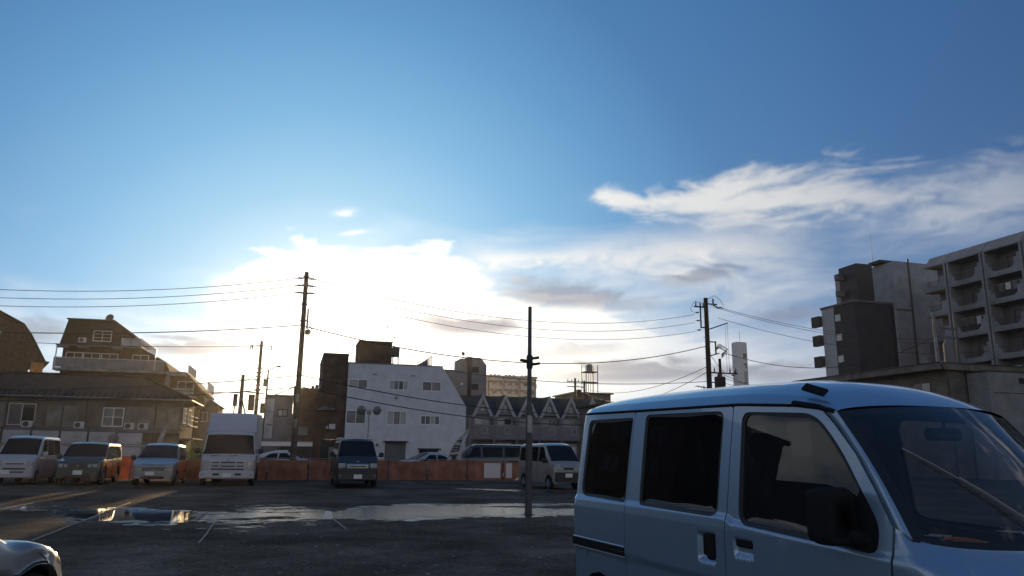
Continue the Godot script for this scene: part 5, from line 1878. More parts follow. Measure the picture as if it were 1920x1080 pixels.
func small_things() -> void:
	var o := thing("banner_flag", "pale leaning banner flag with dark lettering beyond the orange barrier", "flag", G(8.75, 40.2, 0.95))
	flag(o, 0.72, 1.75, M("hoarding"), 0.55, true)
	o = thing("banner_flag", "white curled banner flag with a yellow foot beside the grey minivan", "flag", G(-6.3, 41.5, 0.9))
	flag(o, 0.3, 1.75, M("hoarding"), 0.3, false)
	var b := MB.new()
	var rows := []
	for j in 5:
		var row := PackedVector3Array()
		for k in 5:
			row.append(Vector3(-0.42 + 0.1 * k + 0.04 * j, 0.02 + 0.12 * j, 0.03 + 0.03 * sin(k * 2.0 + j)))
		rows.append(row)
	b.grid(rows)
	part("yellow_foot", b, M("flag_yellow", rgb(0.75, 0.5, 0.02), 0.6), o)
	# twin traffic mirror before the white building
	o = thing("traffic_mirror", "twin round traffic mirrors on a grey post before the white building", "traffic mirror", G(4.75, 50.0))
	b = MB.new()
	b.rod(Vector3(0, 0, 0), Vector3(0, 4.1, 0), 0.04, 8)
	b.rod(Vector3(-0.42, 4.05, 0), Vector3(0.42, 4.05, 0), 0.025, 6)
	part("post", b, M("steel"), o)
	for s in [-1.0, 1.0]:
		b = MB.new()
		b.lathe(Vector3(s * 0.5, 4.05, 0.02), Vector3(s * 0.35, -0.1, 1), [Vector2(0.27, -0.05), Vector2(0.3, 0.0), Vector2(0.27, 0.05), Vector2(0, 0.09)], 20)
		var mr := part("mirror", b, M("steel"), o)
		b = MB.new()
		b.lathe(Vector3(s * 0.5, 4.05, 0.02), Vector3(s * 0.35, -0.1, 1), [Vector2(0.255, 0.07), Vector2(0.15, 0.1), Vector2(0, 0.112)], 20)
		part("glass", b, M("pane_grey"), mr)
	b = MB.new()
	b.box(Vector3(-0.14, 3.78, 0.03), Vector3(0.14, 3.98, 0.05), 0.005)
	part("plate", b, M("house_panel"), o)
	# ropes pegged out as bay lines
	var lines := [[Vector2(-6.5, 20.8), Vector2(-6.46, 23.2), "white bay rope on the ground at the far left of the puddles"], [Vector2(-3.88, 14.2), Vector2(-4.1, 23.3), "long white bay rope running past the near-left car's front"], [Vector2(-1.3, 13.5), Vector2(-1.39, 17.3), "short bright bay rope left of the speckled puddle"], [Vector2(1.12, 15.3), Vector2(0.9, 19.9), "white bay rope ending in the big puddle"]]
	for l in lines:
		var p := PackedVector3Array()
		for k in 25:
			var t := k / 24.0
			var q: Vector2 = l[0].lerp(l[1], t)
			p.append(G(q.x + 0.008 * sin(t * 9.0 + l[0].x), q.y, 0.019 + 0.003 * sin(t * 31.0)))
		b = MB.new()
		b.tube(p, 0.016, 6)
		solo("bay_rope", b, M("rope"), l[2], "rope", Vector3.ZERO, 0.0, "ropes pegged as bay lines")
	b = MB.new()
	b.prism(PackedVector2Array([Vector2(-0.12, 0), Vector2(0.12, 0), Vector2(0.07, 0.16), Vector2(-0.07, 0.16)]), -0.08, 0.08)
	solo("marker_block", b, M("trim_white"), "small white marker block standing in the puddle at the rope", "marker", G(0.9, 17.7), TURN)
	# shrub behind the barrier
	for q in [[-4.75, 42.0, 0.7, 1.75, "leafy green shrub between the grey minivan and the white truck"], [-0.6, 60.0, 0.5, 2.6, "dark bush in front of the grey shop house"]]:
		o = thing("shrub", q[4], "shrub", G(q[0], q[1]))
		b = MB.new()
		var lf := MB.new()
		var lf2 := MB.new()
		for k in 9:
			var a := rng.randf() * TAU
			var tip := Vector3(cos(a) * q[2] * rng.randf_range(0.3, 0.9), q[3] * rng.randf_range(0.6, 1.0), sin(a) * q[2] * rng.randf_range(0.3, 0.9))
			b.tube(PackedVector3Array([Vector3(0, 0, 0), tip * 0.5 + Vector3(0, 0.1, 0), tip]), 0.02, 5, 0.006)
			for m in 75:
				var t := rng.randf_range(0.35, 1.05)
				var c := tip * t + Vector3(rng.randf_range(-1, 1), rng.randf_range(-0.8, 0.9), rng.randf_range(-1, 1)) * 0.24
				var d := Vector3(rng.randf_range(-1, 1), rng.randf_range(-0.6, 1), rng.randf_range(-1, 1)).normalized()
				var s := d.cross(Vector3(rng.randf(), rng.randf(), rng.randf())).normalized() * 0.035
				var e := d * 0.11
				var up := d.cross(s).normalized()
				var use := lf if rng.randf() < 0.6 else lf2
				use.quad(c, c + e * 0.5 + s, c + e, c + e * 0.5 - s, up)
		part("stem", b, M("bark"), o)
		part("foliage", lf, M("leaf"), o)
		part("young_foliage", lf2, M("leaf_pale"), o)


# ------------------------------------------------------------------ parked vehicles: forward is +z, left is +x
func paint(key: String, c: Color, metal := 0.0, rough := 0.32) -> StandardMaterial3D:
	var m := M(key, c, rough, metal)
	m.clearcoat_enabled = true
	m.clearcoat = 0.9
	m.clearcoat_roughness = 0.06
	return m


func car_section(s: Dictionary, z: float) -> PackedVector2Array:
	var half: float = s.L * 0.5
	var yt: float = ramp(s.tz, s.ty, z)
	var b: float = ramp(s.bz, s.by, z)
	var high: float = s.H
	var hw: float = s.hw
	var hr: float = s.hr
	var fz := clampf((z - (half - s.fl)) / s.fl, 0.0, 1.0)
	var rz := clampf((-z - (half - s.rl)) / s.rl, 0.0, 1.0)
	var mul: float = 1.0 - s.fk * pow(fz, 2.2) - s.rk * pow(rz, 2.2)
	var e := half - absf(z)
	var inset := 0.0
	var rad: float = s.get("round", 0.09)
	if e < rad:
		inset = rad * (1.0 - sqrt(maxf(0.0, 1.0 - pow((rad - e) / rad, 2.0))))
	hw = hw * mul - inset
	hr = hr * mul - inset
	yt -= inset
	var yb: float = s.sill + inset * 0.7
	var wr: float = s.wr
	for zw in s.wheels:
		var dz := absf(z - zw)
		var R := wr + 0.055
		if dz < R:
			yb = maxf(yb, wr + sqrt(R * R - dz * dz))
	b = minf(b, yt - 0.05)
	b = maxf(b, yb + 0.06)
	var up := clampf((yt - b) / (high - b), 0.0, 1.0)
	var wt := lerpf(hw, hr, up)
	var r := minf(s.get("edge", 0.11), (yt - b) * 0.45)
	var c: float = s.get("crown", 0.03) * (0.4 + 0.6 * up)
	return PackedVector2Array([Vector2(hw * 0.93, yb), Vector2(hw * 0.985, minf(yb + 0.07, b - 0.05)), Vector2(hw, lerpf(yb, b, 0.55)), Vector2(hw * 0.998, b - 0.05), Vector2(hw * 0.982, b),
		Vector2(lerpf(hw * 0.982, wt, 0.52), lerpf(b, yt - r, 0.5)), Vector2(wt, yt - r), Vector2(wt - r * 0.3, yt - r * 0.28), Vector2(wt - r * 0.95, yt + c * 0.1), Vector2(wt * 0.5, yt + c * 0.75), Vector2(0, yt + c)])


func car_point(s: Dictionary, z: float, k: float, side: float, out := 0.0) -> Vector3:
	var q := car_section(s, z)
	var i := mini(int(k), q.size() - 2)
	var p := q[i].lerp(q[i + 1], k - i)
	var d := (q[i + 1] - q[i]).normalized()
	return Vector3(side * (p.x + d.y * out), p.y - d.x * out, z)


func side_patch(s: Dictionary, side: float, zb0: float, zb1: float, zt0: float, zt1: float, k0 := 4.25, k1 := 5.9, out := 0.008) -> MB:
	var rows := []
	for j in 6:
		var t := j / 5.0
		var row := PackedVector3Array()
		for i in 9:
			row.append(car_point(s, lerpf(lerpf(zb0, zb1, i / 8.0), lerpf(zt0, zt1, i / 8.0), t), lerpf(k0, k1, t), side, out))
		rows.append(row)
	var b := MB.new()
	b.grid(rows, side)
	return b


func top_patch(s: Dictionary, z0: float, z1: float, k0 := 7.4, out := 0.008, forward := 1.0) -> MB:
	var rows := []
	for j in 9:
		var z := lerpf(z0, z1, j / 8.0)
		var row := PackedVector3Array()
		for i in 15:
			var a := (i - 7) / 7.0
			var p := car_point(s, z, 10.0 - absf(a) * (10.0 - k0), -1.0 if a < 0 else 1.0, out)
			p.z += forward * out
			row.append(p)
		rows.append(row)
	var b := MB.new()
	b.grid(rows, 1.0)
	b.outward(Vector3(0, 0.3, 0))
	return b


func add_wheel(o: Node3D, x: float, z: float, r: float, wide: float, side: float, rim := "steel") -> void:
	var b := MB.new()
	b.lathe(Vector3(x - side * wide, r, z), Vector3(side, 0, 0), [Vector2(r * 0.62, 0), Vector2(r * 0.93, 0.0), Vector2(r, wide * 0.2), Vector2(r, wide * 0.8), Vector2(r * 0.93, wide), Vector2(r * 0.66, wide * 0.98), Vector2(r * 0.62, wide * 0.8)], 28)
	var w := part("wheel", b, M("tyre", rgb(0.02, 0.02, 0.02), 0.85), o)
	b = MB.new()
	b.lathe(Vector3(x - side * wide, r, z), Vector3(side, 0, 0), [Vector2(r * 0.66, wide * 0.96), Vector2(r * 0.6, wide * 0.88), Vector2(r * 0.58, wide * 0.55), Vector2(0.0, wide * 0.5)], 28)
	for k in 6:
		var a := TAU * k / 6.0
		var p := Vector3(x - side * wide * 0.2, r + sin(a) * r * 0.12, z + cos(a) * r * 0.12)
		b.rod(p, Vector3(x - side * wide * 0.12, r + sin(a) * r * 0.6, z + cos(a) * r * 0.6), r * 0.09, 6)
	b.lathe(Vector3(x - side * wide * 0.3, r, z), Vector3(side, 0, 0), [Vector2(r * 0.17, 0), Vector2(r * 0.15, wide * 0.2), Vector2(0, wide * 0.24)], 12)
	part("rim", b, M(rim), w)


func vehicle(called: String, label: String, category: String, s: Dictionary, at: Vector3, turn: float) -> Node3D:
	var o := thing(called, label, category, at, turn)
	var half: float = s.L * 0.5
	var zs := []
	for z in s.tz:
		zs.append(z)
	var n := int(s.L / 0.07)
	for i in n + 1:
		zs.append(-half + s.L * i / n)
	for e in [0.0, 0.012, 0.03, 0.06, 0.09]:
		zs.append(half - e)
		zs.append(-half + e)
	for zw in s.wheels:
		var R: float = s.wr + 0.055
		for q in [-1.0, -0.985, -0.93, -0.8, 0.8, 0.93, 0.985, 1.0]:
			zs.append(zw + q * R)
	zs.sort()
	var rows := []
	var last := -99.0
	for z in zs:
		if z - last < 0.004:
			continue
		last = z
		var q := car_section(s, z)
		var row := PackedVector3Array()
		for i in q.size():
			row.append(Vector3(q[i].x, q[i].y, z))
		for i in range(q.size() - 2, -1, -1):
			row.append(Vector3(-q[i].x, q[i].y, z))
		rows.append(row)
	var b := MB.new()
	b.grid(rows, 1.0)
	var m := rows.size() - 1
	for e in [0, m]:
		var r: PackedVector3Array = rows[e]
		var k := r.size() - 1
		for i in k / 2:
			b.quad(r[i], r[i + 1], r[k - i - 1], r[k - i], Vector3(0, 0, -1 if e == 0 else 1))
	var hw: float = s.hw
	part("body", b, s.paint, o)
	b = MB.new()
	b.box(Vector3(-hw * 0.86, s.sill + 0.06, -half + 0.12), Vector3(hw * 0.86, s.sill + 0.3, half - 0.12))
	part("underbody", b, M("black"), o)
	for zw in s.wheels:
		for side in [-1.0, 1.0]:
			add_wheel(o, side * (hw - 0.02), zw, s.wr, 0.18, side, s.get("rim", "steel"))
	var glass: StandardMaterial3D = s.get("glass", car_glass())
	var w: Array = s.shield
	part("windshield", top_patch(s, w[0], w[1], w[2] if w.size() > 2 else 7.35), glass, o)
	for q in s.side:
		for side in [-1.0, 1.0]:
			part("side_window", side_patch(s, side, q[0], q[1], q[2], q[3]), glass, o)
	for f in s.face:
		# [name, x, y, width, height, material, proud, bevel, both sides, set back]
		for side in ([1.0, -1.0] if f[8] else [1.0]):
			b = MB.new()
			var zf: float = half - (f[9] if f.size() > 9 else 0.0)
			b.box(Vector3(side * f[1] - f[3] * 0.5, f[2], zf - 0.06), Vector3(side * f[1] + f[3] * 0.5, f[2] + f[4], zf + f[6]), f[7])
			part(f[0], b, f[5], o)
	if s.has("mirror"):
		for side in [-1.0, 1.0]:
			b = MB.new()
			var q: Vector3 = s.mirror
			b.box(Vector3(side * q.x - 0.1, q.y, q.z - 0.06), Vector3(side * q.x + 0.1, q.y + 0.2, q.z + 0.05), 0.04)
			b.rod(Vector3(side * (q.x - 0.16), q.y + 0.03, q.z), Vector3(side * q.x, q.y + 0.08, q.z), 0.022, 6)
			part("door_mirror", b, s.get("mirror_mat", M("black")), o)
	# door seams as fine dark grooves set in strips
	if s.has("seams"):
		for z in s.seams:
			for side in [-1.0, 1.0]:
				var p := PackedVector3Array()
				for k in 10:
					p.append(car_point(s, z, lerpf(1.2, 6.0, k / 9.0), side, 0.001))
				b = MB.new()
				b.tube(p, 0.006, 4)
				part("door_seam", b, M("black"), o)
	for side in [-1.0, 1.0]:
		b = MB.new()
		b.box(Vector3(side * hw * 0.84 - 0.08, s.get("taily", 0.9), -half - 0.012), Vector3(side * hw * 0.84 + 0.08, s.get("taily", 0.9) + 0.28, -half + 0.05), 0.015)
		part("tail_light", b, M("tail_red", rgb(0.3, 0.02, 0.015), 0.2), o)
	return o


func car_glass() -> StandardMaterial3D:
	var m := M("car_glass", rgb(0.01, 0.011, 0.012), 0.03)
	m.metallic_specular = 0.34
	return m


func plate_mat() -> StandardMaterial3D:
	return M("plate_white", rgb(0.62, 0.64, 0.6), 0.4)


func vehicles() -> void:
	var lamp := M("headlamp", rgb(0.55, 0.56, 0.55), 0.08, 0.6)
	lamp.clearcoat_enabled = true
	var chrome := M("chrome", rgb(0.6, 0.6, 0.6), 0.12, 1.0)
	var dark := M("grille_black", rgb(0.012, 0.012, 0.013), 0.35)
	var plate := plate_mat()
	# white kei van, far left
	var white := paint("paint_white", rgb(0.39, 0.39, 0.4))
	var kei := {"L": 3.4, "H": 1.88, "hw": 0.735, "hr": 0.64, "tz": [-1.7, -1.66, -1.5, 0.55, 0.8, 1.45, 1.62, 1.7], "ty": [1.5, 1.8, 1.86, 1.88, 1.82, 1.12, 1.0, 0.9], "bz": [-1.7, 1.7], "by": [1.06, 1.02], "fl": 0.5, "fk": 0.12, "rl": 0.2, "rk": 0.03,
		"sill": 0.24, "wr": 0.27, "wheels": [-1.15, 1.2], "paint": white, "shield": [1.42, 0.85], "side": [[0.32, 1.2, 0.35, 0.72], [-0.62, 0.22, -0.6, 0.22], [-1.52, -0.72, -1.48, -0.72]], "seams": [0.27, -0.67], "mirror": Vector3(0.83, 1.08, 1.02), "mirror_mat": white, "edge": 0.1, "taily": 0.75,
		"face": [["headlight", 0.52, 0.72, 0.24, 0.22, lamp, 0.012, 0.04, true], ["grille", 0.0, 0.78, 0.62, 0.06, M("concrete_dark"), 0.012, 0.01, false], ["bumper_slot", 0.0, 0.58, 0.78, 0.07, dark, 0.014, 0.02, false], ["bumper_slot", 0.0, 0.46, 0.7, 0.06, dark, 0.014, 0.02, false], ["number_plate", -0.3, 0.4, 0.33, 0.16, plate, 0.025, 0.004, false], ["bumper", 0.0, 0.27, 1.2, 0.12, white, 0.02, 0.03, false]]}
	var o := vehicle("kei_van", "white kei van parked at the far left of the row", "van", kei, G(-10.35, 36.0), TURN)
	# beige kei van at the right end
	var beige := paint("paint_beige", rgb(0.24, 0.235, 0.22), 0.1)
	var k2 := kei.duplicate(true)
	k2.paint = beige
	k2.mirror_mat = M("black")
	k2.face = [["headlight", 0.5, 0.8, 0.22, 0.24, lamp, 0.014, 0.09, true], ["bumper", 0.0, 0.3, 1.28, 0.42, M("black"), 0.02, 0.06, false], ["grille", 0.0, 0.8, 0.5, 0.1, dark, 0.012, 0.02, false], ["number_plate", 0.0, 0.5, 0.33, 0.16, plate, 0.03, 0.004, false]]
	o = vehicle("kei_van", "beige kei van beyond the light pole, half behind the front van", "van", k2, Vector3(1.75, 0, -33.6), deg_to_rad(25))
	# boxy dark green car
	var green := paint("paint_green", rgb(0.035, 0.055, 0.045), 0.2)
	var cube := {"L": 3.85, "H": 1.66, "hw": 0.84, "hr": 0.74, "tz": [-1.92, -1.88, -1.7, 0.35, 0.6, 1.15, 1.3, 1.86, 1.92], "ty": [1.4, 1.58, 1.65, 1.66, 1.6, 1.08, 1.02, 0.94, 0.88], "bz": [-1.92, 1.92], "by": [1.0, 0.94], "fl": 0.4, "fk": 0.07, "rl": 0.2, "rk": 0.03,
		"sill": 0.24, "wr": 0.3, "wheels": [-1.25, 1.22], "paint": green, "shield": [1.13, 0.62], "side": [[0.0, 1.0, 0.02, 0.52], [-0.95, -0.1, -0.93, -0.1], [-1.7, -1.05, -1.66, -1.05]], "seams": [-0.05, -1.0], "mirror": Vector3(0.95, 1.02, 0.95), "mirror_mat": green, "taily": 0.6,
		"face": [["headlight", 0.6, 0.68, 0.2, 0.16, lamp, 0.012, 0.05, true], ["headlight_inner", 0.42, 0.68, 0.15, 0.15, lamp, 0.012, 0.06, true], ["grille", 0.0, 0.66, 0.66, 0.2, dark, 0.006, 0.03, false], ["emblem", 0.0, 0.75, 0.13, 0.035, chrome, 0.02, 0.01, false], ["lower_grille", 0.0, 0.3, 1.0, 0.14, dark, 0.012, 0.03, false], ["number_plate", 0.02, 0.42, 0.33, 0.165, plate, 0.025, 0.004, false], ["bumper", 0.0, 0.5, 1.45, 0.1, green, 0.012, 0.03, false]]}
	o = vehicle("boxy_car", "dark green boxy car parked right of the white kei van", "car", cube, G(-7.98, 35.6), TURN)
	var b := MB.new()
	b.rod(Vector3(0.45, 1.66, 0.3), Vector3(0.62, 1.86, 0.0), 0.012, 6)
	part("aerial", b, M("steel"), o)
	# grey minivan
	var grey := paint("paint_grey", rgb(0.22, 0.215, 0.21), 0.3)
	var mpv := {"L": 3.9, "H": 1.66, "hw": 0.83, "hr": 0.66, "tz": [-1.95, -1.9, -1.7, 0.1, 0.4, 1.25, 1.45, 1.85, 1.95], "ty": [1.3, 1.5, 1.62, 1.66, 1.58, 1.06, 0.98, 0.84, 0.72], "bz": [-1.95, 1.95], "by": [1.02, 0.92], "fl": 0.7, "fk": 0.14, "rl": 0.3, "rk": 0.06,
		"sill": 0.22, "wr": 0.3, "wheels": [-1.25, 1.2], "paint": grey, "shield": [1.22, 0.42], "side": [[-0.05, 1.05, -0.02, 0.35], [-1.0, -0.13, -0.95, -0.13], [-1.72, -1.08, -1.55, -1.06]], "seams": [-0.09, -1.04], "mirror": Vector3(0.93, 1.0, 0.98), "mirror_mat": M("black"), "taily": 0.75,
		"face": [["headlight", 0.56, 0.7, 0.26, 0.13, lamp, 0.012, 0.04, true], ["grille", 0.0, 0.58, 0.88, 0.15, dark, 0.008, 0.03, false], ["grille_bar", 0.0, 0.72, 0.92, 0.05, chrome, 0.016, 0.015, false], ["grille_bar", 0.0, 0.64, 0.8, 0.03, chrome, 0.014, 0.01, false], ["lower_grille", 0.0, 0.27, 0.9, 0.13, dark, 0.012, 0.03, false], ["fog_lamp", 0.6, 0.29, 0.16, 0.1, lamp, 0.012, 0.03, true], ["number_plate", -0.12, 0.42, 0.33, 0.14, plate, 0.02, 0.004, false]]}
	vehicle("minivan", "grey compact minivan parked left of the white truck", "car", mpv, G(-5.2, 35.3), TURN)
	# white truck: cab, then a box body with a sloping deflector
	var cab := {"L": 1.75, "H": 2.16, "hw": 1.05, "hr": 0.93, "tz": [-0.875, -0.8, 0.3, 0.48, 0.72, 0.84, 0.875], "ty": [2.1, 2.14, 2.16, 2.1, 1.25, 1.1, 1.05], "bz": [-0.875, 0.875], "by": [1.22, 1.2], "fl": 0.4, "fk": 0.06, "rl": 0.2, "rk": 0.01,
		"sill": 0.42, "wr": 0.37, "wheels": [0.1], "paint": white, "shield": [0.715, 0.5, 7.5], "side": [[-0.55, 0.5, -0.55, 0.33]], "mirror": Vector3(1.22, 1.3, 0.72), "mirror_mat": M("black"), "taily": 0.9,
		"face": [["headlight", 0.84, 0.62, 0.26, 0.42, lamp, 0.014, 0.05, true], ["grille_slot", 0.0, 0.92, 0.56, 0.055, dark, 0.012, 0.015, false], ["grille_slot", 0.0, 0.77, 0.56, 0.055, dark, 0.012, 0.015, false], ["grille_slot", 0.48, 0.92, 0.28, 0.05, dark, 0.012, 0.015, true], ["grille_slot", 0.48, 0.78, 0.28, 0.05, dark, 0.012, 0.015, true], ["grille_slot", 0.0, 0.65, 1.25, 0.06, dark, 0.012, 0.015, false], ["bumper", 0.0, 0.3, 2.1, 0.3, white, 0.06, 0.05, false], ["bumper_opening", 0.42, 0.42, 0.27, 0.11, dark, 0.066, 0.02, true], ["turn_signal", 0.92, 0.42, 0.16, 0.09, lamp, 0.066, 0.02, true], ["number_plate", 0.0, 0.36, 0.33, 0.165, plate, 0.08, 0.004, false], ["emblem", 0.0, 1.0, 0.1, 0.05, chrome, 0.03, 0.01, false]]}
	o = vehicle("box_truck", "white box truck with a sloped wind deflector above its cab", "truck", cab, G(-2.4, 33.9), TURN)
	b = MB.new()
	b.box(Vector3(-1.02, 0.85, -5.2), Vector3(1.02, 2.98, -0.98), 0.05)
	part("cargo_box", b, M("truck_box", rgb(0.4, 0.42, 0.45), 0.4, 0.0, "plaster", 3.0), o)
	b = MB.new()
	var rows := []
	for j in 9:
		var t := j / 8.0
		var row := PackedVector3Array()
		for k in 17:
			var a := (k - 8) / 8.0
			row.append(Vector3(a * lerpf(0.98, 0.9, t), lerpf(2.2, 2.99, t) - 0.05 * pow(absf(a), 6.0), lerpf(0.32, -0.75, pow(t, 1.25)) - 0.14 * pow(absf(a), 4.0)))
		rows.append(row)
	b.grid(rows, -1.0)
	b.outward(Vector3(0, 2.0, -2.0))
	for s in [-1.0, 1.0]:
		b.quad(Vector3(s * 0.98, 2.2, 0.2), Vector3(s * 0.9, 2.95, -0.85), Vector3(s * 0.9, 2.95, -0.98), Vector3(s * 0.98, 2.2, -0.98), Vector3(s, 0, 0))
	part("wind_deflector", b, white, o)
	b = MB.new()
	b.box(Vector3(-0.42, 0.5, -5.1), Vector3(0.42, 0.78, -0.4))
	part("chassis", b, M("black"), o)
	for s in [-1.0, 1.0]:
		add_wheel(o, s * 0.98, -3.9, 0.37, 0.4, s)
		b = MB.new()
		b.rod(Vector3(s * 0.35, 1.24, 0.77), Vector3(s * 0.35 - 0.34, 1.2, 0.79), 0.014, 6)
		part("wiper", b, M("black"), o)
	# black van with a roof rack
	var black := paint("paint_black", rgb(0.02, 0.02, 0.02), 0.0, 0.4)
	black.clearcoat = 0.35
	var hi := {"L": 4.7, "H": 1.93, "hw": 0.85, "hr": 0.7, "tz": [-2.35, -2.3, -2.1, 1.0, 1.3, 1.95, 2.28, 2.35], "ty": [1.6, 1.85, 1.92, 1.93, 1.86, 1.24, 1.0, 0.92], "bz": [-2.35, 2.35], "by": [1.14, 1.08], "fl": 0.6, "fk": 0.1, "rl": 0.2, "rk": 0.03,
		"sill": 0.24, "wr": 0.33, "wheels": [-1.3, 1.45], "paint": black, "shield": [1.93, 1.32], "side": [[0.75, 1.7, 0.78, 1.2], [-0.6, 0.62, -0.58, 0.62], [-2.1, -0.72, -2.05, -0.72]], "seams": [0.68, -0.66], "mirror": Vector3(1.0, 1.22, 1.65), "taily": 0.7,
		"face": [["headlight", 0.63, 0.78, 0.3, 0.2, lamp, 0.014, 0.05, true], ["grille", 0.0, 0.76, 0.9, 0.2, chrome, 0.012, 0.03, false], ["grille_opening", 0.0, 0.83, 0.66, 0.055, dark, 0.018, 0.015, false], ["emblem", 0.0, 1.02, 0.14, 0.05, chrome, 0.005, 0.015, false, 0.04], ["bumper", 0.0, 0.3, 1.6, 0.4, black, 0.04, 0.05, false], ["fog_lamp", 0.68, 0.46, 0.09, 0.09, lamp, 0.05, 0.03, true], ["number_plate", 0.02, 0.38, 0.33, 0.165, plate, 0.055, 0.004, false]]}
	o = vehicle("black_van", "black van with pale roof rack parked before the white building", "van", hi, G(2.65, 33.8), TURN)
	b = MB.new()
	for k in 6:
		b.box(Vector3(-0.66, 1.96, -2.0 + 0.6 * k), Vector3(0.66, 2.0, -1.9 + 0.6 * k), 0.01)
	for s in [-1.0, 1.0]:
		b.box(Vector3(s * 0.66 - 0.02, 1.92, -2.1), Vector3(s * 0.66 + 0.02, 2.02, 1.15), 0.01)
	part("roof_rack", b, M("frame_alu"), o)
	# cars in the street behind the barrier
	var silver := paint("paint_silver", rgb(0.42, 0.42, 0.42), 0.4)
	var sed := {"L": 4.4, "H": 1.42, "hw": 0.86, "hr": 0.62, "tz": [-2.2, -2.15, -1.75, -1.2, -0.5, 0.2, 1.1, 1.4, 2.05, 2.2], "ty": [0.85, 0.98, 1.04, 1.22, 1.4, 1.41, 1.0, 0.94, 0.8, 0.68], "bz": [-2.2, 2.2], "by": [0.94, 0.86], "fl": 0.8, "fk": 0.16, "rl": 0.6, "rk": 0.12,
		"sill": 0.22, "wr": 0.31, "wheels": [-1.35, 1.35], "paint": silver, "shield": [1.08, 0.25], "side": [[-0.2, 0.95, -0.18, 0.25], [-1.2, -0.28, -0.75, -0.28]], "seams": [-0.24, 0.8], "mirror": Vector3(0.95, 0.95, 0.75), "mirror_mat": silver, "taily": 0.68,
		"face": [["headlight", 0.55, 0.56, 0.3, 0.12, lamp, 0.01, 0.04, true], ["grille", 0.0, 0.5, 0.6, 0.14, dark, 0.01, 0.03, false]]}
	vehicle("sedan", "silver sedan in the street, seen over the barrier before the white building", "car", sed, G(8.0, 45.5), deg_to_rad(-62))
	var s2 := sed.duplicate(true)
	s2.paint = paint("paint_pale", rgb(0.45, 0.45, 0.46), 0.1)
	s2.mirror_mat = s2.paint
	vehicle("sedan", "pale hatchback roof showing over the barrier below the carport", "car", s2, G(-0.3, 46.5), deg_to_rad(96))
	var h2 := hi.duplicate(true)
	h2.paint = paint("paint_charcoal", rgb(0.03, 0.03, 0.033), 0.2, 0.22)
	vehicle("dark_van", "long dark van standing side-on in the street before the row house", "van", h2, G(11.9, 45.8), deg_to_rad(-78))
	var k3 := kei.duplicate(true)
	vehicle("kei_van", "white van roof peeping out between the long dark van and the beige van", "van", k3, G(16.0, 47.0), deg_to_rad(-75))
	# the near car at the left edge
	var near := {"L": 3.4, "H": 1.5, "hw": 0.8, "hr": 0.6, "tz": [-1.7, -1.65, -1.4, -0.9, -0.2, 0.1, 0.9, 1.15, 1.55, 1.7], "ty": [1.0, 1.2, 1.32, 1.4, 1.4, 1.34, 0.85, 0.81, 0.7, 0.56], "edge": 0.17, "bz": [-1.7, 0.6, 1.2, 1.7], "by": [0.84, 0.72, 0.6, 0.52], "fl": 0.5, "fk": 0.16, "rl": 0.4, "rk": 0.08,
		"sill": 0.2, "wr": 0.29, "wheels": [-1.2, 1.2], "paint": paint("paint_near", rgb(0.27, 0.265, 0.26), 0.75, 0.3), "shield": [0.88, 0.14], "side": [[-0.25, 0.72, -0.22, 0.15], [-1.25, -0.33, -1.1, -0.33]], "seams": [-0.29, 0.7], "mirror": Vector3(0.84, 0.8, 0.5), "taily": 0.7,
		"face": [["grille", 0.0, 0.3, 0.6, 0.1, dark, 0.01, 0.03, false]]}
	near["mirror_mat"] = near.paint
	vehicle("near_car", "silver car cut off at the lower left corner, sun glinting on its front fender", "car", near, Vector3(-4.33, 0, -4.7), PI - 0.05)
	o = get_node("near_car")
	for side in [-1.0, 1.0]:
		var hl := side_patch(near, side, 1.3, 1.62, 1.2, 1.58, 3.1, 5.2, 0.006)
		hl.outward(Vector3(0, 0.5, 0.6))
		part("headlight", hl, lamp, o)


# ------------------------------------------------------------------ the front van: forward is +z, its visible right flank is at -x
func van_half(z: float, y: float) -> float:
	var h := 0.765
	if y > 1.08:
		h -= 0.115 * (y - 1.08) + 0.03 * (y - 1.08) * (y - 1.08)
	if y < 0.75:
		h -= 0.06 * (0.75 - y) * (0.75 - y)
	var belt := ramp([-1.1, 0.84, 0.9, 1.3, 2.0], [1.135, 1.135, 1.11, 1.09, 1.05], z)
	h += 0.014 * ss(belt + 0.035, belt - 0.005, y) - 0.014
	h -= 0.018 * ss(0.8, 0.745, y)
	# moulded scoops behind the two door handles
	h -= 0.03 * ss(0.585, 0.612, z) * ss(0.765, 0.738, z) * ss(0.862, 0.9, y) * ss(1.05, 1.022, y)
	h -= 0.022 * ss(0.918, 0.945, z) * ss(1.088, 1.06, z) * ss(0.93, 0.965, y) * ss(1.045, 1.022, y)
	if z > 1.75:
		h -= 0.2 * (z - 1.75) * (z - 1.75)
	if z < -0.97:
		var d := minf(0.08, -0.97 - z)
		h -= 0.08 - sqrt(0.0064 - d * d + 1e-6)
	return h


func van_at(z: float, y: float, side: float, deep := 0.0) -> Vector3:
	return Vector3(side * (van_half(z, y) - deep), y, z)


func van_normal(z: float, y: float, side: float) -> Vector3:
	var e := 0.006
	var dz := (van_half(z + e, y) - van_half(z - e, y)) / (2 * e)
	var dy := (van_half(z, y + e) - van_half(z, y - e)) / (2 * e)
	return Vector3(side, -dy, -dz).normalized()


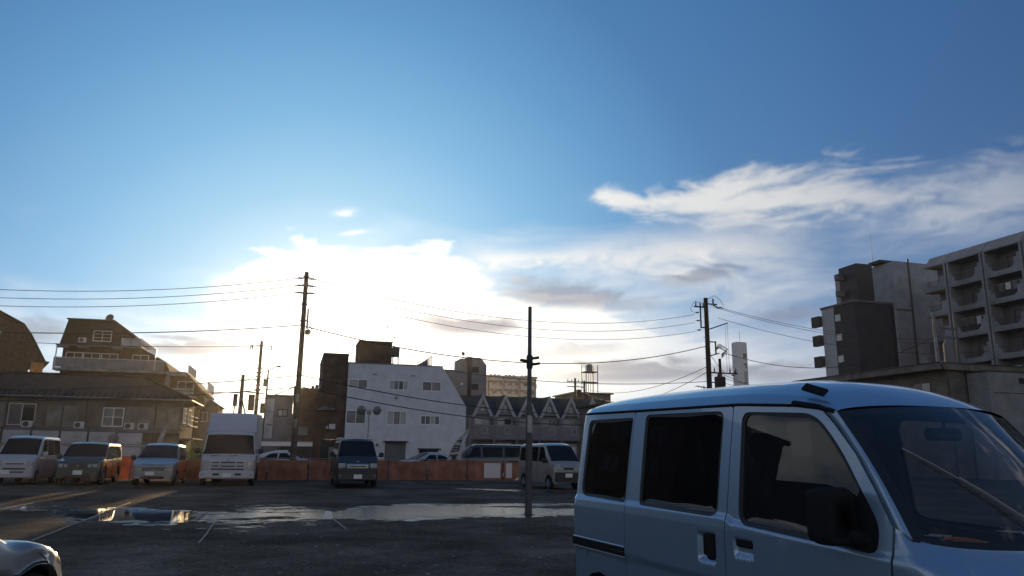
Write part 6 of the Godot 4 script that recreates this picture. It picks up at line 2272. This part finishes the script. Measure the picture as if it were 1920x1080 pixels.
func rounded(pts: Array, r: Array) -> PackedVector2Array:
	var out := PackedVector2Array()
	var n := pts.size()
	for i in n:
		var p: Vector2 = pts[i]
		var a: Vector2 = (pts[(i + n - 1) % n] - p)
		var b: Vector2 = (pts[(i + 1) % n] - p)
		var q: float = minf(r[i % r.size()], minf(a.length(), b.length()) * 0.48)
		if q <= 0.0:
			out.append(p)
			continue
		var s := p + a.normalized() * q
		var e := p + b.normalized() * q
		for k in 7:
			var t := k / 6.0
			out.append(s * (1 - t) * (1 - t) + p * 2 * t * (1 - t) + e * t * t)
	return out


func ray_to(poly: PackedVector2Array, c: Vector2, d: Vector2) -> float:
	var best := 0.0
	for i in poly.size():
		var hit = Geometry2D.segment_intersects_segment(c, c + d * 9.0, poly[i], poly[(i + 1) % poly.size()])
		if hit != null:
			best = maxf(best, c.distance_to(hit))
	return best


# directions from the middle of a hole, with every corner of both outlines among them
func spokes(hole: PackedVector2Array, outer: PackedVector2Array, c: Vector2) -> Array:
	var a := []
	for k in 220:
		a.append(-PI + TAU * k / 220.0)
	for p in hole:
		a.append((p - c).angle())
	for p in outer:
		a.append((p - c).angle())
	a.sort()
	var out := []
	for k in a:
		if out.is_empty() or k - out[-1] > 0.0015:
			out.append(k)
	return out


func van_ring(b: MB, rows: Array, side: float, deeps: Array) -> void:
	# rows of (z, y); every row closed; deeps is how far each row lies inside the flank
	var pts := []
	var nrm := []
	for j in rows.size():
		var p := PackedVector3Array()
		var k := PackedVector3Array()
		for q in rows[j]:
			p.append(van_at(q.x, q.y, side, deeps[j]))
			k.append(van_normal(q.x, q.y, side))
		pts.append(p)
		nrm.append(k)
	for j in rows.size() - 1:
		var n: int = rows[j].size()
		var lip := absf(deeps[j] - deeps[j + 1]) > 0.004
		for i in n:
			var l := (i + 1) % n
			var a: Vector3 = pts[j][i]
			var c: Vector3 = pts[j][l]
			var d: Vector3 = pts[j + 1][l]
			var e: Vector3 = pts[j + 1][i]
			if lip:
				b.quad(a, c, d, e, nrm[j][i])
				continue
			if (c - a).cross(d - a).length() > 1e-10:
				b.tri(a, c, d, nrm[j][i], nrm[j][l], nrm[j + 1][l])
			if (d - a).cross(e - a).length() > 1e-10:
				b.tri(a, d, e, nrm[j][i], nrm[j + 1][l], nrm[j + 1][i])


func van_panel(o: Node3D, called: String, outer: PackedVector2Array, hole: PackedVector2Array, side: float, paint_: Material, glass: Material, trim: Material) -> MeshInstance3D:
	var c := Vector2.ZERO
	for p in hole:
		c += p
	c /= hole.size()
	var sp := spokes(hole, outer, c)
	var rings := []
	var edge := []
	var n := 60
	for j in n + 1:
		rings.append([])
	var inner := []
	var inner2 := []
	for a in sp:
		var d := Vector2.from_angle(a)
		var h := ray_to(hole, c, d)
		var u := ray_to(outer, c, d)
		for j in n + 1:
			rings[j].append(c + d * lerpf(h, u, j / float(n)))
		inner.append(c + d * (h - 0.026))
		inner2.append(c + d * maxf(h + 0.02, 0.0))
	var b := MB.new()
	var rows := [rings[0]]
	var deep := [0.022]
	for r in rings:
		rows.append(r)
		deep.append(0.0)
	rows.append(rings[n])
	deep.append(0.02)
	van_ring(b, rows, side, deep)
	var door := part(called, b, paint_, o)
	b = MB.new()
	van_ring(b, [rings[0], rings[0], inner, inner], side, [0.022, 0.006, 0.009, 0.024])
	part("window_seal", b, M("rubber", rgb(0.012, 0.012, 0.013), 0.5), door)
	b = MB.new()
	var grows := []
	var gd := []
	for j in 6:
		var row := []
		for p in inner:
			row.append(c.lerp(p, 1.02 - j / 5.0 * 1.0199))
		grows.append(row)
		gd.append(0.016)
	van_ring(b, grows, side, gd)
	part("glass", b, glass, door)
	# inner trim
	b = MB.new()
	var t := [inner2]
	for k in [17, 38, 60]:
		t.append(rings[k])
	van_ring(b, t, side, [0.05, 0.05, 0.05, 0.05])
	part("inner_trim", b, trim, door)
	return door


func van_head(s: float) -> Vector3:
	return Vector3(0.672 * s, 1.742 + 0.043 * (1 - s * s), 1.65 + 0.1 * (1 - s * s))


func van_cowl(s: float) -> Vector3:
	return Vector3(0.705 * s, 1.12 + 0.03 * pow(absf(s), 6.0), 2.09 + 0.25 * (1 - s * s) - 0.03 * pow(absf(s), 6.0))


func van_glass(s: float, t: float, out := 0.0) -> Vector3:
	var p := van_head(s).lerp(van_cowl(s), t)
	return p + Vector3(0.25 * s, 0.62, 0.75) * (0.045 * sin(PI * t) * (1.0 - 0.4 * s * s) + out)


func glass_patch(s0: float, s1: float, t0: float, t1: float, out: float, n := 16) -> MB:
	var b := MB.new()
	var rows := []
	for j in n + 1:
		var row := PackedVector3Array()
		for i in n + 1:
			row.append(van_glass(lerpf(s0, s1, i / float(n)), lerpf(t0, t1, j / float(n)), out))
		rows.append(row)
	b.grid(rows, -1.0)
	b.outward(Vector3(0, 1.0, 0))
	return b


func van_nose(th: float, y: float) -> Vector3:
	var d := ramp([0.25, 0.35, 0.6, 0.85, 1.0, 1.12, 1.25], [0.46, 0.5, 0.54, 0.52, 0.47, 0.4, 0.3], y)
	var c := cos(th)
	var hw := van_half(1.985, minf(y, 1.2))
	return Vector3(-signf(c) * hw * pow(absf(c), 0.72), y, 1.985 + d * pow(absf(sin(th)), 0.72))


func front_van() -> void:
	var o := thing("front_van", "large silver-blue kei van filling the lower right, seen along its right flank", "van", Vector3(1.6245, 0, -5.7076), deg_to_rad(24))
	o.rotation_order = EULER_ORDER_YXZ
	o.rotation.x = deg_to_rad(0.5)
	var coat := M("paint_silver_blue", rgb(0.225, 0.345, 0.475), 0.32, 0.55)
	coat.clearcoat_enabled = true
	coat.clearcoat = 1.0
	coat.clearcoat_roughness = 0.04
	var trim := M("cabin_trim", rgb(0.03, 0.03, 0.032), 0.7)
	var clear := M("clear_glass", rgb(0.012, 0.015, 0.015), 0.0)
	clear.transparency = BaseMaterial3D.TRANSPARENCY_ALPHA
	clear.albedo_color.a = 0.8
	var light_glass := M("passenger_glass", rgb(0.012, 0.015, 0.015), 0.0)
	light_glass.transparency = BaseMaterial3D.TRANSPARENCY_ALPHA
	light_glass.albedo_color.a = 0.3
	var front := M("windshield_glass", rgb(0.015, 0.018, 0.018), 0.0)
	front.transparency = BaseMaterial3D.TRANSPARENCY_ALPHA
	front.albedo_color.a = 0.34
	var privacy := M("privacy_glass", rgb(0.006, 0.006, 0.007), 0.02)
	privacy.transparency = BaseMaterial3D.TRANSPARENCY_ALPHA
	privacy.albedo_color.a = 0.93
	var black := M("black_plastic", rgb(0.012, 0.012, 0.013), 0.75)
	var chrome := M("chrome")
	for side in [-1.0, 1.0]:
		# rear quarter, its lower edge cut by the wheel arch
		var arch := []
		for k in 9:
			var a := PI - PI * k / 8.0
			arch.append(Vector2(-0.62 + 0.33 * cos(a), 0.29 + 0.33 * sin(a)))
		var out := PackedVector2Array([Vector2(-1.05, 0.34)])
		for p in arch:
			out.append(p)
		out.append_array([Vector2(-0.247, 0.34), Vector2(-0.247, 1.8), Vector2(-1.045, 1.8)])
		van_panel(o, "quarter_panel", out, rounded([Vector2(-0.915, 1.163), Vector2(-0.262, 1.15), Vector2(-0.262, 1.762), Vector2(-0.915, 1.757)], [0.09, 0.02, 0.02, 0.06]), side, coat, privacy, trim)
		# sliding door
		out = rounded([Vector2(-0.241, 0.32), Vector2(0.842, 0.32), Vector2(0.842, 1.8), Vector2(-0.241, 1.8)], [0.03, 0.03, 0.025, 0.02])
		van_panel(o, "sliding_door", out, rounded([Vector2(-0.085, 1.148), Vector2(0.762, 1.138), Vector2(0.762, 1.776), Vector2(-0.1, 1.778)], [0.05, 0.07, 0.06, 0.05]), side, coat, privacy, trim)
		# front door, cut by the front wheel arch
		out = PackedVector2Array([Vector2(0.849, 0.32), Vector2(1.66, 0.32), Vector2(1.72, 0.5), Vector2(1.83, 0.62), Vector2(1.97, 0.67), Vector2(1.972, 1.0), Vector2(1.978, 1.2), Vector2(1.88, 1.37), Vector2(1.771, 1.53), Vector2(1.63, 1.68), Vector2(1.55, 1.75), Vector2(1.46, 1.792), Vector2(1.38, 1.8), Vector2(0.849, 1.8)])
		van_panel(o, "front_door", out, rounded([Vector2(0.945, 1.118), Vector2(1.9, 1.07), Vector2(1.915, 1.2), Vector2(1.68, 1.56), Vector2(1.5, 1.74), Vector2(0.925, 1.765)], [0.09, 0.05, 0.1, 0.12, 0.1, 0.07]), side, coat, clear if side < 0.0 else light_glass, trim)
		# pillar between the door and the windshield
		var edge := [Vector2(1.47, 1.795), Vector2(1.56, 1.748), Vector2(1.64, 1.68), Vector2(1.779, 1.53), Vector2(1.888, 1.37), Vector2(1.985, 1.205)]
		var rows := []
		for j in 13:
			var t := j / 12.0
			var f := t * 5.0
			var i := mini(int(f), 4)
			var e: Vector2 = edge[i].lerp(edge[i + 1], f - i)
			var p := van_at(e.x, e.y, side)
			var q := van_glass(side * 1.0, clampf(t * 1.0, 0.0, 1.0), 0.004)
			var row := PackedVector3Array()
			row.append(p - Vector3(side * 0.02, 0, 0))
			for k in 6:
				var u := k / 5.0
				row.append(p.lerp(q, u) + Vector3(side * 0.6, 0.3, 0.5) * 0.016 * sin(PI * u))
			rows.append(row)
		var b := MB.new()
		b.grid(rows, side)
		b.outward(Vector3(0, 1, 1.2))
		part("windshield_pillar", b, coat, o)
		# drip rail and its end cap
		var path := PackedVector3Array()
		for k in 30:
			var z := lerpf(-1.04, 1.62, k / 29.0)
			var y := ramp([-1.1, 0.9, 1.42, 1.64], [1.812, 1.812, 1.785, 1.745], z)
			path.append(Vector3(side * (van_half(minf(z, 1.6), y) + 0.002), y - 0.002, z))
		b = MB.new()
		b.tube(path, 0.0095, 6)
		part("drip_rail", b, black, o)
		b = MB.new()
		b.tube(PackedVector3Array([path[26] + Vector3(0, 0.01, 0), path[28] + Vector3(side * 0.004, 0.008, 0), path[29] + Vector3(side * 0.01, -0.005, 0.02)]), 0.018, 8, 0.013)
		part("drip_cap", b, black, o)
		# door handles, each in its scoop
		b = MB.new()
		b.box(Vector3(side * 0.744 - 0.014, 0.885, 0.655), Vector3(side * 0.744 + 0.014, 1.045, 0.728), 0.013)
		b.box(Vector3(side * 0.732 - 0.012, 0.905, 0.612), Vector3(side * 0.732 + 0.012, 1.03, 0.66), 0.008)
		part("handle", b, black, o)
		b = MB.new()
		b.box(Vector3(side * 0.748 - 0.014, 0.992, 0.93), Vector3(side * 0.748 + 0.012, 1.04, 1.075), 0.012)
		part("handle", b, black, o)
		b = MB.new()
		b.lathe(Vector3(side * 0.748, 0.915, 0.985), Vector3(side, 0, 0), [Vector2(0.017, 0), Vector2(0.017, 0.006), Vector2(0.012, 0.01), Vector2(0, 0.01)], 16)
		b.box(Vector3(side * 0.758 - 0.003, 0.907, 0.9835), Vector3(side * 0.758 + 0.003, 0.923, 0.9865))
		part("key_lock", b, chrome, o)
		# slide rail on the quarter panel
		b = MB.new()
		b.box(Vector3(side * 0.76 - 0.012, 0.782, -1.0), Vector3(side * 0.76 + 0.01, 0.838, -0.25))
		var rail := part("slide_rail", b, black, o)
		for y in [0.768, 0.805, 0.838]:
			b = MB.new()
			b.box(Vector3(side * 0.762 - 0.01, y, -1.0), Vector3(side * 0.762 + 0.014, y + 0.013, -0.25), 0.005)
			part("rail_trim", b, M("rail_silver", rgb(0.5, 0.52, 0.54), 0.3, 0.6), rail)
		# door mirror in black plastic
		b = MB.new()
		var rings := []
		for j in 15:
			var t := -1.0 + 2.0 * j / 14.0
			var row := PackedVector3Array()
			var r := pow(maxf(0.0, 1.0 - pow(absf(t), 5.0)), 0.2)
			if t < 0.0:
				r = maxf(r, 0.93)
			for k in 33:
				var a := TAU * k / 32.0
				row.append(Vector3(side * (0.86 + 0.09 * signf(cos(a)) * pow(absf(cos(a)), 0.42) * r - 0.012 * t), 1.235 + 0.135 * signf(sin(a)) * pow(absf(sin(a)), 0.42) * r, 1.755 + 0.07 * t))
			rings.append(row)
		b.grid(rings, side)
		b.outward(Vector3(side * 0.86, 1.235, 1.755))
		b.rod(Vector3(side * 0.72, 1.13, 1.83), Vector3(side * 0.84, 1.16, 1.77), 0.04, 8)
		var mr := part("door_mirror", b, black, o)
		b = MB.new()
		b.box(Vector3(side * 0.86 - 0.07, 1.125, 1.684), Vector3(side * 0.86 + 0.07, 1.34, 1.692), 0.003)
		part("mirror_glass", b, M("chrome"), mr)
		b = MB.new()
		var tri := [Vector2(1.9, 1.075), Vector2(1.91, 1.2), Vector2(1.8, 1.37), Vector2(1.7, 1.09)]
		var w := []
		for q in tri:
			w.append(van_at(q.x, q.y, side, 0.004))
		b.quad(w[0], w[1], w[2], w[3], Vector3(side, 0, 0))
		part("mirror_sail", b, black, o)
		# wheels
		add_wheel(o, side * 0.73, -0.62, 0.28, 0.17, side, "chrome")
		add_wheel(o, side * 0.73, 2.02, 0.28, 0.17, side, "chrome")
		# tail lamp
		b = MB.new()
		b.box(Vector3(side * 0.63 - 0.06, 0.75, -1.075), Vector3(side * 0.63 + 0.06, 1.15, -1.03), 0.02)
		part("tail_light", b, M("tail_red"), o)
		# headlamp
		rows = []
		for j in 6:
			var row := PackedVector3Array()
			for k in 9:
				var th := lerpf(0.35, 0.95, k / 8.0)
				if side > 0:
					th = PI - th
				var p := van_nose(th, lerpf(0.72, 0.93, j / 5.0))
				row.append(p + Vector3(p.x, 0, p.z - 1.8).normalized() * 0.012)
			rows.append(row)
		b = MB.new()
		b.grid(rows, side)
		b.outward(Vector3(0, 0.7, 1.5))
		part("headlight", b, M("headlamp"), o)
	# roof
	var rows := []
	for j in 41:
		var t := j / 40.0
		var row := PackedVector3Array()
		for i in 49:
			var s := -1.0 + 2.0 * i / 48.0
			var zh := van_head(s).z
			var z := lerpf(-1.05, zh, t)
			var zc := lerpf(-1.05, 1.75, t)
			var zd := lerpf(-1.05, 1.65, t)
			var yd := ramp([-1.1, 0.9, 1.42, 1.65], [1.815, 1.815, 1.788, 1.742], zd)
			var yc := ramp([-1.05, -1.0, -0.9, -0.75, -0.5, -0.2, 0.4, 0.9, 1.2, 1.4, 1.55, 1.68, 1.75], [1.86, 1.905, 1.935, 1.952, 1.965, 1.974, 1.98, 1.975, 1.962, 1.93, 1.885, 1.825, 1.786], zc)
			var hd := lerpf(van_half(minf(zd, 1.6), yd), 0.672, ss(1.3, 1.65, zd))
			var a := absf(s)
			var prof := pow(1.0 - pow(a, 3.0), 0.6)
			# a soft ledge along the side of the roof
			prof += 0.06 * exp(-pow((a - 0.965) / 0.02, 2.0)) * (1.0 - ss(1.2, 1.6, zd))
			row.append(Vector3(hd * s, yd + (yc - yd) * prof, z))
		rows.append(row)
	var b := MB.new()
	b.grid(rows, 1.0)
	b.outward(Vector3(0, 0, 0.3))
	part("roof", b, coat, o)
	var lin := []
	for r in rows:
		var q := PackedVector3Array()
		for p in r:
			q.append(Vector3(p.x * 0.95, p.y - 0.045, minf(p.z, 1.7)))
		lin.append(q)
	b = MB.new()
	b.grid(lin, -1.0)
	part("headliner", b, M("cabin_liner", rgb(0.07, 0.07, 0.07), 0.9), o)
	# aerial base on the roof's edge
	b = MB.new()
	b.x = Transform3D(Basis.from_euler(Vector3(0.3, 0.12, 0.75)), Vector3(-0.612, 1.868, 1.46))
	b.box(Vector3(-0.028, -0.012, -0.075), Vector3(0.028, 0.012, 0.075), 0.009)
	part("aerial_base", b, black, o)
	# windshield
	part("windshield", glass_patch(-1, 1, 0, 1, 0.0, 24), front, o)
	b = MB.new()
	for q in [[-1.0, -0.93, 0.0, 1.0], [0.93, 1.0, 0.0, 1.0], [-0.93, 0.93, 0.0, 0.05], [-0.93, 0.93, 0.955, 1.0]]:
		var g := glass_patch(q[0], q[1], q[2], q[3], -0.004)
		b.v.append_array(g.v)
		b.n.append_array(g.n)
		b.uv.append_array(g.uv)
	part("windshield_border", b, black, o)
	# wipers
	for q in [[-0.2, 0.95, -0.76, 0.36], [0.6, 0.97, 0.05, 0.9]]:
		var pa := PackedVector3Array()
		var pb := PackedVector3Array()
		for k in 9:
			var t := k / 8.0
			pa.append(van_glass(lerpf(q[0], q[2], t * 0.62), lerpf(q[1], q[3], t * 0.62), 0.03 - 0.008 * t))
			pb.append(van_glass(lerpf(q[0], q[2], 0.18 + 0.82 * t), lerpf(q[1], q[3], 0.18 + 0.82 * t), 0.014))
		b = MB.new()
		b.tube(pa, 0.006, 6)
		var wp := part("wiper_arm", b, M("wiper_grey", rgb(0.2, 0.2, 0.21), 0.5), o)
		b = MB.new()
		b.tube(pb, 0.0045, 6)
		part("wiper_blade", b, M("steel"), wp)
	# nose and hood
	rows = []
	for j in 25:
		var t := j / 24.0
		var row := PackedVector3Array()
		for i in 61:
			var th := PI * i / 60.0
			var plan := van_nose(th, 1.08)
			var s := clampf(plan.x / 0.765, -1.0, 1.0)
			var cw := van_cowl(s)
			var k := exp(-pow(minf(th, PI - th) / 0.22, 2.0))
			var top := cw.lerp(Vector3(signf(plan.x) * (van_half(1.985, 1.2)), 1.2, 1.99), k)
			var floor_y := 0.3
			if absf(plan.z - 2.02) < 0.34 and absf(s) > 0.8:
				floor_y = 0.29 + sqrt(maxf(0.0, 0.1156 - pow(plan.z - 2.02, 2.0)))
			var y := lerpf(top.y, floor_y, pow(t, 1.5))
			var outl := van_nose(th, y)
			row.append(top.lerp(outl, ss(0.0, 0.42, t)) if t < 0.42 else outl)
			row[i].y = y
		rows.append(row)
	b = MB.new()
	b.grid(rows, -1.0)
	b.outward(Vector3(0, 0.6, 1.6))
	part("hood_and_nose", b, coat, o)
	for q in [["grille", 0.5, 0.62, 1.0], ["bumper_slot", 0.36, 0.46, 1.1]]:
		rows = []
		for j in 4:
			var row := PackedVector3Array()
			for k in 15:
				var p := van_nose(PI * 0.5 + (k - 7) / 7.0 * 0.5 * q[3], lerpf(q[1], q[2], j / 3.0))
				row.append(p + Vector3(0, 0, 0.006))
			rows.append(row)
		b = MB.new()
		b.grid(rows, 1.0)
		b.outward(Vector3(0, 0.5, 1.0))
		part(q[0], b, black, o)
	b = MB.new()
	b.box(Vector3(-0.165, 0.63, 2.53), Vector3(0.165, 0.795, 2.545), 0.003)
	part("number_plate", b, plate_mat(), o)
	# back end
	rows = []
	for j in 18:
		var y := lerpf(0.34, 1.862, j / 17.0)
		var row := PackedVector3Array()
		for i in 21:
			var s := -1.0 + 0.1 * i
			row.append(Vector3(s * (van_half(-1.05, minf(y, 1.81)) - 0.35 * maxf(0.0, y - 1.81)), y, -1.05 - 0.02 * (1.0 - pow(s, 4.0))))
		rows.append(row)
	b = MB.new()
	b.grid(rows, 1.0)
	b.outward(Vector3(0, 1, 5))
	part("tailgate", b, coat, o)
	b = MB.new()
	b.box(Vector3(-0.56, 1.18, -1.085), Vector3(0.56, 1.72, -1.06), 0.01)
	part("rear_window", b, privacy, o)
	# floor and cabin
	b = MB.new()
	b.box(Vector3(-0.68, 0.36, -1.0), Vector3(0.68, 0.42, 2.2))
	part("floor", b, trim, o)
	b = MB.new()
	rows = []
	for j in 9:
		var t := j / 8.0
		var row := PackedVector3Array()
		for i in 13:
			var s := -1.0 + i / 6.0
			var c := van_cowl(s * 0.97) - Vector3(0, 0.03, 0.035)
			var q := Vector3(0.66 * s, 1.02, 1.72)
			var p := c.lerp(q, minf(t / 0.6, 1.0))
			p.y += 0.03 * sin(PI * minf(t / 0.6, 1.0))
			if t > 0.6:
				p.y -= (t - 0.6) / 0.4 * 0.5
				p.z -= 0.03 * sin((t - 0.6) / 0.4 * PI)
			row.append(p)
		rows.append(row)
	b.grid(rows, 1.0)
	b.outward(Vector3(0, 0.5, 2.2))
	var dash := part("dashboard", b, trim, o)
	b = MB.new()
	b.box(Vector3(-0.5, 1.0, 1.66), Vector3(-0.18, 1.12, 1.8), 0.05)
	part("instrument_hood", b, trim, dash)
	b = MB.new()
	var ring := PackedVector3Array()
	for k in 33:
		var a := TAU * k / 32.0
		ring.append(Vector3(-0.34 + 0.185 * cos(a), 1.06 + 0.185 * sin(a) * 0.7, 1.5 - 0.185 * sin(a) * 0.7))
	b.tube(ring, 0.014, 8)
	b.rod(Vector3(-0.34, 1.06, 1.5), Vector3(-0.34, 0.95, 1.68), 0.04, 8)
	for a in [0.2, PI - 0.2, -PI / 2]:
		b.rod(Vector3(-0.34, 1.06, 1.5), Vector3(-0.34 + 0.18 * cos(a), 1.06 + 0.18 * sin(a) * 0.7, 1.5 - 0.18 * sin(a) * 0.7), 0.014, 6)
	part("steering_wheel", b, black, o)
	for x in [-0.34, 0.34]:
		b = MB.new()
		b.box(Vector3(x - 0.23, 0.62, 0.9), Vector3(x + 0.23, 0.78, 1.38), 0.06)
		b.x = Transform3D(Basis(Vector3.RIGHT, -0.2), Vector3(x, 0.72, 0.94))
		b.box(Vector3(-0.22, 0.0, -0.07), Vector3(0.22, 0.66, 0.07), 0.06)
		var st := part("front_seat", b, M("seat_cloth", rgb(0.025, 0.025, 0.027), 0.9), o)
		b = MB.new()
		b.x = Transform3D(Basis(Vector3.RIGHT, -0.16), Vector3(x, 1.4, 0.8))
		b.box(Vector3(-0.135, 0.06, -0.05), Vector3(0.135, 0.25, 0.05), 0.045)
		b.rod(Vector3(-0.06, -0.05, 0), Vector3(-0.06, 0.1, 0), 0.008, 6)
		b.rod(Vector3(0.06, -0.05, 0), Vector3(0.06, 0.1, 0), 0.008, 6)
		part("headrest", b, M("seat_cloth"), st)
	b = MB.new()
	b.box(Vector3(-0.6, 0.6, -0.5), Vector3(0.6, 0.76, 0.0), 0.05)
	b.box(Vector3(-0.6, 0.74, -0.62), Vector3(0.6, 1.25, -0.48), 0.05)
	part("rear_bench", b, M("seat_cloth"), o)
	b = MB.new()
	b.box(Vector3(-0.62, 0.42, 0.62), Vector3(0.62, 1.05, 0.66), 0.02)
	part("partition", b, trim, o)
	b = MB.new()
	b.x = Transform3D(Basis(Vector3.UP, -0.25), Vector3(0.1, 1.64, 1.67))
	b.box(Vector3(-0.115, -0.033, -0.018), Vector3(0.115, 0.036, 0.018), 0.016)
	b.rod(Vector3(0, 0.03, 0), Vector3(0, 0.12, 0.03), 0.012, 6)
	part("rear_view_mirror", b, black, o)


func dash_things() -> void:
	# what lies on the dashboard: things of their own, in the van's own axes
	var van := Transform3D(Basis.from_euler(Vector3(deg_to_rad(0.5), deg_to_rad(24), 0)), Vector3(1.6245, 0, -5.7076))
	var q := [["folded_paper", Vector3(-0.3, 1.12, 1.86), "folded white paper lying on the van's dashboard behind the windshield"], ["paper_sheet", Vector3(0.3, 1.12, 1.85), "white sheet on the far side of the van's dashboard"]]
	for k in q:
		var b := MB.new()
		var rows := []
		for j in 4:
			var row := PackedVector3Array()
			for i in 6:
				row.append(Vector3(-0.11 + 0.044 * i, 0.012 * sin(i * 1.1) + 0.02 * absf(i - 2.5) * 0.5, -0.05 + 0.035 * j))
			rows.append(row)
		b.grid(rows, -1.0)
		var o := solo(k[0], b, M("paper"), k[2], "paper")
		o.transform = van * Transform3D(Basis(Vector3.UP, 0.4), k[1])
	var o2 := thing("rope_coil", "coil of orange rope on the van's dashboard at the windshield's lower corner", "rope")
	o2.transform = van * Transform3D(Basis.IDENTITY, Vector3(-0.36, 1.085, 2.06))
	for k in 5:
		var b := MB.new()
		var p := PackedVector3Array()
		for i in 25:
			var a := TAU * i / 24.0
			p.append(Vector3((0.075 + 0.008 * k) * cos(a), 0.008 + 0.011 * k + 0.004 * sin(a * 2 + k), (0.06 + 0.006 * k) * sin(a)))
		b.tube(p, 0.007, 6)
		part("loop", b, M("rope_orange", rgb(0.45, 0.16, 0.03), 0.7), o2)


func _ready() -> void:
	rng.seed = 20240611
	# camera, air, sun and exposure
	var cam := Camera3D.new()
	cam.name = "camera"
	cam.position = Vector3(0, 1.5, 0)
	cam.rotation_order = EULER_ORDER_YXZ
	cam.rotation = Vector3(deg_to_rad(12.4), 0, deg_to_rad(0.75))
	cam.fov = rad_to_deg(2.0 * atan(540.0 / 1400.0))
	cam.near = 0.05
	cam.far = 9000.0
	add_child(cam)
	var env := Environment.new()
	env.background_mode = Environment.BG_SKY
	env.sky = Sky.new()
	env.sky.sky_material = make_sky()
	env.tonemap_mode = Environment.TONE_MAPPER_LINEAR
	env.tonemap_exposure = 1.0
	# warm evening haze that scatters the low sun forwards
	env.volumetric_fog_enabled = true
	env.volumetric_fog_density = 0.00021
	env.volumetric_fog_albedo = Color(1.0, 0.98, 0.94)
	env.volumetric_fog_anisotropy = 0.8
	env.sdfgi_enabled = true
	env.ssao_enabled = true
	env.ssil_enabled = true
	var we := WorldEnvironment.new()
	we.name = "world_environment"
	we.environment = env
	add_child(we)
	var sun := DirectionalLight3D.new()
	sun.name = "sun"
	var az := deg_to_rad(SUN_AZ)
	var el := deg_to_rad(SUN_EL)
	var to := Vector3(sin(az) * cos(el), sin(el), -cos(az) * cos(el))
	sun.look_at_from_position(to * 100.0, Vector3.ZERO, Vector3.UP)
	sun.light_energy = 1.15
	sun.light_color = Color(1.0, 0.84, 0.6)
	sun.light_angular_distance = 1.0
	sun.shadow_enabled = true
	add_child(sun)

	noises()
	lot_textures()
	palette()
	ground()
	white_building()
	brown_block()
	gable_rows()
	far_blocks()
	left_houses()
	right_blocks()
	beyond_left_edge()
	barrier()
	poles()
	wires()
	vehicles()
	front_van()
	small_things()
	dash_things()
